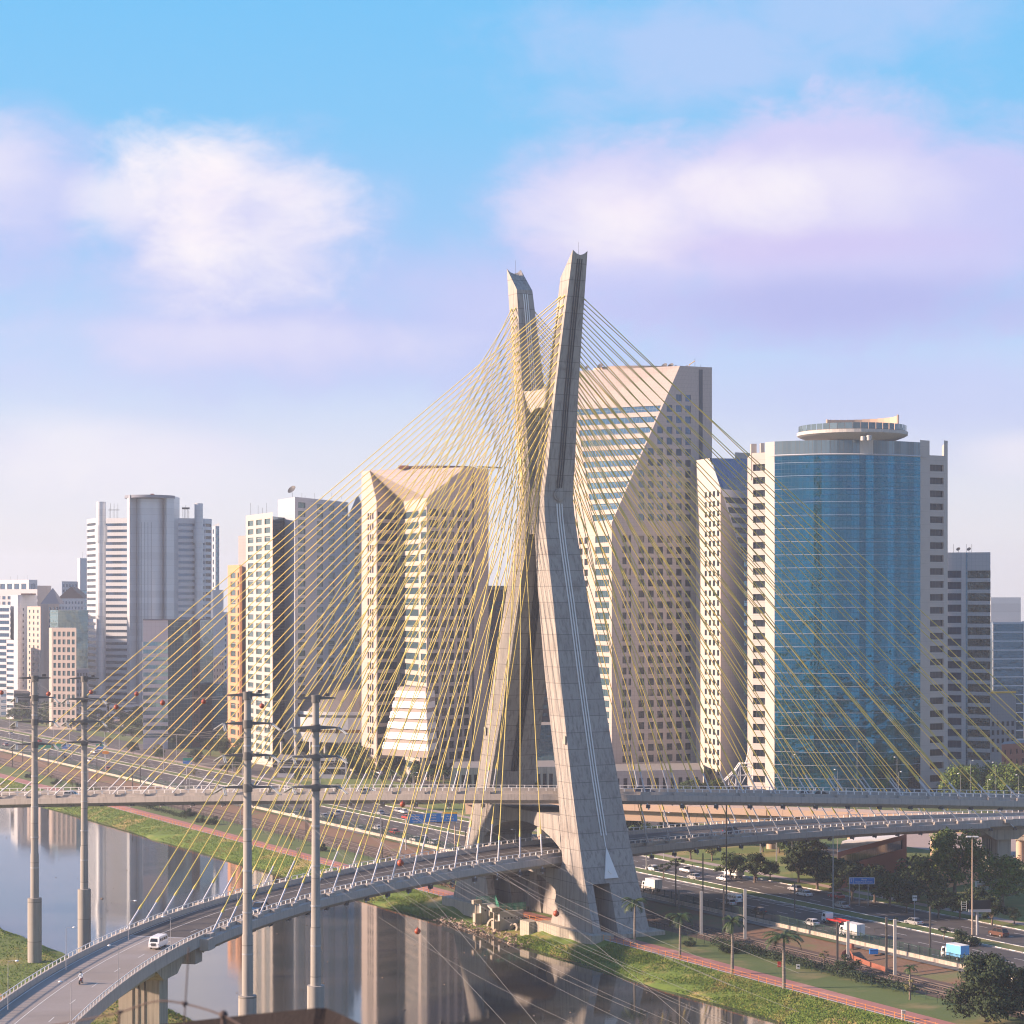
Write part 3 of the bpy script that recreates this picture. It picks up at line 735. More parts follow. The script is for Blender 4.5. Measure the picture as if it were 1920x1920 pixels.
# pier under the approach spans
def pier(f, bk, q, zb, w_, name='pier', haunch=True):
    c, d, nr = frame(f, q, 0); m = MB()
    if haunch:
        for sgn in (1,):
            pr = []
            pr2 = [(-9.5, -1.0), (-3.2, -4.6), (3.2, -4.6), (9.5, -1.0)]
            m.extr([c + d * a + Z * b - nr * 4.6 for a, b in pr2], nr * 9.2)
    m.obox(Vector((c.x, c.y, (zb + c.z - 4.5) / 2)), d * w_, nr * (w_ * 1.7), Z * ((c.z - 4.5 - zb) / 2))
    for k in (-.5, 0, .5): m.obox(Vector((c.x, c.y, (zb + c.z - 4.5) / 2)) - nr * w_ * k + d * 0, d * (w_ + .08), nr * .12, Z * ((c.z - 4.6 - zb) / 2), mi=1)
    m.build(name, ['plinth_concrete', 'post_dark'], LOW)
pier(lowf, lowbank, qLa - 10, 0, 2.0)
pier(lowf, lowbank, qLb + 8, 3, 2.0)
# ---------------------------------------------------------------- buildings
M('stone_pink', (.47, .405, .365), .8, var=.10, vs=.08, joint=(1.45, 1.45, .07, .45), uv=True, streak=.12)
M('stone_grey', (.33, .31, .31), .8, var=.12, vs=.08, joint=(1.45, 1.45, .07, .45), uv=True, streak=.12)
M('stone_white', (.50, .46, .41), .8, var=.06, vs=.08, joint=(1.8, 3.7, .08, .3), uv=True)
M('marble', (.46, .42, .385), .6, var=.16, vs=.22, joint=(None, 4.5, .08, .4), uv=True, noise2=((.40, .36, .34), .35, .55, .7))
M('marble_pale', (.62, .57, .54), .7, var=.1, vs=.2, joint=(1.5, 1.5, .07, .35), uv=True)
M('panel_blue', (.38, .43, .49), .6, var=.07, vs=.08, joint=(1.5, 1.23, .07, .4), uv=True)
M('panel_white', (.60, .63, .67), .5, var=.05, vs=.08, joint=(2.0, 1.9, .07, .3), uv=True)
M('panel_metal', (.60, .64, .68), .38, metal=.25, var=.05, vs=.08, joint=(None, 3.8, .12, .4))
M('orange_render', (.60, .31, .17), .8, var=.05, vs=.1, joint=(None, 3.8, .08, .25), uv=True)
M('beige_render', (.46, .39, .35), .85, var=.08, vs=.1)
M('pale_render', (.56, .57, .60), .85, var=.07, vs=.1)
M('brown_render', (.15, .095, .08), .8, var=.15, vs=.1)
M('brick_red', (.36, .13, .08), .85, var=.15, vs=.2)
M('roof_grey', (.20, .195, .19), .9, var=.2, vs=.1)
M('slate', (.20, .22, .27), .7, var=.1, vs=.3)
M('dome_metal', (.17, .155, .145), .5, metal=.2, var=.08, vs=.2, joint=(2.4, None, .15, .35))
M('white_screen', (.88, .87, .85), .5, var=.03, vs=.3, joint=(.6, None, .05, .2), uv=True)
glassM('glass_dark', (.022, .032, .045), metal=.55, rough=.07, mull=(1.5, 9, .10), mcol=(.05, .05, .055), isl=((.18, .18, .16), .7, 1.0))
glassM('glass_teal', (.03, .10, .115), metal=.45, rough=.07, mull=(1.3, 9, .12), mcol=(.35, .36, .33), isl=((.12, .26, .24), .7, 1.0))
glassM('glass_blue', (.07, .14, .23), metal=.7, rough=.06, mull=(1.5, 9, .10), mcol=(.06, .08, .1))
glassM('glass_sky', (.17, .33, .42), metal=.75, rough=.06, mull=(1.6, 9, .12), mcol=(.12, .16, .18), isl=((.30, .50, .52), .5, 1.0))
glassM('curtain_navy', (.05, .13, .20), metal=.75, rough=.08, mull=(1.5, 1.25, .07), mcol=(.04, .06, .08), wave=.15, wscale=.2)
glassM('curtain_blue', (.006, .155, .265), metal=.92, rough=.04, mull=(1.25, 1.49, .07), mcol=(.02, .05, .07), wave=.38, wscale=.13)
glassM('curtain_green', (.20, .33, .36), metal=.7, rough=.08, mull=(1.7, 1.9, .10), mcol=(.12, .16, .16), wave=.25, wscale=.2)
glassM('glass_screen', (.15, .22, .26), metal=.35, rough=.12, mull=(1.5, 4.6, .14), mcol=(.10, .10, .10))
glassM('glass_mixed', (.14, .15, .12), metal=.75, rough=.05, mull=(1.5, 9, .09), mcol=(.08, .08, .08), wave=.9, wscale=.5)

class Bld:
    def __init__(s, name, label, base, cat='building', group=None, wall='stone_pink'):
        s.root = empty(name, base, label, cat, group); s.wall = {}; s.win = []; s.w = wall
    def mb(s, mat=None, part='wall'):
        return s.wall.setdefault((part, mat or s.w), MB())
    def blank(s, A, B_, C, D_, mat=None, part='wall'):
        w_ = (B_ - A).length; s.mb(mat, part).quad(A, B_, C, D_, uv=[(0, A.z), (w_, B_.z), (w_, C.z), (0, D_.z)])
    def facade(s, A, B_, C, D_, cu, cv, glass='glass_dark', rec=.35, mat=None, jit=.02):
        """A,B bottom left/right, C,D top right/left seen from outside; cu, cv window intervals as fractions"""
        P = lambda a, b: (A * (1 - a) + B_ * a) * (1 - b) + (D_ * (1 - a) + C * a) * b
        n = (B_ - A).cross(D_ - A)
        if n.length < 1e-6: n = (C - B_).cross(D_ - B_)
        n.normalize(); w_ = (B_ - A).length; w2 = (C - D_).length; wl = s.mb(mat)
        def uvq(p, q, r, t_):
            return [((a - .5) * (w_ * (1 - b) + w2 * b), P(a, b).z) for a, b in (p, q, r, t_)]
        def wallq(a0, a1, b0, b1):
            if a1 - a0 < 1e-5 or b1 - b0 < 1e-5: return
            c_ = [(a0, b0), (a1, b0), (a1, b1), (a0, b1)]; wl.quad(*[P(*x) for x in c_], uv=uvq(*c_))
        prev = 0.0
        for (b0, b1) in cv:
            wallq(0, 1, prev, b0); pa = 0.0
            for (a0, a1) in cu:
                wallq(pa, a0, b0, b1); pa = a1
                c_ = [P(a0, b0), P(a1, b0), P(a1, b1), P(a0, b1)]; i_ = [x - n * rec for x in c_]
                for k in range(4): wl.quad(c_[k], c_[(k + 1) % 4], i_[(k + 1) % 4], i_[k])
                r = random.uniform(-jit, jit); g = [i_[0] + n * r, i_[1] - n * r, i_[2] - n * r * .5, i_[3] + n * r * .5]
                s.win.append((g, uvq((a0, b0), (a1, b0), (a1, b1), (a0, b1)), glass))
            wallq(pa, 1, b0, b1); prev = b1
        wallq(0, 1, prev, 1)
    def rows(s, zb, zt, z0, z1, pitch, h, n=None):
        """fractions for floors: first sill at z0, repeating up to z1"""
        out = []; z = z0
        while z + h <= z1 + .01: out.append(((z - zb) / (zt - zb), (z + h - zb) / (zt - zb))); z += pitch
        return out
    def done(s, limit=100):
        for (part, mat), m in s.wall.items():
            if m.f: m.build(part, mat, s.root)
        s.win.sort(key=lambda x: -(x[0][1] - x[0][0]).length * (x[0][3] - x[0][0]).length)
        for g, uv, mat in s.win[:limit]:
            m = MB(); m.quad(*g, uv=uv); m.build('window', mat, s.root)
        rest = {}
        for g, uv, mat in s.win[limit:]: rest.setdefault(mat, MB()).quad(*g, uv=uv)
        for mat, m in rest.items(): tag(m.build('windows', mat, s.root), kind='stuff')
        return s.root
def cols(n, wf, m0=.0, m1=.0):
    out = []; W_ = 1 - m0 - m1
    for i in range(n): c = m0 + W_ * (i + .5) / n; out.append((c - wf * W_ / n / 2, c + wf * W_ / n / 2))
    return out
def G(px, Y, z=3.0): return Vector(((px - 960) / F * Y, Y, z))
def ZT(py, Y): return CH + (YH - py) / F * Y
def up(p, z): return Vector((p.x, p.y, z))
def roofcap(b, pts, z, mat='roof_grey', par=.0):
    m = b.mb(mat, 'roof'); m.add([up(p, z - .02) for p in pts], [tuple(range(len(pts)))])
    if m.f and (m.v[m.f[-1][1]] - m.v[m.f[-1][0]]).cross(m.v[m.f[-1][2]] - m.v[m.f[-1][1]]).z < 0: m.f[-1].reverse()
def block(name, label, cs, ytop, specs, depth=25, wall='pale_render', group=None, cat='building', z0=3.0, ref=0, roof='roof_grey', extra=None, done=True, sidemat=None):
    """cs = [(px, Y)] visible vertical edges left to right; specs per facet: None or (kind, *args)
    ('p', ncols, wf, pitch, h, topmargin, botmargin, glass) punched; ('r', pitch, h, top, bot, glass) ribbons; ('c', mat) curtain"""
    P = [G(a, y) for a, y in cs]; zt = ZT(ytop, cs[ref][1]); b = Bld(name, label, sum(P, Vector()) / len(P), cat, group, wall)
    b.root['_w'] = tuple(b.root.location); b.zt = zt; b.P = P
    for k, (p, q) in enumerate(zip(P, P[1:])):
        sp = specs[k] if k < len(specs) else None; A, B_, C, D_ = up(p, z0), up(q, z0), up(q, zt), up(p, zt)
        if sp is None: b.blank(A, B_, C, D_)
        elif sp[0] == 'm': b.blank(A, B_, C, D_, sp[1])
        elif sp[0] == 'c': b.blank(A, B_, C, D_, sp[1], 'curtain_wall')
        elif sp[0] == 'r':
            _, pitch, h, tm, bm, gl = sp[:6]; mg = sp[6] if len(sp) > 6 else .03; mt = sp[7] if len(sp) > 7 else None
            rws = []; z = zt - tm - h
            while z > z0 + bm: rws.append(((z - z0) / (zt - z0), (z + h - z0) / (zt - z0))); z -= pitch
            b.facade(A, B_, C, D_, [(mg, 1 - mg)], rws[::-1], gl, mat=mt)
        elif sp[0] == 'p':
            _, nc, wf, pitch, h, tm, bm, gl = sp[:8]; cu = sp[8] if len(sp) > 8 and sp[8] else cols(nc, wf, .03, .03); mt = sp[9] if len(sp) > 9 else None
            rws = []; z = zt - tm - h
            while z > z0 + bm: rws.append(((z - z0) / (zt - z0), (z + h - z0) / (zt - z0))); z -= pitch
            b.facade(A, B_, C, D_, cu, rws[::-1], gl, mat=mt)
    # back faces parallel to the front ones, pushed away from the river
    a, e = P[0], P[-1]
    a2, e2 = a + Vector((a.x / a.y + .05, 1, 0)) * depth, e + Vector((e.x / e.y - .05, 1, 0)) * depth
    b.blank(up(a2, z0), up(a, z0), up(a, zt), up(a2, zt), sidemat); b.blank(up(e, z0), up(e2, z0), up(e2, zt), up(e, zt), sidemat); b.blank(up(e2, z0), up(a2, z0), up(a2, zt), up(e2, zt), sidemat)
    roofcap(b, [*P, e2, a2], zt, roof)
    if extra: extra(b)
    if done: b.done()
    return b
def parapet(b, h=1.0, mat=None, th=.4):
    m = b.mb(mat, 'parapet')
    for p, q in zip(b.P, b.P[1:]): m.bar(up(p, b.zt + h / 2 - .05), up(q, b.zt + h / 2 - .05), th, h)
def antenna(m, p, h, r=.06): m.tube([p, p + Z * h], r, 5)
def dish(m, p, r=1.2):
    m.tube([p, p + Z * r], .08, 5)
    c = p + Z * r * 1.5; n = Vector((-.5, -.6, .6)).normalized(); x = n.cross(Z).normalized(); y = n.cross(x); rings = [[c - n * .0], []]
    pts = [c]; fs = []
    for j, (rr_, dd) in enumerate(((.5, .06), (1, .25))):
        for k in range(12): pts.append(c + (x * math.cos(k * math.pi / 6) + y * math.sin(k * math.pi / 6)) * r * rr_ + n * r * dd)
    for k in range(12):
        fs.append((0, 1 + k, 1 + (k + 1) % 12)); fs.append((1 + k, 13 + k, 13 + (k + 1) % 12, 1 + (k + 1) % 12))
    m.add(pts, fs)
def online(px, P, Q):
    """plan point on line P-Q seen at column px"""
    k = (px - 960) / F; d = Q - P; t_ = (k * P.y - P.x) / (d.x - k * d.y); return P + d * t_

# --- far left skyline -------------------------------------------------------------------
def roofstuff(lst, mat='dark_metal', name='antenna'):
    def fn(b):
        for (px, Y, h, kind) in lst:
            m = b.mb(mat, name if kind == 'a' else 'satellite_dish'); p = G(px, Y, b.zt)
            antenna(m, p, h) if kind == 'a' else dish(m, p, h)
    return fn
SK = 'far towers in the haze'
block('tower', 'pale hazy office tower with wide square upper windows at the far left edge', [(-30, 1700), (54, 1660), (70, 1670)], 1088, [('p', 6, .7, 7.5, 5.2, 3, 20, 'glass_blue'), ('p', 1, .6, 7.5, 5.2, 3, 20, 'glass_blue')], 30, 'pale_render', SK, extra=roofstuff([(20, 1690, 3, 'a'), (33, 1690, 4, 'a'), (45, 1690, 3, 'a'), (52, 1690, 4, 'a')]))
block('tower', 'broad pale slab with a flat top stepping below the tower with square windows', [(-20, 1560), (75, 1540)], 1105, [('p', 9, .6, 4, 2.4, 5, 20, 'glass_blue')], 25, 'pale_render', SK)
block('tower', 'blue striped glass tower cut by the left edge of the photo', [(-40, 1330), (19, 1320)], 1120 + 14, [('r', 3.9, 2.2, 2, 5, 'glass_blue')], 30, 'panel_white', SK)
block('tower', 'slim white tower with long vertical fins and a brown top block', [(20, 1340), (33, 1300), (38, 1301), (69, 1320)], 1116, [None, None, ('p', 3, .25, 3.6, 1.6, 8, 6, 'glass_dark')], 30, 'panel_white', SK,
      extra=lambda b: b.mb('brown_render', 'roof_block').box(b.P[2].x, 1303, b.zt, b.P[3].x, 1318, b.zt + 1.0))
block('tower', 'grey apartment tower with round balconies left of the white finned tower', [(12, 1250), (26, 1245)], 1200, [('r', 3.6, 1.6, 2, 4, 'glass_blue')], 20, 'pale_render', SK)
block('tower', 'pink beige apartment tower with narrow windows below the pointed roof', [(51, 1280), (76, 1250), (82, 1251)], 1137, [('p', 3, .35, 3.5, 1.8, 2, 5, 'glass_sky'), None], 22, 'beige_render', SK)
def pyr(b):
    m = b.mb('slate', 'roof'); a = [up(p, b.zt) for p in b.P]; e2, a2 = a[-1] + Vector((0, 16, 0)), a[0] + Vector((0, 16, 0)); ap = (a[0] + a[-1] + e2 + a2) / 4; ap.z = ZT(1102, 1270)
    q = [a[0], a[-1], e2, a2]
    for i in range(4): m.add([q[i], q[(i + 1) % 4], ap], [(0, 1, 2)])
block('tower', 'tower with a steep dark pyramid roof in the far left skyline', [(76, 1260), (90, 1262), (111, 1270)], 1132, [None, ('p', 3, .55, 3.6, 2.0, 2, 5, 'glass_blue')], 16, 'beige_render', SK, extra=pyr)
block('tower', 'beige grid-fronted office block with five bays in front of the green glass tower', [(92, 1150), (97, 1145), (143, 1140)], 1177, [None, ('p', 5, .62, 4.2, 2.6, 2, 3, 'glass_teal')], 16, 'beige_render', SK)
block('tower', 'dark green glass tower behind the beige grid-fronted block', [(94, 1200), (109, 1190), (165, 1200)], 1144, [('c', 'curtain_green'), ('c', 'curtain_green')], 20, 'slate', SK)
def gable(b):
    m = b.mb('brown_render', 'roof'); a, e = up(b.P[0], b.zt), up(b.P[-1], b.zt); a2, e2 = a + Vector((0, 20, 0)), e + Vector((0, 20, 0)); h = 8
    mid, mid2 = (a + e) / 2 + Z * h, (a2 + e2) / 2 + Z * h
    for f in ([a, e, mid], [a2, mid2, e2], [a, mid, mid2, a2], [mid, e, e2, mid2]): m.add(f, [tuple(range(len(f)))])
block('tower', 'grey block with stepped brown gables behind the pyramid-roofed tower', [(108, 1450), (158, 1460)], 1122, [('p', 8, .5, 3.6, 1.8, 2, 5, 'glass_blue')], 25, 'pale_render', SK, extra=gable)
block('tower', 'blue-grey tower with a sloping top left of the striped twin-cylinder tower', [(116, 1500), (146, 1510)], 1090, [('p', 5, .6, 3.8, 2.0, 2, 5, 'glass_blue')], 25, 'panel_blue', SK)
block('tower', 'tall thin pinkish white tower just left of the striped tower', [(145, 1600), (150, 1590), (170, 1600)], 1047, [None, ('r', 4.5, 2, 24, 5, 'glass_sky')], 20, 'pale_render', SK, extra=roofstuff([(155, 1595, 5, 'a'), (162, 1595, 3, 'a')]))
block('tower', 'brown topped block behind the white finned tower', [(70, 1500), (88, 1505), (96, 1510)], 1098, [None, None], 25, 'beige_render', SK)
block('tower', 'small grey block low between the green glass tower and the striped tower', [(143, 1130), (166, 1135)], 1255, [('p', 4, .5, 3.6, 1.8, 2, 3, 'glass_dark')], 16, 'slate', SK)

# --- striped tower with cylinders ------------------------------------------------------
Yc = 1300.0
def cyl(b, px, hwid, y0, Y, mat='panel_metal', part='cylinder_shaft', thick=None, ybase=None):
    c = G(px, Y); r = hwid / F * Y; m = MB(); zt = ZT(y0, Y)
    m.tube([up(c, 3), up(c, zt)], r, 28)
    o = m.build(part, mat, b.root)
    if thick:
        m = MB(); m.tube([up(c, ZT(thick[1], Y)), up(c, ZT(thick[0], Y))], r * 1.28, 28); m.build('collar', mat, o)
    return o
def stripes(b):
    o = cyl(b, 189.5, 9, 941, 1290, thick=(985, 1016)); cyl(b, 372.5, 8, 944, 1302, thick=(988, 1018))
    cyl(b, 281, 25.5, 936, 1282, part='central_drum')
    m = MB(); m.tube([up(G(281, 1284), ZT(936, 1292)), up(G(281, 1284), ZT(931, 1292))], 46.5 / F * 1292, 32); m.build('crown_ring', 'slate', b.root)
    m = MB(); m.box(G(283, 1290).x, 1288, ZT(931, 1290), G(289, 1290).x, 1291, ZT(926, 1290)); m.build('roof_block', 'brick_red', b.root)
    for (x0, x1, y, yt) in ((239, 256, 1278, 929), (307, 326, 1282, 930)):
        m = MB(); a, e = G(x0, y + 4), G(x1, y); zt = ZT(yt, y); m.prism([(a.x, a.y), (a.x + .6, a.y - 5), ((a.x + e.x) / 2, e.y - 6), (e.x, e.y), (e.x, e.y + 22), (a.x, e.y + 22)], 3, zt); m.build('pilaster', 'panel_metal', b.root)
    for x in (263.5, 269, 275, 281, 287, 293):  # shadow gaps of the drum
        c = G(281, 1282); r = 25.5 / F * 1292; dx = G(x, 1292).x - c.x; yy = 1282 - math.sqrt(max(0, r * r - dx * dx)) + 292 * 0
        m = MB(); m.obox(Vector((c.x + dx, yy, (ZT(981, 1292) + 3) / 2)), (.09, 0, 0), (0, .12, 0), (0, 0, (ZT(981, 1292) - 3) / 2)); m.build('joint', 'slate', b.root)
    for (px, k) in ((205, 4), (212, 4), (219, 4)):
        m = MB(); antenna(m, G(px, 1300, b.zt), 6); antenna(m, G(px + 2, 1300, b.zt), 9, .1); m.bar(G(px - 2, 1300, b.zt + 5), G(px + 5, 1300, b.zt + 5), .4, .3); m.build('antenna', 'dark_metal', b.root)
    m = MB(); p = G(349, 1300, b.zt)
    for i in range(5): antenna(m, p + Vector((i * .9 - 2, 0, 0)), 8 - abs(i - 2) * 1.5, .12); m.obox(p + Vector((i * .9 - 2, 0, 6)), (.5, 0, 0), (0, .3, 0), (0, 0, .6))
    m.build('antenna', 'dark_metal', b.root)
block('office_tower', 'huge silver tower with round shafts, a central drum and dark horizontal window stripes', [(163, 1320), (180, 1302), (239, 1296), (327, 1298), (384, 1306), (397, 1314)], 974,
      [('r', 3.81, 1.75, 2.6, 4, 'glass_dark'), ('r', 3.81, 1.65, 3.2, 4, 'glass_blue', .0), None, ('r', 3.81, 1.65, 3.2, 4, 'glass_blue', .0), ('r', 3.81, 1.9, 3, 4, 'glass_dark', .1)], 34, 'panel_white', extra=stripes)
block('office_tower', 'narrow blue glass tower with a pointed corner behind the right side of the striped tower', [(396, 1420), (404, 1400), (411, 1405)], 988, [('p', 1, .3, 5, 3, 2, 5, 'glass_blue'), ('p', 1, .7, 5, 3.4, 2, 5, 'glass_sky')], 20, 'panel_blue',
      extra=lambda b: b.mb('panel_blue', 'crown').add([up(b.P[0], b.zt), up(b.P[2], b.zt), up(b.P[2], b.zt + 2.3), up(b.P[0], b.zt + .3)], [(0, 1, 2, 3)]))
block('apartment_tower', 'plain white apartment tower with tiny windows right of the striped tower', [(398, 1200), (419, 1210)], 1106, [('p', 4, .22, 3.2, 1.1, 3, 3, 'glass_dark')], 18, 'pale_render')
block('apartment_tower', 'grey apartment block with blue windows behind the orange tower', [(414, 1330), (432, 1335)], 1148, [('p', 3, .5, 3.4, 1.7, 3, 3, 'glass_blue')], 18, 'pale_render')
block('apartment_tower', 'low beige block with a white roof hut left of the orange tower', [(400, 1120), (421, 1125)], 1232, [('p', 4, .4, 3.3, 1.4, 3, 3, 'glass_dark')], 18, 'beige_render')
block('office_block', 'dark blue low building at the foot of the orange tower', [(398, 1010), (426, 1020)], 1283, [('c', 'curtain_navy')], 22, 'slate')
# --- glass and white building in front of the striped tower
def mixb(b):
    z0, zt = 3, b.zt
    m = MB(); x0, x1 = G(271, 990).x, G(301, 990).x
    p0, p1 = b.P[0], b.P[1]
block('office_building', 'wedge-shaped building with curving white bands at the left and mirrored glass at the right', [(268, 988), (315, 992), (360, 1000), (375, 1006), (400, 1030)], 1163,
      [('r', 3.55, 1.9, 10.0, 3, 'glass_sky', .0, 'panel_white'), ('c', 'curtain_green'), ('r', 3.55, 2.0, 1.5, 3, 'glass_dark', .2, 'brown_render'), ('c', 'curtain_green')], 26, 'panel_white', extra=lambda b: [parapet(b, .6, 'slate')])
# --- orange tower and white/blue slab
block('office_tower', 'orange rendered tower with green square windows beside the white slab', [(427, 945), (449, 930), (454, 931)], 1060,
      [('p', 2, .5, 3.82, 2.4, 3.4, 3, 'glass_teal', [(.24, .68), (.84, .96)]), None], 18, 'orange_render')
block('office_tower', 'thin grey lift shaft between the orange tower and the white slab', [(447, 950), (461, 944)], 1005, [('p', 1, .4, 3.7, 3.0, 60, 3, 'glass_blue')], 14, 'stone_grey')
def whiteb(b):
    # dark glass link and the taller blue-grey slab behind share this block's roofline details
    for px in (470, 484, 492, 500): antenna(b.mb('dark_metal', 'antenna'), G(px, 905, b.zt), 3 + px % 3)
block('office_tower', 'white sunlit slab with rows of triple windows beside the blue-grey slab', [(461, 915), (511, 880)], 967,
      [('p', 3, .68, 3.62, 2.3, 2.4, 3, 'glass_teal')], 30, 'stone_white', extra=whiteb)
block('office_tower', 'dark navy glass link between the white slab and the blue-grey slab', [(510.5, 882), (525, 892), (552, 902)], 968, [('c', 'curtain_navy'), ('c', 'curtain_navy')], 14, 'slate')
def blueb(b):
    m = b.mb('panel_white', 'crown'); a = b.P[0]; zt = b.zt
    for px in (566, 572, 590, 604, 622, 640): antenna(b.mb('dark_metal', 'antenna'), G(px, 900, b.zt), 1.5 + (px % 4) * .6)
    dish(b.mb('dark_metal', 'satellite_dish'), G(548, 884, b.zt), 2.0)
block('office_tower', 'blue-grey panelled slab with four columns of small square windows', [(521, 905), (553, 880), (653, 928)], 937,
      [('p', 1, .8, 200, 4, 1.5, 190, 'glass_sky'), ('p', 4, .3, 3.62, 2.4, 2.0, 3, 'glass_teal', [(.06, .19), (.40, .52), (.62, .74), (.88, .985)])], 22, 'panel_blue', extra=blueb, sidemat='stone_white')
block('office_tower', 'narrow dark teal glass edge right of the blue-grey slab', [(653, 930), (664, 936)], 968, [('c', 'curtain_navy')], 16, 'slate')
def gb(b):
    m = b.mb('slate', 'roof'); a, e = up(b.P[0], b.zt), up(b.P[-1], b.zt); mid = (a + e) / 2 + Z * 9
    e2, a2, m2 = e + Vector((0, 14, 0)), a + Vector((0, 14, 0)), mid + Vector((0, 14, 0))
    for f in ([a, e, mid], [a, mid, m2, a2], [mid, e, e2, m2]): m.add(f, [tuple(range(len(f)))])
block('apartment_tower', 'beige residential tower with stacked balconies and a gabled top behind the blue-grey slab', [(655, 1060), (684, 1070)], 962, [('r', 3.3, 1.7, 3, 3, 'glass_mixed', .35)], 14, 'beige_render', extra=gb)
block('apartment_tower', 'maroon brown tower with white framed windows seen between the bridge leg and the pink tower', [(905, 900), (1070, 915)], 1105, [('p', 9, .62, 3.4, 1.6, 5, 3, 'glass_sky')], 20, 'brown_render', extra=lambda b: parapet(b, 1.6, 'wall_white', .2))

# --- pink tower with slanted cut corner (left of the pylon)
def cut_tower(name, label, a, b_, c, d, e, bt, dt, yk, yt, refk, reft, specs, depth=34, wall='stone_pink'):
    """a..e knee/base plan points left to right, bt/dt plan points the slanted facet reaches at the top"""
    zk = ZT(yk, refk); zt = ZT(yt, reft); z0 = 3; B0 = Bld(name, label, (a + e) / 2, wall=wall); B0.zt = zt; B0.P = [a, bt, dt, e]
    def fac(P, Q, zlo, zhi, sp, P2=None, Q2=None):
        A, B_, C, D_ = up(P, zlo), up(Q, zlo), up(Q2 if Q2 is not None else Q, zhi), up(P2 if P2 is not None else P, zhi)
        if sp is None: B0.blank(A, B_, C, D_); return
        if sp[0] == 'r': _, pitch, h, zs, gl, mg = sp; cu = [(mg, 1 - mg)]
        else: _, cu, pitch, h, zs, gl = sp
        rws = []; z = zs
        while z < zlo + .6: z += pitch
        while z + h < zhi - (sp[-1] if False else 1.2): rws.append(((z - zlo) / (zhi - zlo), (z + h - zlo) / (zhi - zlo))); z += pitch
        B0.facade(A, B_, C, D_, cu, rws, gl)
    return B0, fac, zk, zt, z0
a, b_, c, d, e = G(678, 862), G(706, 846), G(748, 856), G(800, 818), G(916, 841)
bt = online(693, a, b_); bt = G(693, 852); dt = online(872, d, e)
T, fac, zk, zt, z0 = cut_tower('office_tower', 'pink stone tower with a slanted sunlit corner and white stepped canopy left of the pylon', a, b_, c, d, e, bt, dt, 936, 876, 830, 832, None)
ph = 4.27; zs = z0 + 4.0
fac(a, b_, z0, zk, ('p', [(.40, .50), (.55, .65), (.70, .80)], ph, 2.6, zs, 'glass_dark')); fac(a, b_, zk, zt, None, a, bt)
fac(b_, c, z0, zk, ('r', ph, 2.9, zs, 'glass_dark', .06)); T.blank(up(b_, zk), up(c, zk), up(bt, zt), up(bt, zt))
fac(c, d, z0, zk, ('p', [(.0, .72), (.80, .99)], ph, 2.6, zs, 'glass_sky')); T.blank(up(c, zk), up(d, zk), up(dt, zt), up(bt, zt))
cb = [(.04, .19), (.235, .32), (.36, .44), (.49, .57), (.60, .68)]
fac(d, e, z0, zk, ('p', cb, ph, 2.9, zs, 'glass_dark')); T.blank(up(d, zk), up(e, zk), up(e, zt), up(dt, zt))
m = MB(); q0, q1 = d + (e - d) * .73, d + (e - d) * .76; nrm = (e - d).cross(Z).normalized()
m.add([up(q0 + nrm * .05, z0), up(q1 + nrm * .05, z0), up(q1 + nrm * .05, zt - 2), up(q0 + nrm * .05, zt - 2)], [(0, 1, 2, 3)]); m.build('glass_slot', 'glass_dark', T.root)
bk = Vector((-.03, 1, 0)) * 34
T.blank(up(a + bk, z0), up(a, z0), up(a, zt), up(a + bk, zt)); T.blank(up(e, z0), up(e + bk, z0), up(e + bk, zt), up(e, zt)); roofcap(T, [a, bt, dt, e, e + bk, a + bk], zt)
# shallow roof drum, rail
m = MB(); c0 = G(820, 850, zt); n = 32
m.add([c0 + Vector((math.cos(i * 2 * math.pi / n) * 15, math.sin(i * 2 * math.pi / n) * 9, h)) for h in (0, 1.2) for i in range(n)], [(i, (i + 1) % n, n + (i + 1) % n, n + i) for i in range(n)] + [tuple(range(n, 2 * n))])
m.build('roof_drum', 'brown_render', T.root)
m = MB(); m.obox(G(757, 845, zt + .8), (2, 0, 0), (0, 2, 0), (0, 0, .6)); m.build('roof_block', 'brick_red', T.root)
m = MB(); m.bar(up(G(895, 838), zt + .6), up(G(938, 845), zt + .6), 1.0, .5)
m.build('roof_gantry', 'arm_metal', T.root)
# stepped white canopy on the sunlit corner
m = MB(); m2 = MB(); zt_ = ZT(1288, 815); zb_ = ZT(1420, 800); L0, L1, R0, R1 = G(716, 812), G(744, 816), G(802, 797), G(797, 806); ns = 6
for i in range(ns):
    f0, f1, f2 = i / ns, (i + .62) / ns, (i + 1) / ns
    A_ = lambda f: up(L0 * (1 - f) + L1 * f, zb_ + 2.5 + (zt_ - 2.5 - zb_) * f); B2 = lambda f: up(R0 * (1 - f) + R1 * f, zb_ + 2.5 + (zt_ - 2.5 - zb_) * f); bkk = Vector((3, 14, 0))
    A0, A1, A2, Q0, Q1, Q2 = A_(f0), A_(f1), A_(f2), B2(f0), B2(f1), B2(f2)
    m.add([A0, Q0, Q1, A1, A0 + bkk, Q0 + bkk, Q1 + bkk, A1 + bkk], [(0, 1, 2, 3), (4, 0, 3, 7), (1, 5, 6, 2), (3, 2, 6, 7)])
    ins = Vector((.3, .8, 0)); m2.add([A1 + ins, Q1 + ins, Q2 + ins, A2 + ins, A1 + bkk, Q1 + bkk, Q2 + bkk, A2 + bkk], [(0, 1, 2, 3), (4, 0, 3, 7), (1, 5, 6, 2), (3, 2, 6, 7)])
m.build('canopy', 'white_screen', T.root); m2.build('canopy_frame', 'stone_pink', T.root)
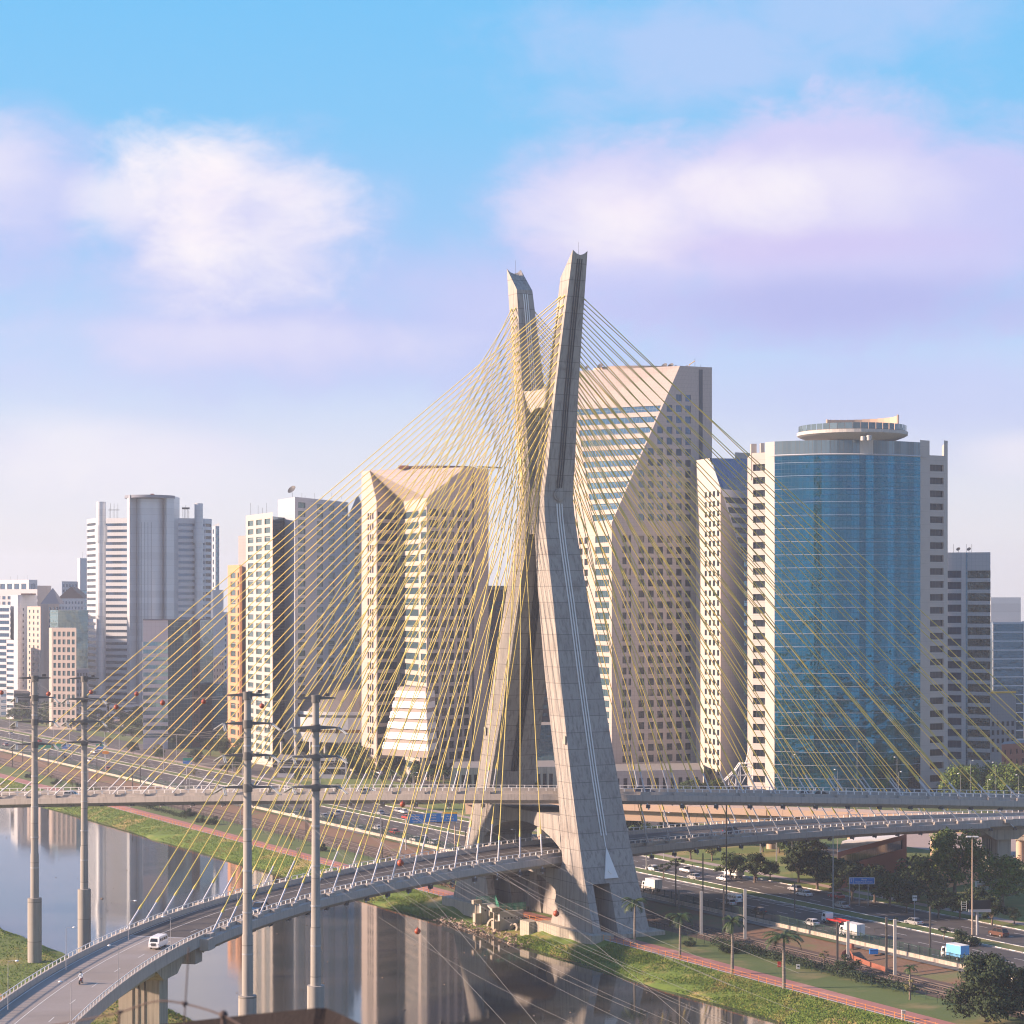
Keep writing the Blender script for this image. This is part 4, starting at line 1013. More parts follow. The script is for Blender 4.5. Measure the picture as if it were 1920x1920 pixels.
m = MB(); m.add([up(L0, zb_), up(R0, zb_), up(R0, zb_ + 2.4), up(L0, zb_ + 2.4), up(L0, zb_) + bkk, up(R0, zb_) + bkk, up(R0, zb_ + 2.4) + bkk, up(L0, zb_ + 2.4) + bkk], [(0, 1, 2, 3), (4, 0, 3, 7), (1, 5, 6, 2), (3, 2, 6, 7), (5, 4, 7, 6), (0, 4, 5, 1)]); m.build('canopy_base', 'stone_pink', T.root)
m = MB(); m.obox(up((R0 + L0) / 2 * .2 + R0 * .8, (zb_ + 3) / 2), (.7, 0, 0), (0, .7, 0), (0, 0, (zb_ - 3) / 2)); m.build('column', 'stone_pink', T.root)
T.done()
# --- the tall tower behind the pylon
a, b_, d, e = G(1072, 824), G(1112, 797), G(1147, 784), G(1335, 800)
bt, dt = G(1064, 814), online(1275, d, e)
T, fac, zk, zt, z0 = cut_tower('office_tower', 'tallest pink stone tower with a big slanted sunlit face rising behind the pylon', a, b_, b_, d, e, bt, dt, 980, 686, 784, 795, None, )
ph = 4.06; zs = z0 + 6.0
fac(a, b_, z0, zk, ('p', [(.12, .28), (.36, .52), (.6, .76)], ph, 2.4, zs, 'glass_dark'))
ztw = ZT(755, 800); fr = (ztw - zk) / (zt - zk); bm = b_ * (1 - fr) + bt * fr; dm = d * (1 - fr) + dt * fr
at = a + (bt - a) * 1.0
T.blank(up(a, zk), up(b_, zk), up(bt, zt), up(bt, zt))
fac(b_, d, z0, zk, ('p', [(.12, .86)], ph, 2.5, zs, 'glass_sky'))
fac(b_, d, zk, ztw, ('r', ph, 2.3, zs, 'glass_sky', .02), bm, dm)
T.blank(up(bm, ztw), up(dm, ztw), up(dt, zt), up(bt, zt))
cb = [(.105, .145), (.165, .19), (.263, .32), (.357, .414), (.45, .507), (.543, .60), (.637, .694), (.73, .787)]
fac(d, e, z0, zk, ('p', cb, ph, 2.55, zs, 'glass_dark'))
# upper part of the shaded face: columns drop out one by one as the slanted cut crosses them
z = zs
while z < zk: z += ph
while z < zt + 5:
    zn = min(z, zt); zp = z - ph
    f0 = max(0, (max(zp + 2.55, zk) - zk) / (zt - zk)); f1 = min(1, (zn - zk) / (zt - zk)); f2 = min(1, (min(z + 2.55, zt) - zk) / (zt - zk))
    lo = max(zp + 2.55, zk)
    xa = lambda f: up(d * (1 - f) + dt * f, zk + (zt - zk) * f)
    hi = min(z, zt)
    fl, fh = (lo - zk) / (zt - zk), (hi - zk) / (zt - zk)
    if fh > fl + 1e-4: T.blank(xa(fl), up(e, lo), up(e, hi), xa(fh))
    if z >= zt: break
    top = min(z + 2.55, zt); f2 = (top - zk) / (zt - zk)
    A_, B2, C2, D2 = xa(fh), up(e, z), up(e, top), xa(f2)
    if z < ZT(735, 795):
        # windows at fixed positions along d-e that lie right of the cut (with a margin)
        s0 = (D2 - d).xy.length / (e - d).xy.length; sA = (A_ - d).xy.length / (e - d).xy.length
        keep = [q for q in cb[2:] if q[0] > s0 + .03]
        edge = keep[0][0] - .02 if keep else 1.0
        p1, p2 = up(d + (e - d) * edge, z), up(d + (e - d) * edge, top)
        T.blank(A_, p1, p2, D2)
        if keep: T.facade(p1, B2, C2, p2, [((q0 - edge) / (1 - edge), (q1 - edge) / (1 - edge)) for q0, q1 in keep], [(0, 1)], 'glass_blue')
    else: T.blank(A_, B2, C2, D2)
    z += ph
m = MB(); nrm = (e - d).cross(Z).normalized(); q0, q1 = d + (e - d) * .865, d + (e - d) * .905
m.add([up(q0 + nrm * .05, zt - 55), up(q1 + nrm * .05, zt - 55), up(q1 + nrm * .05, zt - 1), up(q0 + nrm * .05, zt - 1)], [(0, 1, 2, 3)]); m.build('glass_slot', 'curtain_navy', T.root)
bk = Vector((.06, 1, 0)) * 40
T.blank(up(a + bk, z0), up(a, z0), up(a, zk), up(a + bk, zk)); T.blank(up(bt + bk, zk), up(a, zk), up(bt, zt), up(bt + bk, zt)); T.blank(up(e, z0), up(e + bk, z0), up(e + bk, zt), up(e, zt)); roofcap(T, [bt, dt, e, e + bk, bt + bk], zt)
m = MB(); c0 = G(1195, 822, zt); n = 36
m.add([c0 + Vector((math.cos(i * 2 * math.pi / n) * 17, math.sin(i * 2 * math.pi / n) * 11, h)) for h in (0, 1.9) for i in range(n)], [(i, (i + 1) % n, n + (i + 1) % n, n + i) for i in range(n)] + [tuple(range(n, 2 * n))])
m.build('roof_drum', 'beam_peach', T.root)
for px in (1101, 1126, 1246, 1258, 1266, 1287):
    m = MB(); dish(m, G(px, 815, zt), 1.0 + px % 3 * .35); m.build('satellite_dish', 'dark_metal', T.root)
m = MB(); antenna(m, G(1303, 810, zt), 4.5); antenna(m, G(1314, 810, zt), 2.2); m.build('antenna', 'dark_metal', T.root)
m = MB(); p = G(1292, 808, zt); m.tube([p, p + Z * 1.8], .1, 5); m.tube([p + Z * 1.8, p + Vector((2.2, 0, 3.3))], .14, 5); m.build('roof_crane', 'sign_yellow', T.root)
T.done()
# --- narrow tower with slanted glass top
a, b_, c, d = G(1305, 792), G(1351, 768), G(1394, 778), G(1415, 784)
bt = G(1330, 780)
T = Bld('office_tower', 'cream tower with four narrow window columns and a slanted blue glass top', (a + d) / 2, wall='stone_white'); zt = ZT(859, 780); zk = ZT(1050, 772); T.zt = zt; T.P = [a, d]
def rws(zlo, zhi, zs, ph, h):
    out = []; z = zs
    while z < zlo + .3: z += ph
    while z + h < zhi: out.append(((z - zlo) / (zhi - zlo), (z + h - zlo) / (zhi - zlo))); z += ph
    return out
zb = ZT(915, 768); ph = 3.6
T.facade(up(a, 3), up(b_, 3), up(b_, zb), up(a, zb), [(.36, .45), (.53, .62), (.69, .78), (.86, .95)], rws(3, zb, 6, ph, 2.1), 'glass_dark')
T.blank(up(a, zb), up(b_, zb), up(bt, zt), up(a, zt)); cp = G(1352, 770)
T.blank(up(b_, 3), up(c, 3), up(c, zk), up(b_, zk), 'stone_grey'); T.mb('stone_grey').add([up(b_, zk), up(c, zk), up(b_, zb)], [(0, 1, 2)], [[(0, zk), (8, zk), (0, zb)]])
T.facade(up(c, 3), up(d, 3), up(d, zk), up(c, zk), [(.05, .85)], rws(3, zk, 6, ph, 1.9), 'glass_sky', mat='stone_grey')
zg = ZT(918, 772); ck = c * (1 - (zg - zk) / (zb - zk)) + b_ * ((zg - zk) / (zb - zk))
T.facade(up(c, zk), up(d, zk), up(d, zg), up(ck, zg), [(.04, .999)], rws(zk, zg, zk - 1, ph, 2.1), 'glass_dark', mat='pale_render')
T.blank(up(ck, zg), up(d, zg), up(d, zt), up(bt + Vector((.6, .3, 0)), zt), 'glass_blue', 'glass_roof')
bk = Vector((.10, 1, 0)) * 26
T.blank(up(a + bk, 3), up(a, 3), up(a, zt), up(a + bk, zt)); roofcap(T, [a, bt, d, d + bk, a + bk], zt); T.done()
# --- round blue glass tower with balconies and helipad
Y0 = 725
T = Bld('glass_tower', 'blue curved glass tower with stone balcony wings and a round rooftop platform', G(1598, Y0), wall='marble')
A1, A2, A3 = G(1411, 741), G(1435, 738), G(1452, 734); E1, E2, E3, E4 = G(1725, 738), G(1743, 741), G(1770, 744), G(1777, 746)
z828, z849 = ZT(828, 734), ZT(849, 720)
ph = 4.5
def balc(p, q, zt, glass='glass_dark', par='wall'):
    T.facade(up(p, 3), up(q, 3), up(q, zt), up(p, zt), [(.03, .97)], rws(3, zt - 1.5, 5.2, ph, 2.3) and [(x * (zt - 4.5) / (zt - 3), y * (zt - 4.5) / (zt - 3)) for x, y in rws(3, zt - 1.5, 5.2, ph, 2.3)], glass, rec=.7)
balc(A1, A2, ZT(851, 745))
m = T.mb(); m.box(A1.x - .3, A1.y + 1.5, ZT(900, 745), A1.x + 1.6, A1.y + 5, ZT(833, 745)); m.box(A2.x - 1.4, A2.y + 1.5, ZT(900, 745), A2.x - .1, A2.y + 5, ZT(833, 745))
T.blank(up(A2, 3), up(A3, 3), up(A3, z828), up(A2, z828)); T.blank(up(E1, 3), up(E2, 3), up(E2, ZT(825, 738)), up(E1, ZT(825, 738)), 'marble')
balc(E2, E3, ZT(855, 745)); T.blank(up(E3, 3), up(E4, 3), up(E4, ZT(829, 752)), up(E3, ZT(829, 752)))
T.blank(up(E4, 3), up(E4 + Vector((3, 25, 0)), 3), up(E4 + Vector((3, 25, 0)), ZT(829, 752)), up(E4, ZT(829, 752))); T.blank(up(A1 + Vector((1, 25, 0)), 3), up(A1, 3), up(A1, ZT(851, 745)), up(A1 + Vector((1, 25, 0)), ZT(851, 745)))
T.blank(up(A3, 3), up(A3 + Vector((0, 8, 0)), 3), up(A3 + Vector((0, 8, 0)), z828), up(A3, z828)); 
# curved curtain wall: arc through A3 and E1 bulging towards the camera
n = 20; arc = []
for i in range(n + 1):
    t_ = i / n; p = A3 * (1 - t_) + E1 * t_; arc.append(p + Vector((0, -9.0 * 4 * t_ * (1 - t_) - .5, 0)))
u_ = 0
for i, (p, q) in enumerate(zip(arc, arc[1:])):
    w_ = (q - p).length
    T.mb('curtain_blue', 'curtain_wall').quad(up(p, 3), up(q, 3), up(q, z849), up(p, z849), uv=[(u_, 3), (u_ + w_, 3), (u_ + w_, z849), (u_, z849)])
    T.mb('glass_screen', 'glass_parapet').quad(up(p, z849), up(q, z849), up(q, z828), up(p, z828), uv=[(u_, 0), (u_ + w_, 0), (u_ + w_, 4.6), (u_, 4.6)])
    u_ += w_
roofcap(T, arc + [E2, E3, E3 + Vector((3, 22, 0)), A1 + Vector((1, 22, 0)), A2], z849 - .3)
cwall = [k for k in T.wall if k[1] == 'curtain_blue'][0]
for p in T.wall[cwall].v: pass
m = MB(); z = 7.4   # pale spandrel lines every floor
while z < z849:
    m.tube([up(p, z) + Vector((0, -.06, 0)) for p in arc], .055, 4, sm=False); z += ph
m.tube([up(p, z849) + Vector((0, -.1, 0)) for p in arc], .25, 4, sm=False); m.build('spandrel_line', 'tube_grey', T.root)
def disc(m, c, prof, n=48, ex=1.0):
    pts = []; fs = []
    for (r, z) in prof: pts += [Vector((c.x + math.cos(k * 2 * math.pi / n) * r, c.y + math.sin(k * 2 * math.pi / n) * r * ex, z)) for k in range(n)]
    for i in range(len(prof) - 1):
        for k in range(n): fs.append((i * n + k, i * n + (k + 1) % n, (i + 1) * n + (k + 1) % n, (i + 1) * n + k))
    m.add(pts, fs + [tuple(range((len(prof) - 1) * n, len(prof) * n))], sm=False)
c0 = G(1598, 740); zz = lambda y: ZT(y, 722)
m = MB(); disc(m, c0, [(13.2, zz(850)), (13.2, zz(822)), (14.5, zz(820)), (18.0, zz(813)), (19.0, zz(810)), (19.1, zz(804)), (18.7, zz(804))]); hp = m.build('helipad', 'pale_concrete', T.root)
m = MB(); N_ = 44
for k in range(N_):
    a0, a1 = k * 2 * math.pi / N_, (k + .92) * 2 * math.pi / N_; r = 18.6
    p, q = Vector((c0.x + math.cos(a0) * r, c0.y + math.sin(a0) * r, zz(804))), Vector((c0.x + math.cos(a1) * r, c0.y + math.sin(a1) * r, zz(804)))
    m.add([p, q, q + Z * 2.2, p + Z * 2.2], [(0, 1, 2, 3)], [[(.2, 0), (1.4, 0), (1.4, 2), (.2, 2)]])
m.build('glass_balustrade', 'glass_screen', hp)
m = MB(); pts = []
for k in range(15):
    a0 = -.35 + k * math.pi * 1.0 / 14; pts.append(Vector((c0.x + 3 + math.cos(a0) * 12.5, c0.y - 2 + math.sin(a0) * 9, 0)))
for p, q, k in zip(pts, pts[1:], range(14)):
    h = zz(776) + .9 - k * .09; m.obox((p + q) / 2 + Z * ((zz(804) + h) / 2), (q - p) / 2, (q - p).cross(Z).normalized() * .25, Z * ((h - zz(804)) / 2))
m.build('curved_wall', 'beam_peach', hp)
m = MB(); m.tube([G(1618, 722, zz(826)), G(1618, 722, zz(818))], .8, 10); m.tube([G(1629, 722, zz(826)), G(1629, 722, zz(816))], 1.0, 10); m.build('tank', 'pale_concrete', T.root)
T.done()
block('office_tower', 'thin concrete crane arm and roof of a tower behind the slanted glass top', [(1378, 800), (1408, 805)], 848, [None], 10, 'stone_white')
# --- right edge towers
def sl(b):
    for px, k in ((1788, 'a'), (1797, 'd'), (1812, 'a'), (1817, 'd'), (1822, 'a')):
        antenna(b.mb('dark_metal', 'antenna'), G(px, 870, b.zt), 3.5) if k == 'a' else dish(b.mb('dark_metal', 'satellite_dish'), G(px, 870, b.zt), .9)
block('office_tower', 'grey-pink marble tower with bands of rippling mirrored glass right of the round glass tower', [(1770, 868), (1803, 866), (1811, 866), (1814, 866), (1857, 862)], 1036,
      [('r', 4.6, 2.9, 7.4, 4, 'glass_blue', .02), None, ('c', 'curtain_navy'), ('r', 4.6, 3.1, 7.4, 4, 'glass_mixed', .0)], 30, 'marble_pale', extra=sl)
block('office_tower', 'blue glass tower with white floor lines at the right edge of the photo', [(1857, 1010), (1862, 1000), (1919, 1004)], 1166, [('c', 'curtain_navy'), ('r', 4.2, 3.7, .8, 2, 'curtain_navy', .0)], 26, 'panel_white',
      extra=lambda b: b.mb('panel_metal', 'roof_block').box(G(1858, 1004).x, 1004, b.zt, G(1914, 1004).x, 1022, ZT(1120, 1004)))
block('tower', 'sliver of a pale tower at the very right edge', [(1916, 1200), (1960, 1210)], 1165, [('p', 4, .5, 4, 2, 2, 3, 'glass_blue')], 20, 'pale_render')
block('office_block', 'unfinished grey block wrapped in netting under a yellow top rail', [(1856, 900), (1905, 905)], 1300, [('p', 5, .55, 3.6, 2.0, 12, 3, 'glass_dark')], 20, 'stone_grey', extra=lambda b: parapet(b, .8, 'sign_yellow', .3))
block('house', 'dark red brick house with trees around it at the right edge', [(1878, 780), (1925, 790)], 1396, [('p', 4, .3, 3.6, 1.8, 2, 3, 'glass_dark')], 16, 'brick_red')
# --- podiums and low buildings
block('podium', 'long low stone podium with tall dark openings at the foot of the tallest tower', [(1130, 745), (1318, 752)], 1446, [('p', 12, .5, 30, 7.0, 2.6, 0.5, 'glass_dark')], 32, 'stone_pink')
block('podium', 'low terrace with a colonnade behind the far pylon leg', [(845, 742), (1045, 748)], 1440, [('p', 16, .6, 30, 6.0, 2.4, 0.5, 'glass_dark')], 30, 'wall_white')
block('podium', 'blue glass low building between the bridge legs', [(985, 790), (1060, 795)], 1360, [('c', 'curtain_navy')], 20, 'slate')
# auditorium with dark domed roof
T = Bld('auditorium', 'round-fronted auditorium with a dark domed metal roof and white curved walls', G(620, 800), wall='panel_white')
c0 = G(664, 905); 
def ell(rx, ry, n=40): return [Vector((c0.x + math.cos(k * 2 * math.pi / n) * rx, c0.y + math.sin(k * 2 * math.pi / n) * ry, 0)) for k in range(n)]
def ringz(mat, part, r0, r1, z0_, z1_, cap=False):
    m = T.mb(mat, part); a_, b2 = ell(*r0), ell(*r1); n = len(a_); m.add([up(p, z0_) for p in a_] + [up(p, z1_) for p in b2], [(k, (k + 1) % n, n + (k + 1) % n, n + k) for k in range(n)] + ([tuple(range(n, 2 * n))] if cap else []))
zy = lambda y: ZT(y, 874)
ringz('curtain_navy', 'glass_band', (24, 26), (24, 26), 3, zy(1388)); ringz('panel_white', 'wall', (30, 32), (31, 33), zy(1392), zy(1374)); ringz('orange_render', 'band', (29, 31), (29, 31), zy(1375), zy(1368))
ringz('panel_white', 'wall', (31, 33), (31, 33), zy(1368), zy(1346), True); ringz('glass_teal', 'glass_band', (28, 30), (28, 30), zy(1347), zy(1341)); ringz('panel_white', 'wall', (30, 32), (30, 32), zy(1341), zy(1335), True)
pr = [(29, 31, 1335), (26, 28, 1314), (21, 23, 1295), (13, 15, 1281), (4, 5, 1275)]
for p, q in zip(pr, pr[1:]): ringz('dome_metal', 'dome', p[:2], q[:2], zy(p[2]), zy(q[2]), q[0] == 4)
for k in range(9):
    m = MB(); x = c0.x - 28 + k * 6; m.tube([Vector((x, c0.y - 27, 3)), Vector((x, c0.y - 27, zy(1392)))], .5, 8); m.build('column', 'pale_concrete', T.root)
T.done()
block('office_block', 'small dark pavilion with a flat roof and glass walls in front of the auditorium', [(520, 830), (650, 822)], 1420, [('r', 3, 2.2, 1, .3, 'glass_dark', .02)], 16, 'slate')
block('warehouse', 'long low shed with a white corrugated roof and red brick wall behind the trees', [(1570, 505), (1700, 545)], 1598, [('r', 8, 2.4, 1.2, .5, 'glass_dark', .05)], 24, 'brick_red', roof='cargo_white')
block('house', 'orange rendered low house half hidden behind the big tree', [(1735, 500), (1835, 520)], 1620, [('p', 5, .4, 3, 1.5, 1, .5, 'glass_dark')], 14, 'orange_render', roof='roof_tile')
block('warehouse', 'grey shed with a red tiled lean-to under the end of the lower deck', [(1868, 640), (1960, 650)], 1560, [('r', 8, 2.4, 1.2, .5, 'glass_dark', .05)], 20, 'panel_blue', roof='roof_tile')
# offices standing further back fill the skyline gaps
rb = random.Random(21)
fill = [(165, 200, 1305), (205, 262, 1322), (262, 300, 1318), (300, 345, 1345), (352, 398, 1352), (0, 60, 1296)]
for k, (x0, x1, yt) in enumerate(fill):
    block('office_block', ['pale low block at the foot of the left round shaft', 'white low block under the central drum of the striped tower', 'small white block right of the central drum base', 'grey low block below the mirrored wedge building', 'dark low block under the right round shaft', 'low grey block at the left edge under the far towers'][k], [(x0, 1240 + k * 6), (x1, 1246 + k * 6)], yt, [('r', 3.6, 1.8, 1.5, 1, 'glass_blue', .03)], 18, ['pale_render', 'panel_white', 'pale_render', 'stone_grey', 'slate', 'pale_render'][k])
# ---------------------------------------------------------------- transmission poles, wires, marker balls
def tpole(px, v_, u_, zb, ztop, arms, rb, label, double):
    base = B(u_, v_, 0); t = empty('transmission_pole', base, label, 'power pole', 'concrete transmission poles along the river')
    m = MB(); m.tube([base, up(base, zb)], 1.32, 24); m.build('base', 'pole_concrete', t)
    m = MB(); H = ztop - zb; m.tube([up(base, zb), up(base, zb + H * .2), up(base, zb + H * .2 + .2), up(base, ztop)], [.80, .78, .70, .50], 20)
    sh = m.build('shaft', 'pole_concrete', t)
    m = MB()
    for k in range(1, 7):
        z = zb + H * k / 7.2; r = .80 - .3 * (z - zb) / H + .05; m.tube([up(base, z - .12), up(base, z + .12)], r, 20)
    m.build('band', 'steel_grey', sh)
    X = Vector((1, .10, 0)).normalized()
    for k, za in enumerate(arms):
        m = MB(); half = 3.0 if k == 0 else 3.4
        Yv = Z.cross(X)
        for sy in ((-.55, .55) if (double and k) else (0,)):
            m.add([base - X * half + Yv * sy + Z * (za - base.z + .10)] * 0 or [up(base, za) + X * a + Yv * (sy + c_) + Z * d for a, c_, d in ((-half, -.12, .05), (0, -.3, .30), (half, -.12, .05), (half, -.12, -.12), (0, -.3, -.30), (-half, -.12, -.12), (-half, .12, .05), (0, .3, .30), (half, .12, .05), (half, .12, -.12), (0, .3, -.30), (-half, .12, -.12))],
                  [(0, 1, 4, 5), (1, 2, 3, 4), (11, 10, 7, 6), (10, 9, 8, 7), (6, 7, 1, 0), (7, 8, 2, 1), (5, 4, 10, 11), (4, 3, 9, 10), (0, 5, 11, 6), (2, 8, 9, 3)])
        m.tube([up(base, za - .7), up(base, za + .45)], .72, 14)
        ar = m.build('crossarm', 'arm_metal', t)
        if k:
            for sg in (-1, 1):
                for dy, dz in ((1, -1.0), (-1, -1.0)):
                    p = up(base, za) + X * half * sg; e = p + U * 2.2 * dy + Z * dz + X * .5 * sg; m = MB()
                    for o_ in (-.12, .12): m.tube([p + Yv * .2 * dy + X * o_, e + X * o_], .10, 6)
                    m.build('insulator', 'insulator', ar)
        else:
            m = MB(); m.box(base.x + 1.5, base.y - .3, za + .25, base.x + 2.1, base.y + .3, za + .7); m.build('aircraft_light', 'dark_metal', ar)
    return t
PL = [(65, -116.5, 8.2, 15.8, 57.6, (57.7, 54.0, 49.4, 45.1), 'leftmost tall concrete power pole standing on the grassy near bank', False),
      (158, -100.2, 18.0, 13.6, 56.6, (56.6, 52.4, 47.8, 43.6), 'second concrete power pole from the left rising out of the river', True),
      (464, -117.0, 119.5, 15.3, 58.6, (58.7, 54.6, 50.0, 45.4), 'big concrete power pole crossing the white-windowed slab, third from the left', False),
      (592, -101.7, 108.5, 13.7, 57.5, (57.5, 53.0, 48.6, 44.0), 'rightmost big concrete power pole in front of the auditorium dome', True)]
for p in PL: 
    Yd = {65: 406, 158: 435, 464: 308, 592: 325}[p[0]]; q = G(p[0], Yd) - P0
    tpole(p[0], q.dot(V), q.dot(U), p[3], p[4], p[5], 1.3, p[6], p[7])
def cat(a, b, sag, n=24): return [a * (1 - i / n) + b * (i / n) - Z * sag * 4 * (i / n) * (1 - i / n) for i in range(n + 1)]
def pbase(i):
    px = PL[i][0]; Yd = {65: 406, 158: 435, 464: 308, 592: 325}[px]; return G(px, Yd, 0)
def wire(a, b, sag, lab, r=.02, name='power_line'):
    m = MB(); m.tube(cat(a, b, sag), r, 4, caps=False); return tag(m.build(name, 'wire', origin=a), lab, 'power line', 'power lines between the poles')
GRP = 'high voltage wires strung along the river'
X1 = Vector((1, .1, 0)).normalized()
def strung(i, j, arm_k, dx, sag, lab):
    a = up(pbase(i), PL[i][5][arm_k] - .9) + X1 * dx; b = up(pbase(j), PL[j][5][arm_k] - .9) + X1 * dx
    o = wire(a, b, sag, lab); o['group'] = GRP; return a, b
for k in (1, 2, 3):
    for dx in (-3.6, 3.6):
        strung(0, 2, k, dx, 3.0, 'thin grey power wire sagging between two of the concrete poles'); strung(1, 3, k, dx, 3.0, 'thin grey power wire sagging between two of the concrete poles')
# wires coming down towards the camera, to poles beyond the lower right of the view
ends = {2: D(1290, 1990, 190), 3: D(1420, 1960, 200)}
for i in (2, 3):
    for k in (1, 2, 3):
        for dx in (-3.6, 3.6):
            a = up(pbase(i), PL[i][5][k] - .9) + X1 * dx; b = ends[i] + X1 * dx + Z * (3 - k) * 3.6 + Vector((0, -dx * .8, 0))
            o = wire(a, b, 2.0 + k * .4, 'thin grey power wire running down across the river towards the lower right corner', .013); o['group'] = GRP
    
# farther spans leaving the left edge
for i, px in ((0, -160), (1, -60)):
    for k in (1, 2, 3):
        for dx in (-3.6, 3.6):
            a = up(pbase(i), PL[i][5][k] - .9) + X1 * dx; b = a - U * 110; o = wire(a, b, 3, 'thin grey power wire leaving the left pair of poles up the river', .03); o['group'] = GRP
def polyw(pts, lab):
    m = MB(); m.tube(pts, .02, 4, caps=False); return tag(m.build('ground_wire', 'wire', origin=pts[0]), lab, 'power line')
def ball(p, lab, r=.43):
    t = MB(); t.sphere(p, r, 16, 10); t.tube([p + Z * r * .98, p + Z * (r + .12)], .06, 6); return tag(t.build('marker_ball', 'ball_orange', origin=p), lab, 'marker ball', 'orange marker balls on the wires')
wA = [D(60, 1271, 406), D(91, 1296, 396), D(218, 1320, 358), D(305, 1312, 338), D(464, 1304, 308)]
wB = [D(153, 1271, 435), D(171, 1293, 430), D(256, 1296, 402), D(382, 1310, 368), D(491, 1318, 344), D(592, 1308, 325)]
polyw(wA, 'thin top wire with marker balls between the leftmost pole and the third pole'); polyw(wB, 'thin top wire with marker balls between the second pole and the rightmost pole')
polyw([D(-200, 1330, 470), D(3, 1294, 425), D(60, 1271, 406)], 'thin top wire leaving the leftmost pole at the left edge')
ball(wA[1] - Z * .5, 'orange ball on the top wire between the first two poles'); ball(wB[1] - Z * .5, 'orange ball just right of the second pole top')
ball(wB[2] - Z * .5, 'orange ball in front of the silver shaft of the striped tower'); ball(wA[2] - Z * .5, 'lower dark orange ball left of the striped tower drum')
ball(wA[3] - Z * .5, 'orange ball in front of the mirrored wedge building'); ball(wB[3] - Z * .5, 'brightest orange ball left of the orange tower'); ball(wB[4] - Z * .5, 'orange ball beside the top of the third pole'); ball(D(3, 1294, 425) - Z * .5, 'orange ball cut by the left edge')
wC = [D(592, 1308, 325), D(755, 1508, 296), D(1043, 1713, 258), D(1300, 1925, 228)]
wD = [D(464, 1304, 308), D(751, 1618, 262), D(1010, 1925, 225)]
wE = [D(508, 1475, 308), D(783, 1746, 258), D(985, 1960, 225)]
def smoothw(pts, n=10):
    out = []
    for i in range(len(pts) - 1):
        p0, p1, p2, p3 = pts[max(0, i - 1)], pts[i], pts[i + 1], pts[min(len(pts) - 1, i + 2)]
        for k in range(n): t = k / n; out.append(.5 * ((2 * p1) + (p2 - p0) * t + (2 * p0 - 5 * p1 + 4 * p2 - p3) * t * t + (3 * p1 - p0 - 3 * p2 + p3) * t ** 3))
    return out + [pts[-1]]
polyw(smoothw(wC), 'top wire running from the rightmost pole down past the near pylon leg'); polyw(smoothw(wD), 'top wire running from the third pole down across the river'); polyw(smoothw(wE), 'wire from the lowest arm of the third pole down across the river')
ball(wC[1], 'orange ball in front of the upper deck beside the blue road signs', .40); ball(wC[2], 'orange ball in front of the foot of the near pylon leg', .38)
ball(wD[1], 'orange ball in front of the road on the lower deck', .42); ball(wE[1], 'orange ball above the dark water at the bottom', .38)

# ---------------------------------------------------------------- vegetation
def leafquads(m, c, n, rad, size, rr, mi=0, flat=.6):
    for _ in range(n):
        d = Vector((rr.gauss(0, 1), rr.gauss(0, 1), rr.gauss(0, 1) * flat)); d.normalize(); p = c + Vector((d.x * rad[0], d.y * rad[1], d.z * rad[2])) * (rr.random() ** .45)
        nn = (d + Vector((rr.uniform(-.7, .7), rr.uniform(-.7, .7), rr.uniform(-.2, .9)))).normalized(); x = nn.cross(Vector((rr.random(), rr.random(), rr.random()))).normalized(); y = nn.cross(x); s_ = size * rr.uniform(.6, 1.3)
        m.add([p - x * s_ * .5, p + y * s_ * .32, p + x * s_ * .5, p - y * s_ * .32], [(0, 1, 2, 3)], mi=mi)
def tree_tpl(seed, h, r, mat, clumps=26, leaves=70, trunk=.3, size=.55, shape=.75, name='tree', flat=.85):
    rr = random.Random(seed); t = empty(name, (0, 0, 0), 'green tree', 'tree'); th = h * trunk
    m = MB(); k = h * .022 + .08; m.tube([(0, 0, -.3), (rr.uniform(-.1, .1), 0, th * .5), (rr.uniform(-.3, .3), rr.uniform(-.3, .3), th * 1.1)], [k * 1.5, k, k * .8], 8)
    top = Vector((0, 0, th)); cl = []
    for i in range(clumps):
        a = rr.uniform(0, 6.28); e = rr.random(); rad = r * math.sqrt(rr.random()) * (1 - .55 * e ** 2); z = th + (h - th) * (.12 + .78 * e); cl.append(Vector((math.cos(a) * rad, math.sin(a) * rad, z)))
    for c in cl[:9]: m.tube([top - Z * .2, (top + c) / 2 + Vector((0, 0, -.1 * h)) * .5, c], [k * .6, k * .35, k * .12], 5, caps=False)
    m.build('trunk', 'bark', t); m = MB()
    for c in cl:
        q = r * rr.uniform(.24, .40); leafquads(m, c, leaves, (q, q, q * shape), size, rr, flat=flat)
    m.build('crown', mat, t); return t
T_BIG = tree_tpl(1, 15, 8.0, 'leaf_bright', 44, 120, .22, .8)
T_ROUND = tree_tpl(2, 11, 6.0, 'leaf_dark', 95, 150, .04, .55)
T_A = tree_tpl(3, 9, 4.4, 'leaf_dark', 30, 90, .25, .6); T_B = tree_tpl(4, 8, 4.6, 'leaf', 30, 80, .28, .6); T_C = tree_tpl(5, 7, 3.4, 'leaf_olive', 22, 60, .3, .55)
T_D = tree_tpl(6, 10, 5.6, 'leaf', 34, 80, .2, .75); T_FLAT = tree_tpl(8, 5.5, 3.2, 'leaf_dark', 12, 40, .5, .5, .3); T_BUSH = tree_tpl(9, 3.0, 2.8, 'leaf_dark', 22, 80, .08, .35, name='bush'); T_BUSH['category'] = 'bush'
T_SMALL = tree_tpl(10, 4.2, 1.6, 'leaf_olive', 10, 40, .4, .35)
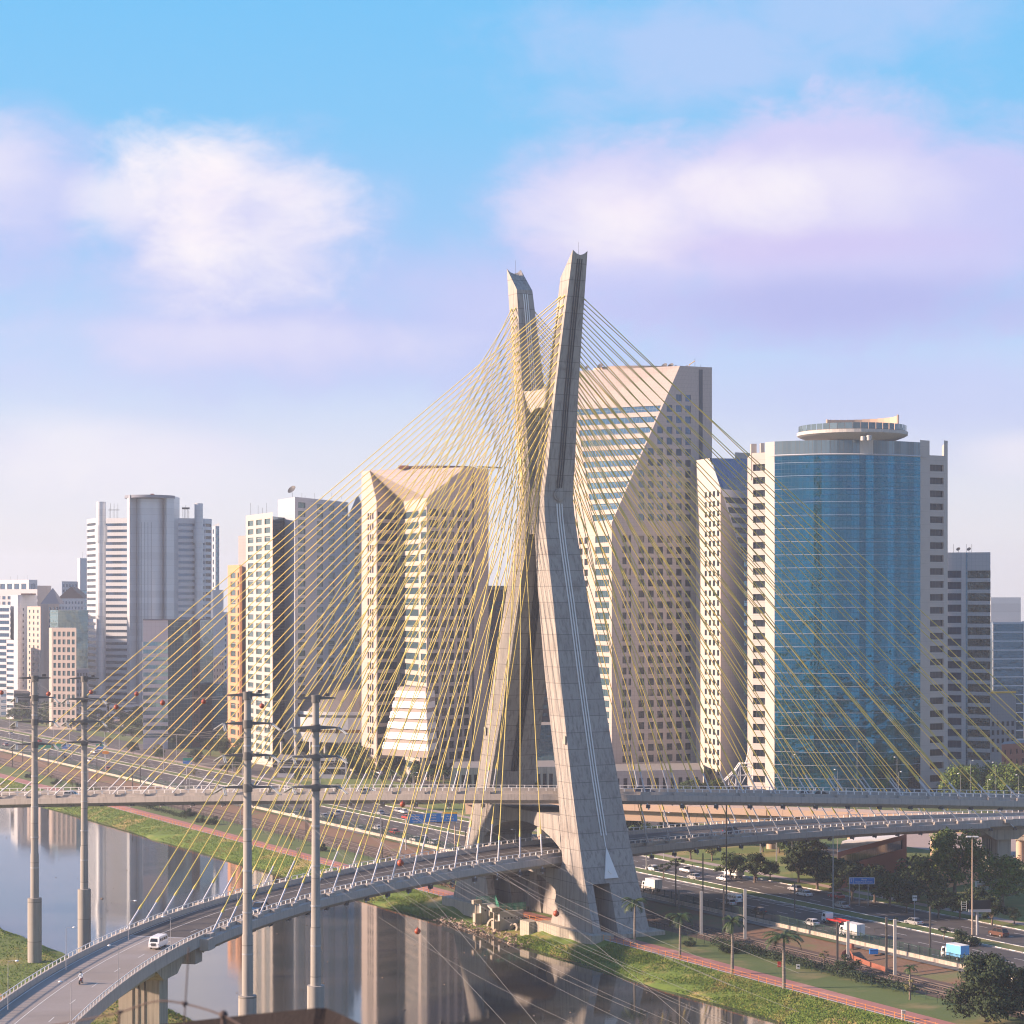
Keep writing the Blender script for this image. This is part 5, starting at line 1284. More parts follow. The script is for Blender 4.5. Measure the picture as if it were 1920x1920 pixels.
def palm_tpl(seed, h, fr, n=15, mat='palm_leaf'):
    rr = random.Random(seed); t = empty('palm_tree', (0, 0, 0), 'palm', 'palm tree')
    m = MB(); m.tube([(0, 0, -.3), (0, 0, h * .15), (.05, 0, h * .5), (0, .05, h * .86)], [.30, .26, .24, .17], 10); m.build('trunk', 'palm_bark', t)
    m = MB(); m.tube([(0, .05, h * .84), (0, .05, h * .97)], [.16, .10], 8); m.build('crownshaft', 'leaf_bright', t)
    m = MB()
    for i in range(n):
        a = 2 * math.pi * i / n + rr.uniform(-.2, .2); up0 = rr.uniform(.1, 1.25); L = fr * rr.uniform(.85, 1.1); pts = []; K = 9
        for k in range(K + 1):
            s_ = k / K; ang = up0 - s_ * rr.uniform(1.7, 1.9) * 1.0
            if k == 0: p = Vector((0, .05, h * .95)); 
            else: p = pts[-1] + Vector((math.cos(a) * math.cos(ang), math.sin(a) * math.cos(ang), math.sin(ang))) * L / K
            pts.append(p)
        side = Vector((-math.sin(a), math.cos(a), 0))
        for k in range(K):
            d = (pts[k + 1] - pts[k]); w_ = L * .20 * math.sin(math.pi * (k + .9) / (K + 1.2)) + .1
            for j in range(3):
                q = pts[k] + d * j / 3; dn = d.normalized()
                for sg in (-1, 1):
                    tip = q + side * sg * w_ + dn * w_ * .45 - Z * w_ * rr.uniform(.25, .6); m.add([q - dn * .05, q + dn * .09, tip], [(0, 1, 2)])
        m.tube(pts, [.05] + [.035] * (K - 1) + [.01], 4, caps=False)
    m.build('fronds', mat, t); return t
PALM = palm_tpl(1, 9.0, 3.6, 19); PALM2 = palm_tpl(2, 7.0, 2.3, 13); PALM3 = palm_tpl(3, 6.5, 2.2, 12)
rt = random.Random(77)
def T(tpl, px, py, sc, label, group=None, z=4.0, sz=None):
    p = W(px, py, z); s_ = sc if not isinstance(sc, tuple) else sc
    return inst(tpl, p, rt.uniform(0, 6.28), s_, label, group)
# right side, by the motorway
T(T_BIG, 1790, 1680, 1.02, 'broad tree with a bright sunlit top beside the end of the lower deck')
T(T_D, 1722, 1690, 1.05, 'dark leafy tree left of the bright-topped tree'); T(T_BIG, 1880, 1700, (.8, .8, .78), 'dark tree behind the white board at the right edge')
T(T_ROUND, 1850, 1912, (.98, .98, .98), 'big round dark tree in the bottom right corner'); T(T_ROUND, 1935, 1900, .7, 'dark tree half cut off by the right edge beside the big round tree')
dk = 'dark park trees along the motorway'
for px, py, s_, tp in ((1532, 1668, 1.05, T_A), (1497, 1655, .95, T_A), (1563, 1672, 1.0, T_B), (1598, 1690, 1.0, T_A), (1640, 1692, .95, T_A), (1668, 1700, .9, T_B), (1515, 1640, 1.1, T_A), (1700, 1712, .8, T_A), (1760, 1722, .75, T_A), (1800, 1722, .7, T_B), (1830, 1725, .8, T_A), (1460, 1600, .9, T_A), (1480, 1612, 1.0, T_B), (1430, 1598, .8, T_A), (1860, 1735, .7, T_A)):
    T(tp, px, py, s_, 'dark spreading park tree between the footpath and the brick shed', dk)
T(T_B, 1370, 1650, .85, 'round green tree between the footpath and the far carriageway, nearest the pylon'); T(T_A, 1415, 1655, .8, 'second round green tree from the pylon beside the footpath'); T(T_C, 1295, 1612, 1.0, 'thin olive tree on the park lawn'); T(T_C, 1335, 1615, .8, 'pale olive sapling on the park lawn behind the footpath'); T(T_B, 1444, 1650, .6, 'small green tree left of the dark park trees')
T(T_BUSH, 1806, 1772, (1.15, 1.15, 1.1), 'dark round bush on the grass median beside the black screen'); T(T_C, 1902, 1735, .55, 'young olive tree staked on the lawn at the right edge')
for px, py, s_ in ((1268, 1640, .8), (1244, 1647, .7)): T(T_FLAT, px, py, s_, 'small flat-topped tree on the grass median' if px > 1250 else 'smaller flat-topped tree on the grass median beside the near leg')
T(T_FLAT, 1678, 1742, .45, 'small sapling on the median in front of the catenary posts'); T(T_FLAT, 1770, 1762, .5, 'small flat sapling left of the median bush')
T(T_BUSH, 1590, 1818, .9, 'low round bush by the railway between two white posts'); T(T_SMALL, 1706, 1872, .8, 'small tree beside the railway fence'); T(T_SMALL, 1545, 1806, .6, 'tiny tree in the hedge by the railway')
# palms
T(PALM, 1190, 1770, .98, 'royal palm in front of the near pylon leg', z=3); T(PALM, 1275, 1797, (.95, .95, .93), 'royal palm second from the pylon beside the cycle path', z=3); T(PALM2, 1373, 1826, (1.2, 1.2, 1.45), 'slim palm third from the pylon beside the cycle path', z=3); T(PALM, 1470, 1853, (1.25, 1.25, 1.06), 'largest royal palm beside the cycle path', z=3); T(PALM2, 1706, 1865, .7, 'short palm by the railway fence left of the big round tree', z=3)
for k, (px, py) in enumerate(((860, 1480), (832, 1482), (806, 1484), (777, 1482), (752, 1484), (735, 1487), (716, 1489), (700, 1486), (886, 1478), (1312, 1478), (1330, 1480), (1345, 1479))):
    T(PALM3, px, py, 1.0 + .12 * (k % 3), 'palm in the row at the foot of the pink stone towers', 'palms in front of the towers')
gp = 'street trees beyond the motorway'
for k in range(62):
    px = rt.uniform(560, 980); v_ = rt.uniform(122, 176); px = None
    u_ = rt.uniform(-620, -230); p = B(u_, v_, 4.0)
    if abs(p.x / p.y * 4000 + 960 - 620) < 50 and v_ > 150: continue
    inst([T_A, T_B, T_C, T_D][k % 4], p, rt.uniform(0, 6), rt.uniform(.55, .95), 'street tree among the roads at the foot of the towers', gp)
for k in range(170):
    u_ = rt.uniform(-1120, -330); v_ = rt.uniform(107, 150) if u_ > -560 else rt.uniform(106, 250)
    if u_ > -700 and v_ > 150: continue
    p = B(u_, v_, 4.0); inst([T_A, T_D, T_C, T_D, T_B][k % 5], p, rt.uniform(0, 6), rt.uniform(.75, 1.3), 'hazy tree in the belt of greenery at the far left', 'trees in the far left greenery')
for k in range(26):
    p = B(rt.uniform(-420, 60), rt.uniform(3.5, 8.5), 3.0)
    inst([T_BUSH, T_SMALL, T_BUSH][k % 3], p, rt.uniform(0, 6), rt.uniform(.5, .9), 'shrub on the grass beside the railway', 'shrubs between path and railway')
for k in range(16):
    p = G(rt.uniform(1792, 1925), rt.uniform(690, 770), 3.5)
    inst([T_A, T_D, T_BIG][k % 3], p, rt.uniform(0, 6), rt.uniform(.7, 1.0), 'dark tree in the grove behind the upper deck at the right', 'grove behind the right end of the upper deck')
for k, (px, Y_) in enumerate(((1215, 600), (1262, 612), (1240, 590), (1300, 735), (1325, 738), (1345, 736), (1285, 740), (1190, 610))):
    inst([T_B, T_D][k % 2], G(px, Y_, 3.8), k, .75, 'green tree under the viaduct beside the near pylon leg' if Y_ < 700 else 'round green tree in front of the stone podium', 'trees round the viaduct')
for k in range(70):
    u_ = rt.uniform(-900, -150); v_ = rt.choice((56.6, 76.0, 83, 105, 112, 133, 140)); p = B(u_, v_ + rt.uniform(-1, 1), 4.0)
    inst([T_B, T_A, T_SMALL, T_C][k % 4], p, rt.uniform(0, 6), rt.uniform(.45, .85), 'small roadside tree along the motorway left of the pylon', 'roadside trees left of the pylon')
# clipped hedge beside the railway
def hedge(name, label, u0, u1, v_, h, dens, mat='leaf_dark'):
    rr = random.Random(5); m = MB(); u_ = u0
    while u_ < u1:
        c = B(u_, v_ + rr.uniform(-.5, .5), 3.0 + h * .45); leafquads(m, c, dens, (1.3, 1.2, h * .58), .38, rr); u_ += .9
    return tag(m.build(name, mat, origin=B((u0 + u1) / 2, v_, 3)), label, 'hedge')
hedge('hedge', 'dense dark green hedge between the cycle path and the railway right of the pylon', 50, 112, 10.6, 2.5, 90)
hedge('hedge', 'low purple-brown hedge beside the cycle path left of the pylon', -78, -22, 3.0, 1.0, 45, 'soil')
hedge('hedge', 'low dark hedge beside the cycle path under the upper deck', -330, -240, 4.0, 1.6, 30)
# rough grass on both banks
def tufts(name, u0, u1, v0, v1, zf, n, seed, mat='grass_tuft'):
    rr = random.Random(seed); m = MB()
    for _ in range(n):
        u_ = rr.uniform(u0, u1); t = rr.random()
        if v0 == -6.2 and ((-40 < u_ < 38 and t < .55) or -26 < u_ < 12): continue
        v_ = v0 + (v1 - v0) * t; p = B(u_, v_, zf(t)); h = rr.uniform(.12, .42)
        for j in range(3):
            a = rr.uniform(0, 3.14); d = Vector((math.cos(a), math.sin(a), 0)) * rr.uniform(.05, .14); l = Vector((rr.uniform(-.3, .3), rr.uniform(-.3, .3), h)); m.add([p - d, p + d, p + d * .2 + l], [(0, 1, 2)])
    return tag(m.build(name, mat), kind='stuff')
M('grass_tuft', (.15, .24, .035), .9, var=.3, vs=.12, isl=((.30, .28, .07), .7, 1.0), noise2=((.30, .24, .08), .07, .52, .66))
zf = lambda t: 2.95 * (1 - t) ** .85 + .05
tufts('grass', -90, 150, -6.2, -15.6, zf, 26000, 1); tufts('grass', -420, -90, -6.2, -15.4, zf, 12000, 2); tufts('grass', -40, 110, -112, -103.8, lambda t: 3.5 * (1 - t) ** .85, 3500, 3)
tufts('grass', -30, 100, -135, -112, lambda t: 3.6, 5000, 4)

# ---------------------------------------------------------------- vehicles
def wheel(t, x, y, r=.32, w_=.22):
    m = MB(); m.tube([(x, y - w_ / 2, r), (x, y + w_ / 2, r)], r, 14); o = m.build('wheel', 'tyre', t); m = MB(); m.tube([(x, y - w_ / 2 - .01, r), (x, y + w_ / 2 + .01, r)], r * .55, 10); m.build('rim', 'steel_grey', o)
def xsec(m, prof, w0, w1, zs):
    """extrude an x-z outline across the width; w at height z narrows from w0 (bottom) to w1 (top)"""
    zl, zh = zs; f = lambda z: (w0 + (w1 - w0) * max(0, min(1, (z - zl) / (zh - zl)))) / 2; n = len(prof)
    L = [(x, -f(z), z) for x, z in prof] + [(x, f(z), z) for x, z in prof]
    m.add(L, [tuple(range(n)), tuple(reversed(range(n, 2 * n)))] + [((i + 1) % n, i, n + i, n + (i + 1) % n) for i in range(n)])
def car_tpl(kind, paint, name=None):
    t = empty(name or {'van': 'van', 'truck': 'truck', 'pickup': 'pickup_truck'}.get(kind, 'car'), (0, 0, 0), 'car', 'car')
    m = MB()
    if kind in ('hatch', 'sedan', 'suv'):
        L = {'hatch': 3.9, 'sedan': 4.4, 'suv': 4.5}[kind]; h = {'hatch': 1.46, 'sedan': 1.43, 'suv': 1.72}[kind]; bh = h * .60; a = L / 2
        xsec(m, [(-a, .32), (-a + .02, bh * .9), (-a + .15, bh), (a - 1.15, bh), (a - .12, bh * .80), (a, bh * .6), (a - .03, .28), (-a + .1, .25)], 1.70, 1.62, (.25, bh))
        rx = {'hatch': -a + .25, 'sedan': -a + .75, 'suv': -a + .15}[kind]
        m.add([], []); bo = m.build('body', paint, t)
        m = MB(); xsec(m, [(rx - .05, bh - .02), (rx + .35, h - .05), (rx + .55, h - .01), (a - 1.95, h), (a - 1.72, h - .05), (a - 1.0, bh - .02)], 1.56, 1.22, (bh, h)); m.build('cabin', 'car_glass', t)
        m = MB(); xsec(m, [(rx + .32, h - .06), (rx + .5, h + .015), (a - 1.95, h + .02), (a - 1.68, h - .05)], 1.26, 1.20, (h - .06, h)); 
        for s_ in (-1, 1):
            for (x0, x1, xx0, xx1) in ((a - 1.08, a - 1.72, 0, 0), (a - 2.6, a - 2.55, 0, 0), (rx + .08, rx + .42, 0, 0)): m.bar((x0, s_ * .775, bh), (x1, s_ * .625, h - .02), .07, .05)
        m.build('roof', paint, t); wx = a - .78; wr = .31
        for x in (wx, -wx + .05):
            for y in (-.74, .74): wheel(t, x, y, wr)
        for y in (-.6, .6):
            m = MB(); m.obox((a - .05, y, bh * .68), (.05, 0, 0), (0, .17, 0), (0, 0, .08)); m.build('headlight', 'lamp_clear', t)
            m = MB(); m.obox((-a + .02, y, bh * .80), (.04, 0, 0), (0, .14, 0), (0, 0, .10)); m.build('tail_light', 'lamp_red', t)
    elif kind == 'van':
        a = 2.2; xsec(m, [(-a, .4), (-a, 1.2), (-a + .08, 1.75), (-a + .35, 1.95), (a - .75, 1.95), (a - .35, 1.78), (a - .12, 1.25), (a, .9), (a, .35), (-a + .1, .32)], 1.72, 1.50, (1.1, 1.95)); m.build('body', paint, t)
        m = MB(); m.add([(a - .10, -.62, 1.22), (a - .10, .62, 1.22), (a - .36, .56, 1.72), (a - .36, -.56, 1.72)], [(0, 1, 2, 3)]); m.v = [q + Vector((.035, 0, .01)) for q in m.v]; m.build('windscreen', 'car_glass', t)
        for s_ in (-1, 1):
            for k in range(4):
                x0 = a - .55 - k * .95; m = MB(); q = [(x0, s_ * .875, 1.22), (x0 - .75, s_ * .875, 1.22), (x0 - .75, s_ * .80, 1.66), (x0 - (.25 if k == 0 else 0), s_ * .80, 1.66)]; m.add(q, [(0, 1, 2, 3)]); m.build('window', 'car_glass', t)
        m = MB(); m.obox((a + .02, 0, .78), (.03, 0, 0), (0, .38, 0), (0, 0, .24)); m.build('grille', 'dark_metal', t)
        m = MB(); m.add([(-a - .02, -.55, 1.25), (-a - .02, .55, 1.25), (-a + .05, .5, 1.65), (-a + .05, -.5, 1.65)], [(0, 3, 2, 1)]); m.build('rear_window', 'car_glass', t)
        m = MB(); m.obox((a + .06, 0, .45), (.06, 0, 0), (0, .82, 0), (0, 0, .09)); m.build('bumper', 'car_white', t)
        for y in (-.62, .62):
            m = MB(); m.tube([(a - .02, y, .88), (a + .05, y, .88)], .12, 12); m.build('headlight', 'lamp_clear', t); m = MB(); m.obox((-a - .02, y * 1.1, .85), (.03, 0, 0), (0, .08, 0), (0, 0, .16)); m.build('tail_light', 'lamp_red', t)
        for x in (1.25, -1.15):
            for y in (-.74, .74): wheel(t, x, y, .33)
    elif kind in ('truck', 'flatbed'):
        L = 5.9 if kind == 'truck' else 7.0; a = L / 2
        xsec(m, [(a - 1.6, .5), (a - 1.6, 2.1), (a - 1.35, 2.25), (a - .35, 2.25), (a - .1, 1.4), (a, 1.2), (a, .45)], 1.95, 1.80, (1.2, 2.25)); m.build('cab', paint[0], t)
        m = MB(); m.add([(a - .09, -.8, 1.42), (a - .09, .8, 1.42), (a - .33, .76, 2.1), (a - .33, -.76, 2.1)], [(0, 1, 2, 3)]); m.v = [q + Vector((.04, 0, 0)) for q in m.v]; m.build('windscreen', 'car_glass', t)
        for s_ in (-1, 1): m = MB(); m.add([(a - .35, s_ * .985, 1.4), (a - 1.2, s_ * .985, 1.4), (a - 1.2, s_ * .94, 2.0), (a - .5, s_ * .94, 2.0)], [(0, 1, 2, 3)]); m.build('window', 'car_glass', t)
        if kind == 'truck':
            m = MB(); m.box(-a, -1.05, .85, a - 1.75, 1.05, 3.0); m.build('cargo_box', paint[1], t)
            m = MB(); m.box(-a - .01, -1.08, 2.98, a - 1.72, 1.08, 3.06); m.build('box_roof', 'cargo_white', t); m = MB(); m.box(-a - .04, -.02, .95, -a - .005, .02, 2.9); m.build('door_seam', 'steel_grey', t)
        else: m = MB(); m.box(-a, -1.1, .85, a - 1.75, 1.1, 1.02); m.box(-a, -1.1, 1.02, a - 1.8, -1.04, 1.2); m.box(-a, 1.04, 1.02, a - 1.8, 1.1, 1.2); m.build('flatbed', paint[1], t)
        m = MB(); m.box(-a + .2, -.45, .5, a - .3, .45, .84); m.build('chassis', 'dark_metal', t)
        for x in (a - .9, -a + 1.1):
            for y in (-.85, .85): wheel(t, x, y, .42, .28)
    elif kind == 'pickup':
        a = 2.3; xsec(m, [(-a, .5), (-a, .98), (.3, .98), (a - .9, .98), (a - .1, .88), (a, .7), (a, .4), (-a + .1, .4)], 1.7, 1.62, (.4, .98)); m.build('body', paint, t)
        m = MB(); xsec(m, [(-.35, .96), (-.2, 1.5), (.75, 1.52), (1.35, .96)], 1.5, 1.25, (.96, 1.5)); m.build('cabin', 'car_glass', t); m = MB(); m.box(-.2, -.62, 1.50, .72, .62, 1.56); m.build('roof', paint, t); m = MB(); m.box(-a + .1, -.7, .985, -.45, .7, 1.0); m.build('load_bed', 'dark_metal', t)
        for x in (1.45, -1.35):
            for y in (-.74, .74): wheel(t, x, y, .34)
    return t
CW = car_tpl('hatch', 'car_white'); CS = car_tpl('hatch', 'car_silver'); CB = car_tpl('hatch', 'car_black'); SW = car_tpl('sedan', 'car_white'); SS = car_tpl('sedan', 'car_silver'); SR = car_tpl('sedan', 'car_red'); SV = car_tpl('suv', 'car_blue'); SN = car_tpl('suv', 'car_brown')
KV = car_tpl('van', 'car_white'); TB = car_tpl('truck', ('car_white', 'cargo_blue')); TW = car_tpl('truck', ('car_white', 'cargo_white')); TF = car_tpl('flatbed', ('car_white', 'car_red')); PK = car_tpl('pickup', 'car_white')
AU = ANG_U     # heading along the river towards the camera
def car(tpl, px, py, ang, label, cat='car', group=None, z=4.05):
    o = inst(tpl, W(px, py, z), ang, 1.0, label, group); o['category'] = cat; return o
BACK = AU + math.pi
for tpl, px, py, ang, lab, ct in (
    (CW, 1223, 1632, BACK, 'white car nearest the pylon leg on the far carriageway', 'car'), (PK, 1288, 1636, BACK, 'white pickup truck behind the flat-topped median trees', 'pickup truck'),
    (CS, 1301, 1648, BACK, 'silver hatchback in front of the white pickup', 'car'), (TW, 1376, 1646, BACK, 'big white box van beside the footpath on the far carriageway', 'van'),
    (CW, 1357, 1651, BACK, 'white hatchback alongside the big white box van', 'car'), (CS, 1491, 1670, BACK, 'silver car at the kerb below the dark park trees', 'car'), (SW, 1508, 1680, BACK, 'white saloon just in front of the silver car at the kerb', 'car'),
    (SR, 1568, 1684, BACK, 'dark red car behind the lamp post on the far carriageway', 'car'), (SS, 1577, 1702, BACK, 'silver saloon passing the tall lamp post', 'car'), (SS, 1713, 1733, BACK, 'grey saloon alone on the far carriageway right of the catenary posts', 'car'),
    (SN, 1872, 1755, BACK, 'dark brown estate car at the right edge', 'car'), (KV, 1376, 1692, BACK, 'white van seen from behind on the near carriageway', 'van'), (CS, 1366, 1697, BACK, 'silver car beside the white van on the near carriageway', 'car'),
    (CB, 1422, 1713, BACK, 'black hatchback on the near carriageway', 'car'), (CW, 1521, 1735, BACK, 'white hatchback behind the red flatbed truck', 'car'), (TF, 1566, 1733, BACK, 'white truck with a red flatbed', 'truck'),
    (TW, 1597, 1758, BACK, 'white box truck beside the green fence', 'truck'), (TB, 1790, 1799, BACK, 'light blue box truck above the big round tree', 'truck'), (TW, 1222, 1671, BACK, 'grey-white box truck half hidden by the pylon leg', 'truck'),
    (CW, 812, 1583, BACK, 'white car left of the far pylon leg', 'car'), (CB, 793, 1576, BACK, 'dark car left of the far pylon leg', 'car'), (SR, 739, 1563, BACK, 'bright red car on the road left of the pylon', 'car'), (CW, 673, 1557, BACK, 'small white car beside the green fence left of the pylon', 'car'),
    (CW, 778, 1577, BACK, 'white car just behind the dark car left of the pylon', 'car'), (CS, 712, 1527, BACK, 'silver car under the upper deck', 'car'), (CW, 553, 1530, BACK, 'white car on the road behind the third power pole', 'car')):
    car(tpl, px, py, ang, lab, ct)
gc = 'distant traffic on the motorway'
rc = random.Random(9)
for k in range(34):
    u_ = rc.uniform(-760, -150); v_ = rc.choice((39.4, 43, 46.6, 50.2, 60.8, 64.4, 68)); inst([CW, CS, CB, SW, SS, SR, SV][k % 7], B(u_, v_, 4.05), BACK, 1.0, 'distant car on the motorway left of the pylon', gc)
for k in range(14):
    inst([CW, CS, CB, SV][k % 4], B(rc.uniform(-520, -200), rc.choice((120.5, 124, 127.5)), 4.08), rc.choice((AU, BACK)), 1.0, 'small car on the service road in front of the towers', 'cars on the service road')
def deckcar(tpl, f, bk, q, off, rev, lab, ct='car'):
    c, d, nr = frame(f, q, bk(q)); p = c + nr * off + Z * .04; o = inst(tpl, p, math.atan2(d.y, d.x) + (math.pi if rev else 0), 1.0, lab); o['category'] = ct
def qnear(f, L, px, py):
    best = None
    for i in range(int(L * 2)):
        for off in (-4.5, -2.5, 0, 2.5, 4.5):
            c, d, nr = frame(f, i / 2, (lowbank if f is lowf else upbank)(i / 2)); p = c + nr * off; x = 960 + p.x / p.y * F; y = YH + (CH - p.z - .3) / p.y * F
            e = (x - px) ** 2 + (y - py) ** 2
            if best is None or e < best[0]: best = (e, i / 2, off)
    return best[1], best[2]
for tpl, f, bk, L, px, py, rev, lab, ct in ((KV, lowf, lowbank, LL, 296, 1774, True, 'white van driving towards us on the lower deck', 'van'), (SV, lowf, lowbank, LL, 489, 1714, True, 'dark blue estate car between the cables on the lower deck', 'car'),
    (SV, lowf, lowbank, LL, 1373, 1561, False, 'dark car on the lower deck right of the pylon', 'car'), (SV, upf, upbank, UL, 1210, 1489, False, 'black car on the upper deck just right of the pylon', 'car'), (CS, upf, upbank, UL, 1510, 1494, False, 'silver car on the upper deck below the round glass tower', 'car'), (CB, upf, upbank, UL, 1540, 1495, False, 'dark car behind the silver car on the upper deck', 'car'),
    (CS, upf, upbank, UL, 693, 1487, False, 'silver car on the upper deck left of the pylon', 'car'), (CS, upf, upbank, UL, 137, 1494, False, 'small blue-grey car on the upper deck near the left edge', 'car')):
    q, off = qnear(f, L, px, py); deckcar(tpl, f, bk, q, off, rev, lab, ct)

# motorcycle and rider
def skin_person(name, joints, edges, rad, mat, loc, rz):
    me = bpy.data.meshes.new(name); me.from_pydata(joints, edges, []); o = bpy.data.objects.new(name, me); COL.objects.link(o)
    sk = o.modifiers.new('skin', 'SKIN'); o.modifiers.new('sub', 'SUBSURF').levels = 1
    for v_, r in zip(me.skin_vertices[0].data, rad): v_.radius = (r, r)
    me.skin_vertices[0].data[0].use_root = True
    me.materials.append(MATS[mat]); o.location = loc; o.rotation_euler = (0, 0, rz); o['_w'] = tuple(loc); return o
def moto(loc, rz, lab, labp, group=None):
    t = empty('motorcycle', loc, lab, 'motorcycle', group); t['_w'] = (0, 0, 0); t.rotation_euler = (0, 0, rz)
    for x in (-.62, .66):
        m = MB(); m.tube([(x, -.06, .31), (x, .06, .31)], .31, 16); w_ = m.build('wheel', 'tyre', t); m = MB(); m.tube([(x, -.07, .31), (x, .07, .31)], .2, 12); m.build('rim', 'steel_grey', w_)
    m = MB(); xsec(m, [(-.75, .75), (-.1, .72), (.05, .85), (.4, .88), (.45, .65), (.1, .35), (-.3, .4)], .26, .22, (.3, .9)); m.build('body', 'car_red', t)
    m = MB(); m.tube([(.66, 0, .31), (.42, 0, .95)], .04, 6); m.tube([(.40, -.33, 1.02), (.44, 0, 1.0), (.40, .33, 1.02)], .02, 6); m.build('fork', 'steel_grey', t); m = MB(); m.sphere((.56, 0, .82), .09, 8, 6); m.build('headlight', 'lamp_clear', t)
    J = [(-.15, 0, .86), (-.12, 0, 1.12), (-.02, 0, 1.36), (.04, 0, 1.50), (.08, 0, 1.64), (-.02, -.20, 1.36), (.16, -.28, 1.16), (.40, -.26, 1.05), (-.02, .20, 1.36), (.16, .28, 1.16), (.40, .26, 1.05), (.2, -.2, .78), (-.02, -.18, .36), (.14, -.18, .30), (.2, .2, .78), (-.02, .18, .36), (.14, .18, .30)]
    Ed = [(0, 1), (1, 2), (2, 3), (3, 4), (2, 5), (5, 6), (6, 7), (2, 8), (8, 9), (9, 10), (0, 11), (11, 12), (12, 13), (0, 14), (14, 15), (15, 16)]
    Rr = [.15, .16, .17, .07, .12, .08, .06, .04, .08, .06, .04, .09, .065, .05, .09, .065, .05]
    p = skin_person('person', J, Ed, Rr, 'shirt', loc, rz); tag(p, labp, 'person', group)
    m = MB(); m.sphere((.08, 0, 1.68), .15, 12, 8); p['_w'] = (0, 0, 0); m.build('helmet', 'dark_metal', p)
    for s_ in (-1, 1): m = MB(); m.tube([(-.12, s_ * .1, .84), (.2, s_ * .2, .79), (0, s_ * .185, .36)], [.13, .11, .085], 8); m.build('trouser_leg', 'trousers', p)
q, off = qnear(lowf, LL, 155, 1847); c, d, nr = frame(lowf, q, lowbank(q)); moto(c + nr * off + Z * .04, math.atan2(-d.y, -d.x), 'red motorcycle coming towards us on the lower deck', 'person in a pale shirt and dark helmet riding the red motorcycle')
moto(W(1417, 1650, 4.05), BACK, 'small motorcycle at the kerb of the far carriageway', 'person riding the motorcycle at the kerb of the far carriageway')
# ---------------------------------------------------------------- street furniture, signs, small structures
def lamp(px, py, ptop, zb, arm, label, group='lamp posts', r=.07, name='street_lamp', glob=True, base=None):
    p = base or W(px, py, zb); h = (CH - zb) + (YH - ptop) / F * p.y; t = empty(name, p, label, 'lamp post', group)
    m = MB(); m.tube([p, p + Z * h], [r, r * .6], 8); top = p + Z * h
    if arm: m.tube([top, top + Vector((arm * .5, 0, .12)), top + Vector((arm, 0, .1))], r * .55, 6)
    m.build('pole', 'steel_grey', t); m = MB(); hd = top + Vector((arm, 0, .1)); m.sphere(hd, .28, 10, 6, sz=.45); m.build('lamp_head', 'lamp_clear', t); return t
for px, py, pt, arm, lab in ((15, 1893, 1803, 1.2, 'deck lamp post at the far left edge of the lower deck'), (124, 1818, 1740, 1.2, 'deck lamp post in front of the grassy near bank'), (133, 1922, 1842, -1.4, 'nearest deck lamp post with its arm turned left'), (222, 1850, 1774, -1.3, 'deck lamp post between the motorcycle and the white van'), (320, 1788, 1720, -1.2, 'deck lamp post just right of the white van'), (241, 1762, 1690, 1.1, 'deck lamp post in front of the light reflections'), (446, 1700, 1666, -.9, 'deck lamp post beside the third power pole'), (967, 1590, 1556, -.8, 'deck lamp post inside the pylon arch')):
    f_z = 17.2 if py > 1650 else 18.6
    lamp(px, py, pt, f_z, arm, lab, 'lamp posts on the decks', .055)
for k, (px, pt) in enumerate(((1485, 1446), (1570, 1473), (1607, 1421), (1682, 1449), (1685, 1476), (1801, 1479), (1820, 1454), (1866, 1457), (1852, 1489), (1910, 1480))):
    lamp(px, 0, pt, 0, -.6 if k % 2 else .6, 'lamp post behind the railing of the upper deck', 'lamp posts behind the upper deck', .05, base=G(px, 520 + 8 * k, 3.9))
t = empty('high_mast_lamp', W(1823, 1770, 4.1), 'tall rusty high mast lamp with a flat ring of floodlights', 'lamp post'); p = W(1823, 1770, 4.1); zt = CH + (YH - 1568) / F * p.y
m = MB(); m.tube([p, up(p, zt)], [.17, .10], 10); m.build('mast', 'beam_peach', t); m = MB(); m.bar(up(p, zt) - Vector((1.1, 0, 0)), up(p, zt) + Vector((1.1, 0, 0)), .3, .12)
for k in (-1, -.5, .5, 1): m.obox(up(p, zt) + Vector((k, -.1, -.1)), (.22, 0, 0), (0, .2, 0), (0, 0, .09))
m.build('floodlights', 'lamp_clear', t)
t = empty('high_mast_lamp', W(1562, 1705, 4.1), 'tall thin grey mast with two floodlights in front of the dark park trees', 'lamp post'); p = W(1562, 1705, 4.1); zt = CH + (YH - 1532) / F * p.y
m = MB(); m.tube([p, up(p, zt)], [.14, .09], 10); m.build('mast', 'steel_grey', t); m = MB(); m.bar(up(p, zt) - Vector((.9, 0, 0)), up(p, zt) + Vector((.9, 0, 0)), .25, .1); m.build('floodlights', 'lamp_clear', t)
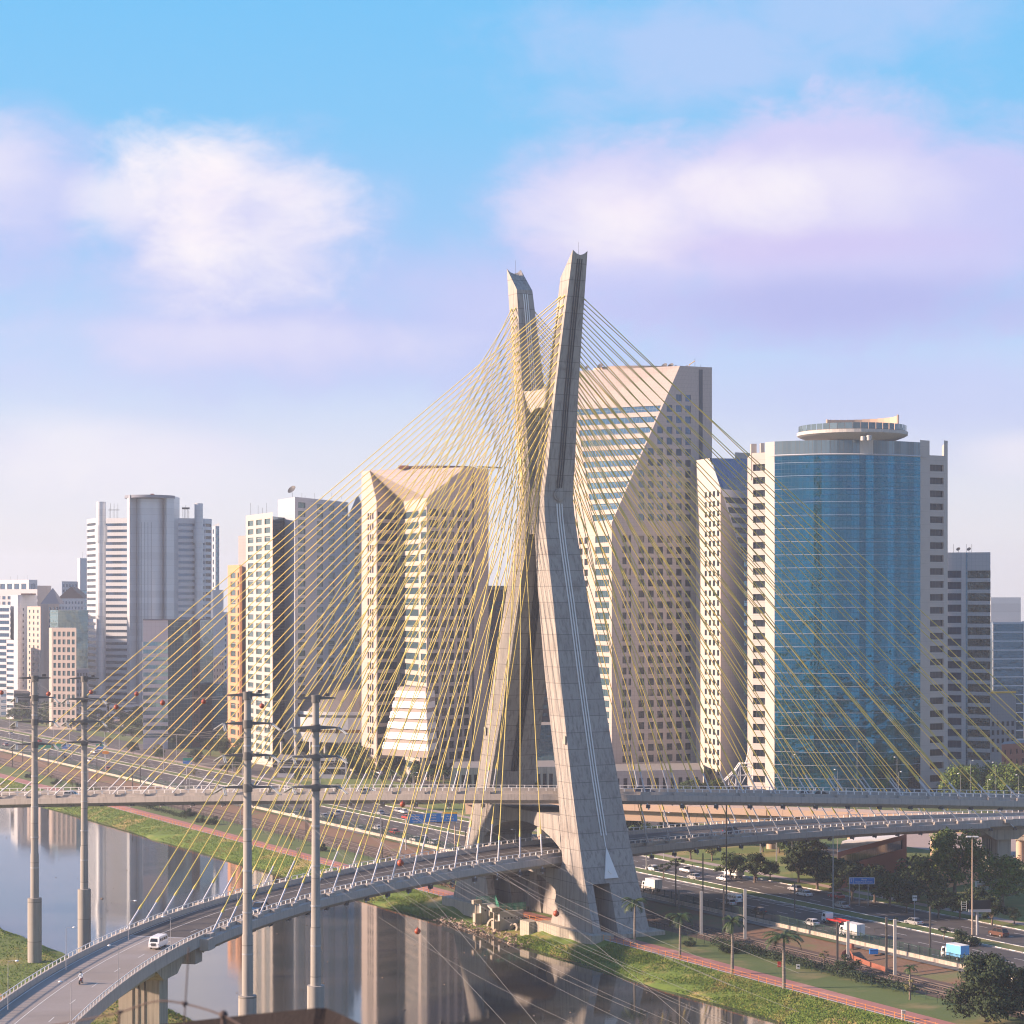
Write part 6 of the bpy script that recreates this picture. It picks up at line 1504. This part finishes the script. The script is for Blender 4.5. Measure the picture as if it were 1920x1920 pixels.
# railway catenary and utility posts
def post(px, pb, pt, r, mat, lab, arms=0, group=None, z=3.2):
    p = W(px, pb, z); h = (CH - z) + (YH - pt) / F * p.y; t = empty('utility_post', p, lab, 'post', group); m = MB(); m.obox(p + Z * h / 2, (r, 0, 0), (0, r, 0), (0, 0, h / 2)); m.build('post', mat, t)
    if arms:
        m = MB()
        for k in range(arms): zz = h * (.82 - k * .16); m.bar(p + Z * zz, p + Z * (zz - .1) + V * -3.0, .08, .08); m.tube([p + Z * (zz - .1) + V * -2.8, p + Z * (zz - .7) + V * -2.8], .06, 5)
        m.build('bracket', 'post_dark', t)
    return t
for px, pb, pt, r, mt, lab, ar in ((1315, 1752, 1672, .28, 'post_concrete', 'white concrete post behind the hedge near the pylon', 0), (1397, 1760, 1667, .28, 'post_concrete', 'tall white concrete post left of the largest palm', 0), (1590, 1802, 1727, .26, 'post_concrete', 'white post in front of the white box truck', 0), (1678, 1828, 1724, .26, 'post_concrete', 'tall white post in the middle of the railway cutting', 0),
    (1570, 1815, 1728, .20, 'post_dark', 'dark railway post beside the orange netting', 0), (1662, 1824, 1720, .20, 'post_dark', 'dark railway post with overhead line brackets', 2), (1744, 1806, 1700, .16, 'post_dark', 'dark post standing behind the green fence', 0), (1490, 1730, 1656, .14, 'post_dark', 'dark post in front of the silver car at the kerb', 0), (1267, 1705, 1612, .15, 'post_dark', 'brown post with wire arms on the median left of the pylon shadow', 1), (1318, 1700, 1600, .13, 'post_dark', 'thin dark pole with wire arms on the median', 1), (1362, 1705, 1508, .14, 'post_dark', 'tall dark pole crossing the lower deck right of the pylon', 0), (1357, 1755, 1663, .16, 'post_dark', 'dark post behind the third palm', 0), (1273, 1710, 1668, .15, 'palm_bark', 'short brown post behind the second palm', 0), (1212, 1638, 1597, .16, 'post_concrete', 'grey post under the lower deck right of the pylon', 0), (1426, 1640, 1572, .14, 'post_concrete', 'thin grey post below the lower deck', 0), (1456, 1632, 1572, .14, 'post_concrete', 'thin white post below the lower deck in front of the dark trees', 0)):
    post(px, pb, pt, r, mt, lab, ar)
gq = 'railway posts along the tracks'
for k in range(30):
    u_ = -60 - k * 26; base = B(u_, 24.5 if k % 2 else 12.8, 3.1); t = empty('catenary_post', base, 'thin railway post beside the tracks left of the pylon', 'post', gq); h = 9.0 + (k % 3) * .6
    m = MB(); m.obox(base + Z * h / 2, (.15, 0, 0), (0, .15, 0), (0, 0, h / 2)); m.build('post', 'post_dark' if k % 3 else 'post_concrete', t); m = MB(); sg = -1 if k % 2 else 1; m.bar(base + Z * 7, base + Z * 7 + V * sg * 4, .08, .08); m.build('bracket', 'post_dark', t)
gl = 'lamp posts along the motorway'
for k in range(16):
    base = B(-70 - k * 38, 56.5 if k % 2 else 75.5, 4.1); t = empty('street_lamp', base, 'tall lamp post beside the motorway left of the pylon', 'lamp post', gl); m = MB(); m.tube([base, base + Z * 12], [.12, .07], 8); m.bar(base + Z * 12, base + Z * 12.2 + V * 1.6, .07, .07); m.build('pole', 'steel_grey', t); m = MB(); m.sphere(base + Z * 12.1 + V * 1.6, .35, 8, 5, sz=.4); m.build('lamp_head', 'lamp_clear', t)
# writing
def text(par, s_, loc, rz, size, mat, align='CENTER', sx=1.0, bold=.0):
    c = bpy.data.curves.new('lettering', 'FONT'); c.body = s_; c.size = size; c.align_x = align; c.align_y = 'CENTER'; c.extrude = .01; c.offset = bold
    q = bpy.data.objects.new('lettering_curve', c); COL.objects.link(q); dg = bpy.context.evaluated_depsgraph_get(); me = bpy.data.meshes.new_from_object(q.evaluated_get(dg)); bpy.data.objects.remove(q); bpy.data.curves.remove(c)
    me.materials.clear(); me.materials.append(MATS[mat]); o = bpy.data.objects.new('lettering', me); COL.objects.link(o); o.parent = par; o.location = Vector(loc) - Vector(par['_w']); o.rotation_euler = (R(90), 0, rz); o.scale = (sx, 1, 1); return o
def board(name, lab, cat_, px0, px1, py0, py1, Y, mat, posts, zb=4.0, border='sign_white', post_r=.09, ang=0.0):
    a, b = D(px0, py1, Y), D(px1, py0, Y); cx = (a + b) / 2; t = empty(name, Vector((cx.x, Y, zb)), lab, cat_); w_, h = b.x - a.x, b.z - a.z; X = Vector((math.cos(ang), math.sin(ang), 0)); N = Vector((math.sin(ang), -math.cos(ang), 0)); c = Vector((cx.x, Y, cx.z))
    m = MB(); m.obox(c, X * w_ / 2, N * .05, Z * h / 2); pn = m.build('panel', mat, t)
    if border:
        m = MB(); e = .08
        for s_ in (-1, 1): m.obox(c + N * .06 + Z * s_ * (h / 2 - e), X * (w_ / 2 - .06), N * .01, Z * .045); m.obox(c + N * .06 + X * s_ * (w_ / 2 - e), X * .045, N * .01, Z * (h / 2 - .13))
        m.build('border', border, pn)
    for k in posts: m = MB(); q = c + X * k * w_ / 2 - N * -.12 * -1; q = c + X * k * w_ / 2 - N * .15; m.tube([up(q, zb), up(q, c.z + h / 2 - .1)], post_r, 8); m.build('post', 'steel_grey', t)
    return t, pn, c, w_, h, N
t, pn, c, w_, h, N = board('road_sign', 'blue road sign with a white border standing in front of the dark park trees', 'road sign', 1592, 1640, 1645, 1658, 478, 'sign_blue', (-.95, -.2, .5))
pn['_w'] = pn.get('_w', (0, 0, 0)); f0 = c + N * .075
text(pn, 'Ponte', f0 + Vector((.5, 0, .28)), 0, .50, 'sign_white'); text(pn, 'Octávio Frias de Oliveira', f0 + Vector((.45, 0, -.22)), 0, .46, 'sign_white', sx=.82)
m = MB(); m.obox(c + N * .08 - Vector((w_ / 2 - .93, 0, 0)), (.03, 0, 0), (0, .01, 0), (0, 0, h / 2 - .1)); m.build('divider', 'sign_white', pn); text(pn, '12', f0 - Vector((w_ / 2 - .48, 0, -.42)), 0, .48, 'sign_white'); text(pn, '8', f0 - Vector((w_ / 2 - .48, 0, .05)), 0, .48, 'sign_white')
t, pn, c, w_, h, N = board('notice_board', 'white notice board with black and red lettering behind a bush', 'notice board', 1828, 1871, 1652, 1669, 480, 'sign_white', (-.9, .9), border=None)
text(pn, 'ESTACIONAMENTO DE OBRA', c + N * .07 + Z * .62, 0, .40, 'screen_black', sx=.80); text(pn, 'ÁREA DE TREINAMENTO', c + N * .07 + Z * .08, 0, .44, 'sign_red', sx=.86)
t, pn, c, w_, h, N = board('message_screen', 'large black electronic message screen on a thick grey column', 'electronic sign', 1816, 1858, 1688, 1705, 436, 'screen_black', (), border=None, ang=.12)
m = MB(); m.obox(c - Z * (h / 2 + .28), Vector((w_ / 2, .1, 0)), (0, .35, 0), (0, 0, .26)); m.build('walkway', 'steel_grey', t); m = MB(); q = c - Vector((.45, -.3, 0)); m.tube([up(q, 4.0), up(q, c.z - h / 2)], .28, 12); m.build('column', 'steel_grey', t)
m = MB(); q = c - Vector((w_ / 2 + .9, 0, .8))
for k in range(4): m.bar(q + Z * k * .45 - Vector((.5, 0, 0)), q + Z * k * .45 + Vector((.5, 0, 0)), .06, .05)
for s_ in (-.5, .5): m.bar(q + Vector((s_, 0, -.4)), q + Vector((s_, 0, 1.6)), .06, .06)
m.build('ladder_cage', 'sign_white', t)
t, pn, c, w_, h, N = board('speed_sign', 'small white road sign with two round symbols on the grass strip', 'road sign', 1711, 1719.5, 1679, 1689, 462, 'sign_white', (0,), border=None)
for s_ in (-1, 1): m = MB(); m.tube([c + N * .055 + Vector((s_ * .22, 0, .12)), c + N * .08 + Vector((s_ * .22, 0, .12))], .20, 14); m.build('symbol', 'screen_black', pn)
text(pn, '90', c + N * .10 + Vector((-.22, 0, .12)), 0, .24, 'sign_white'); text(pn, '70', c + N * .10 + Vector((.22, 0, .12)), 0, .24, 'sign_white')
t, pn, c, w_, h, N = board('road_sign', 'small square blue sign on a pole in front of the white box van', 'road sign', 1360, 1366, 1643, 1650, 530, 'sign_blue', (0,), border=None)
t, pn, c, w_, h, N = board('road_sign', 'small square blue sign at the kerb right of the pylon foot', 'road sign', 1210, 1214.5, 1658, 1664, 506, 'sign_blue', (0,), border=None)
t, pn, c, w_, h, N = board('warning_sign', 'small white sign with a black mark beside the cycle path and hedge', 'sign', 1493, 1500, 1808, 1817, 402, 'sign_white', (0,), zb=3, border=None); m = MB(); m.obox(c + N * .07 + Z * .08, (.18, 0, 0), (0, .01, 0), (0, 0, .12)); m.build('symbol', 'screen_black', pn)
t, pn, c, w_, h, N = board('warning_sign', 'small red and white sign beside the trunk of the largest palm', 'sign', 1458, 1465, 1803, 1813, 404, 'sign_red', (0,), zb=3, border=None)
# blue gantry over the road
t = empty('sign_gantry', B(-135, 55, 4), 'overhead gantry with three blue direction signs and a yellow top strip left of the pylon', 'road sign'); Yg = 586
for (x0, x1, y0, y1, lines) in ((764, 794, 1527, 1544, ('Aeroporto', 'Interlagos', 'Centro')), (796, 828, 1525, 1541, ('Morumbi', 'Brooklin', 'Jabaquara')), (830, 857, 1526, 1540, ('Av. Jorn.', 'R. Marinho'))):
    a, b = D(x0, y1, Yg), D(x1, y0, Yg); c = (a + b) / 2; m = MB(); m.obox(c, ((b.x - a.x) / 2, 0, 0), (0, .06, 0), (0, 0, (b.z - a.z) / 2)); pn = m.build('panel', 'sign_blue', t)
    for k, s_ in enumerate(lines): text(pn, s_, c + Vector((0, -.08, (len(lines) - 1) * .36 - k * .74)), 0, .55, 'sign_white', sx=.9)
    if x0 == 830: m = MB(); m.obox(Vector((c.x, Yg, b.z + .25)), ((b.x - a.x) / 2, 0, 0), (0, .06, 0), (0, 0, .22)); m.build('yellow_strip', 'sign_yellow', t)
m = MB(); a, b = D(760, 1536, Yg + .4), D(858, 1536, Yg + .4); m.bar(a, b, .3, .3); m.build('beam', 'steel_grey', t)
for x in (761, 853): m = MB(); q = G(x, Yg + .4, 4.0); m.tube([q, up(q, b.z)], .18, 8); m.build('post', 'beam_peach' if x == 853 else 'steel_grey', t)
def gantry(lab, Yg, panels, posts):
    t = empty('sign_gantry', G(posts[0], Yg, 4), lab, 'road sign')
    for (x0, x1, y0, y1, mt) in panels:
        a, b = D(x0, y1, Yg), D(x1, y0, Yg); c = (a + b) / 2; m = MB(); m.obox(c, ((b.x - a.x) / 2, 0, 0), (0, .08, 0), (0, 0, (b.z - a.z) / 2)); pn = m.build('panel', mt, t)
    for x in posts: m = MB(); q = G(x, Yg + .3, 4.0); m.tube([q, up(q, D(x, panels[0][2], Yg).z)], .2, 8); m.build('post', 'steel_grey', t)
gantry('gantry of green and blue signs with a yellow strip between the two left power poles', 930, ((70, 96, 1397, 1405, 'sign_green'), (97, 115, 1394, 1405, 'sign_green'), (116, 134, 1396, 1404, 'sign_blue'), (97, 134, 1392, 1394, 'sign_yellow')), (70, 135))
gantry('small gantry with a green sign over a blue sign right of the second power pole', 900, ((180, 195, 1395, 1399, 'sign_green'), (179, 194, 1399.3, 1405, 'sign_blue')), (163,)); gantry('small gantry with a green sign over a blue sign left of the third power pole', 800, ((343, 362, 1421, 1426, 'sign_green'), (343, 360, 1426.3, 1432, 'sign_blue')), (350,))
m = MB(); c = D(198, 1411, 860); m.tube([c - Vector((0, .3, 0)), c + Vector((0, .3, 0))], 1.1, 14); m.v = [Vector((c.x + (q.x - c.x) * 1.35, q.y, c.z + (q.z - c.z) * .62)) for q in m.v]; tag(m.build('gas_station_sign', 'orange_post', origin=c), 'oval orange sign below the small gantry at the left', 'sign'); o = bpy.data.objects['gas_station_sign']; m = MB(); m.tube([up(c, 4), c - Z * .6], .2, 8); m.build('post', 'steel_grey', o)

# elevated viaduct behind the bridge
t = empty('viaduct', G(1500, 600, 3.5), 'long peach coloured concrete viaduct behind both decks at the right', 'viaduct')
va, vb = G(880, 622, 0), G(2080, 556, 0); dv = (vb - va).normalized(); nv = dv.cross(Z); L = (vb - va).length
segs = 8
for k in range(segs):
    p, q = va + dv * L * k / segs, va + dv * (L * (k + 1) / segs - .25); m = MB()
    for (w0, zt_, w1, zb_) in ((4.6, 15.4, 4.6, 13.6), (3.2, 13.6, 2.8, 10.6)):
        m.extr([up(p, 0) + nv * w0 + Z * zt_, up(p, 0) - nv * w0 + Z * zt_, up(p, 0) - nv * w1 + Z * zb_, up(p, 0) + nv * w1 + Z * zb_], q - p)
    m.build('girder', 'beam_peach', t)
for k in range(1, segs):
    p = va + dv * (L * k / segs - .1); m = MB(); m.tube([up(p, 3.5), up(p, 9.4)], 1.25, 18); m.build('pier', 'beam_peach', t); m = MB(); m.obox(up(p, 10), dv * 1.2, nv * 2.6, Z * .6); m.build('pier_cap', 'plinth_concrete', t)
# red steel scaffolding and white space frame by the cream tower
t = empty('scaffolding', G(1340, 700, 3.5), 'red steel lattice scaffolding behind the upper deck', 'scaffolding')
for k in range(9):
    m = MB(); x = G(1310 + k * 13, 700, 3.5); x2 = G(1310 + (k + 1) * 13, 700, 3.5)
    for p in (x, x + Vector((0, 3, 0))): m.tube([p, up(p, 10.5)], .14, 5)
    for z in (4, 6.2, 8.4): m.bar(up(x, z), up(x2, z + 2.1), .12, .12); m.bar(up(x, z + 2.1), up(x2, z), .12, .12)
    m.bar(up(x, 10.4), up(x2, 10.4), .14, .14); m.build('lattice_bay', 'red_steel', t)
t = empty('entrance_canopy', G(1390, 745, 3.5), 'white tubular space frame canopy at the foot of the cream tower', 'canopy'); m = MB()
pts = [D(1352, 1472, 742), D(1366, 1458, 742), D(1380, 1444, 742), D(1388, 1432, 742), D(1411, 1432, 742)]; low_ = [Vector((p.x, p.y, 8.5)) for p in pts]
for a, b in zip(pts, pts[1:]): m.tube([a, b], .22, 6); m.tube([a + Vector((0, 4, 0)), b + Vector((0, 4, 0))], .22, 6)
for a in pts:
    m.tube([a, Vector((a.x, a.y, 8.2))], .16, 5); m.tube([a, a + Vector((0, 4, 0))], .16, 5)
for z in (8.2, 12, 15):
    xs = [p for p in pts if p.z > z - 1]
    if len(xs) > 1: m.tube([up(xs[0], z), up(xs[-1], z)], .18, 5)
for a, b in zip(pts, pts[1:]): m.tube([a, Vector((b.x, b.y, 8.2))], .14, 5); m.tube([b, Vector((a.x, a.y, 8.2))], .14, 5)
m.tube([D(1398, 1432, 742), D(1407, 1395, 742)], .2, 5); m.tube([D(1409, 1432, 742), D(1407, 1395, 742)], .2, 5); m.build('frame', 'white_paint', t)
# orange safety netting, barrels, tanks by the railway
t = empty('safety_netting', W(1630, 1808, 3), 'orange plastic safety netting strung beside the railway', 'netting'); m = MB(); pt = [W(1578, 1795, 3.6), W(1590, 1785, 3.6), W(1600, 1800, 3.4), W(1630, 1812, 3.3), W(1660, 1822, 3.2)]
for a, b in zip(pt, pt[1:]): m.bar(a + Z * .45, b + Z * .45, .05, .9)
m.build('net', 'orange_net', t)
for px, py, lab, mt in ((1638, 1789, 'small blue plastic crate on the railway slope', 'sign_blue'), (1597, 1778, 'orange plastic barrel against the retaining wall', 'orange_net')):
    p = W(px, py, 3.9); m = MB()
    if mt == 'sign_blue': m.obox(p + Z * .45, (.8, 0, 0), (0, .5, 0), (0, 0, .4)); m.obox(p + Z * .9, (.85, 0, 0), (0, .55, 0), (0, 0, .05)); tag(m.build('crate', mt, origin=p), lab, 'crate')
    else: m.tube([p, p + Z * .5, p + Z * .9], [.5, .5, .4], 14); tag(m.build('barrel', mt, origin=p), lab, 'barrel')
m = MB(); c = W(1802, 1861, 1.7); m.sphere(W(1804 - 300, 1861, 1.0), .3, 8, 6); tag(m.build('buoy', 'sign_yellow', origin=W(1504, 1861, 1.0)), 'small yellow float lying on the grassy bank', 'float')
# concrete marker post by the path
m = MB(); p = W(1694, 1912, 3.0); m.obox(p + Z * .7, (.28, 0, 0), (0, .28, 0), (0, 0, .75)); m.obox(p + Z * 1.5, (.33, 0, 0), (0, .33, 0), (0, 0, .08)); tag(m.build('bollard', 'post_concrete', origin=p), 'short square concrete bollard at the edge of the cycle path', 'bollard')
m = MB(); p = W(560, 1608, 3.0); m.obox(p + Z * 1.2, (.5, 0, 0), (0, .3, 0), (0, 0, 1.2)); m.obox(p + Z * 2.5, (.6, 0, 0), (0, .4, 0), (0, 0, .1)); tag(m.build('kiosk', 'wall_white', origin=p), 'small white box standing beside the cycle path left of the pylon', 'box')

# outfall structure at the foot of the pylon
t = empty('outfall_structure', B(-8, -11, 0), 'concrete outfall with two pipe mouths and a green railing at the river edge', 'outfall')
def oface(p, dU, dV, z0, z1, mat='plinth_concrete', name='wall'):
    m = MB(); m.obox(p + Z * ((z0 + z1) / 2), U * dU, V * dV, Z * ((z1 - z0) / 2)); return m.build(name, mat, t)
wa = W(922, 1722, .8); wb = W(974, 1732, .8); ua, va_, ub, vb_ = -11.5, -8.2, -1.5, -7.8
# walls face +U (towards the camera, right)
for (u0, v0, hwid, zt_, holes) in ((ua, va_, 1.9, 5.0, 3), (ub, vb_, 3.0, 4.6, 5)):
    w_ = oface(B(u0 - .4, v0, 0), .4, hwid, .2, zt_, 'pale_concrete')
    for k in range(holes): m = MB(); c = B(u0 + .0, v0 + (k - (holes - 1) / 2) * .85, zt_ - 1.5); m.tube([c, c + U * .03], .21, 12); m.build('hole', 'screen_black', w_)
    oface(B(u0 - .3, v0 - hwid - .8, 0), .6, .8, .0, zt_ - 2.0, 'wall_white', 'buttress'); oface(B(u0 - .2, v0 - hwid - 1.0, 0), .5, 1.0, zt_ + .1, zt_ + 1.0, 'wall_white', 'cap'); oface(B(u0 + .1, v0 - hwid - 1.4, 0), .12, .12, 0, zt_ + .2, 'wall_white', 'column')
    m = MB()
    for k in range(int(hwid * 2 / .3) + 6): p = B(u0 - .2, v0 - hwid - 1 + k * .3, zt_ + .1); m.obox(p + Z * .8, U * .03, V * .04, Z * .8)
    for zz in (.2, .9, 1.6): m.bar(B(u0 - .2, v0 - hwid - 1, zt_ + zz), B(u0 - .2, v0 + hwid + .6, zt_ + zz), .05, .05)
    m.build('railing', 'rail_green', t)
m = MB(); a, b = B(ua - .4, va_ + 1.9, 5.1), B(ub - .4, vb_ - 3.0, 4.7)
n = 30
for k in range(n): p = a * (1 - k / n) + b * (k / n); m.obox(p + Z * .8, U * .03, V * .04, Z * .8)
for zz in (.2, .9, 1.6): m.bar(a + Z * zz, b + Z * zz, .05, .05)
m.build('railing', 'rail_green', t)
m = MB(); m.bar(a - Z * .2 - V * 1.5, b - Z * .2 - V * .4, 1.6, .3); m.build('walkway', 'pale_concrete', t)
for (px, py) in ((921, 1733), (961, 1742)):
    c = W(px, py, 1.0); n_ = (U * .35 - V * .75 + Z * .45).normalized(); x = n_.cross(Z).normalized(); y = x.cross(n_); m = MB(); N2 = 20
    ro, ri = 1.45, 1.0; o1 = [c + x * math.cos(k * 2 * math.pi / N2) * ro * .85 + y * math.sin(k * 2 * math.pi / N2) * ro for k in range(N2)]; i1 = [c + x * math.cos(k * 2 * math.pi / N2) * ri * .8 + y * math.sin(k * 2 * math.pi / N2) * ri for k in range(N2)]; o2 = [p - n_ * .2 - V * -2.4 - Z * .4 for p in o1]; i2 = [p - n_ * 1.6 for p in i1]
    m.add(o1 + i1 + o2 + i2, [(k, (k + 1) % N2, N2 + (k + 1) % N2, N2 + k) for k in range(N2)] + [(2 * N2 + k, 2 * N2 + (k + 1) % N2, (k + 1) % N2, k) for k in range(N2)] + [(N2 + k, N2 + (k + 1) % N2, 3 * N2 + (k + 1) % N2, 3 * N2 + k) for k in range(N2)])
    pp = m.build('pipe_mouth', 'wall_white', t); m = MB(); m.add([p - n_ * 1.0 for p in i1], [tuple(range(N2))]); m.build('pipe_inside', 'screen_black', pp)
m = MB(); rr = random.Random(8)
for k in range(420):
    u_ = rr.uniform(-24, 18); v_ = rr.uniform(-16.3, -12.2); s_ = rr.uniform(.15, .5); c = B(u_, v_, .1 + (v_ + 16.3) * .22); v8 = [c + Vector((rr.uniform(-1, 1), rr.uniform(-1, 1), rr.uniform(-.6, .9))) * s_ for _ in range(6)]
    m.add(v8, [(0, 1, 2), (0, 2, 3), (0, 3, 4), (0, 4, 1), (5, 2, 1), (5, 3, 2), (5, 4, 3), (5, 1, 4)])
tag(m.build('rubble', 'rock'), kind='stuff')
# drifting litter on the river
m = MB(); rr = random.Random(4)
for k in range(120):
    p = B(rr.uniform(-260, 90), rr.uniform(-98, -17), .03); s_ = rr.uniform(.05, .28) * (2.2 if k < 6 else 1); m.add([p + Vector((math.cos(a) * s_ * rr.uniform(.5, 1.4), math.sin(a) * s_ * rr.uniform(.5, 1.4), 0)) for a in (0, 1.3, 2.5, 3.8, 5)] + [p + Z * s_ * .5], [(0, 1, 5), (1, 2, 5), (2, 3, 5), (3, 4, 5), (4, 0, 5)])
tag(m.build('litter', 'bark'), kind='stuff')

# ---------------------------------------------------------------- our own roof edge with its fence wire
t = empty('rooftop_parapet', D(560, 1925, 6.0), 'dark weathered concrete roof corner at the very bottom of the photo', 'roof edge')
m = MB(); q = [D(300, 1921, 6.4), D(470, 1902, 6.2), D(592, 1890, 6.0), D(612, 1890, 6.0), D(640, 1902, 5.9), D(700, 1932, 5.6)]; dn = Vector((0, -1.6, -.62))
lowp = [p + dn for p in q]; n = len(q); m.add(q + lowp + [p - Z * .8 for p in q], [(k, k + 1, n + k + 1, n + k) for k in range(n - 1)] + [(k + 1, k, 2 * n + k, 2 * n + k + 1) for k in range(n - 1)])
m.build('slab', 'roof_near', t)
t = empty('fence_wire', D(345, 1918, 5.0), 'rusty wire with knots and a metal rod crossing the bottom left of the photo', 'wire fence')
m = MB(); m.tube(smoothw([D(60, 1928, 5.4), D(118, 1919, 5.3), D(220, 1899, 5.15), D(290, 1878, 5.05), D(345, 1882, 5.0), D(418, 1904, 4.9), D(470, 1935, 4.8)]), .0022, 6); m.build('wire', 'rusty_wire', t)
m = MB(); m.tube([D(354, 1776, 5.0), D(345, 1925, 5.0)], .0018, 6); m.build('rod', 'rusty_wire', t)
for px, py in ((345, 1882), (224, 1898)): m = MB(); m.tube([D(px - 4, py - 3, 5.0), D(px + 1, py + 2, 4.99), D(px + 5, py - 2, 5.0)], [.003, .006, .003], 8); m.build('knot', 'rusty_wire', t)
m = MB(); m.tube([D(224, 1898, 5.1), D(222, 1930, 5.1)], .003, 6); m.build('rod', 'rusty_wire', t); m = MB(); m.sphere(D(419, 1903, 4.9), .0105, 12, 8); m.tube([D(419, 1903, 4.9), D(419, 1922, 4.9)], .006, 8); m.build('insulator', 'rusty_wire', t)
# ---------------------------------------------------------------- haze
m = MB(); m.box(-3600, -700, -1.2, 3600, 4800, 176)

hz = m.build('haze', 'white_paint'); hz['kind'] = 'stuff'
hm = bpy.data.materials.new('haze'); hm.use_nodes = True; t = NT(hm.node_tree); t.n.clear()
pv = t.new('ShaderNodeVolumePrincipled'); pv.inputs['Color'].default_value = (.80, .88, 1.0, 1); pv.inputs['Density'].default_value = HAZE; pv.inputs['Anisotropy'].default_value = 0.2
oo = t.new('ShaderNodeOutputMaterial'); t.l.new(pv.outputs[0], oo.inputs['Volume']); hz.data.materials.clear(); hz.data.materials.append(hm)
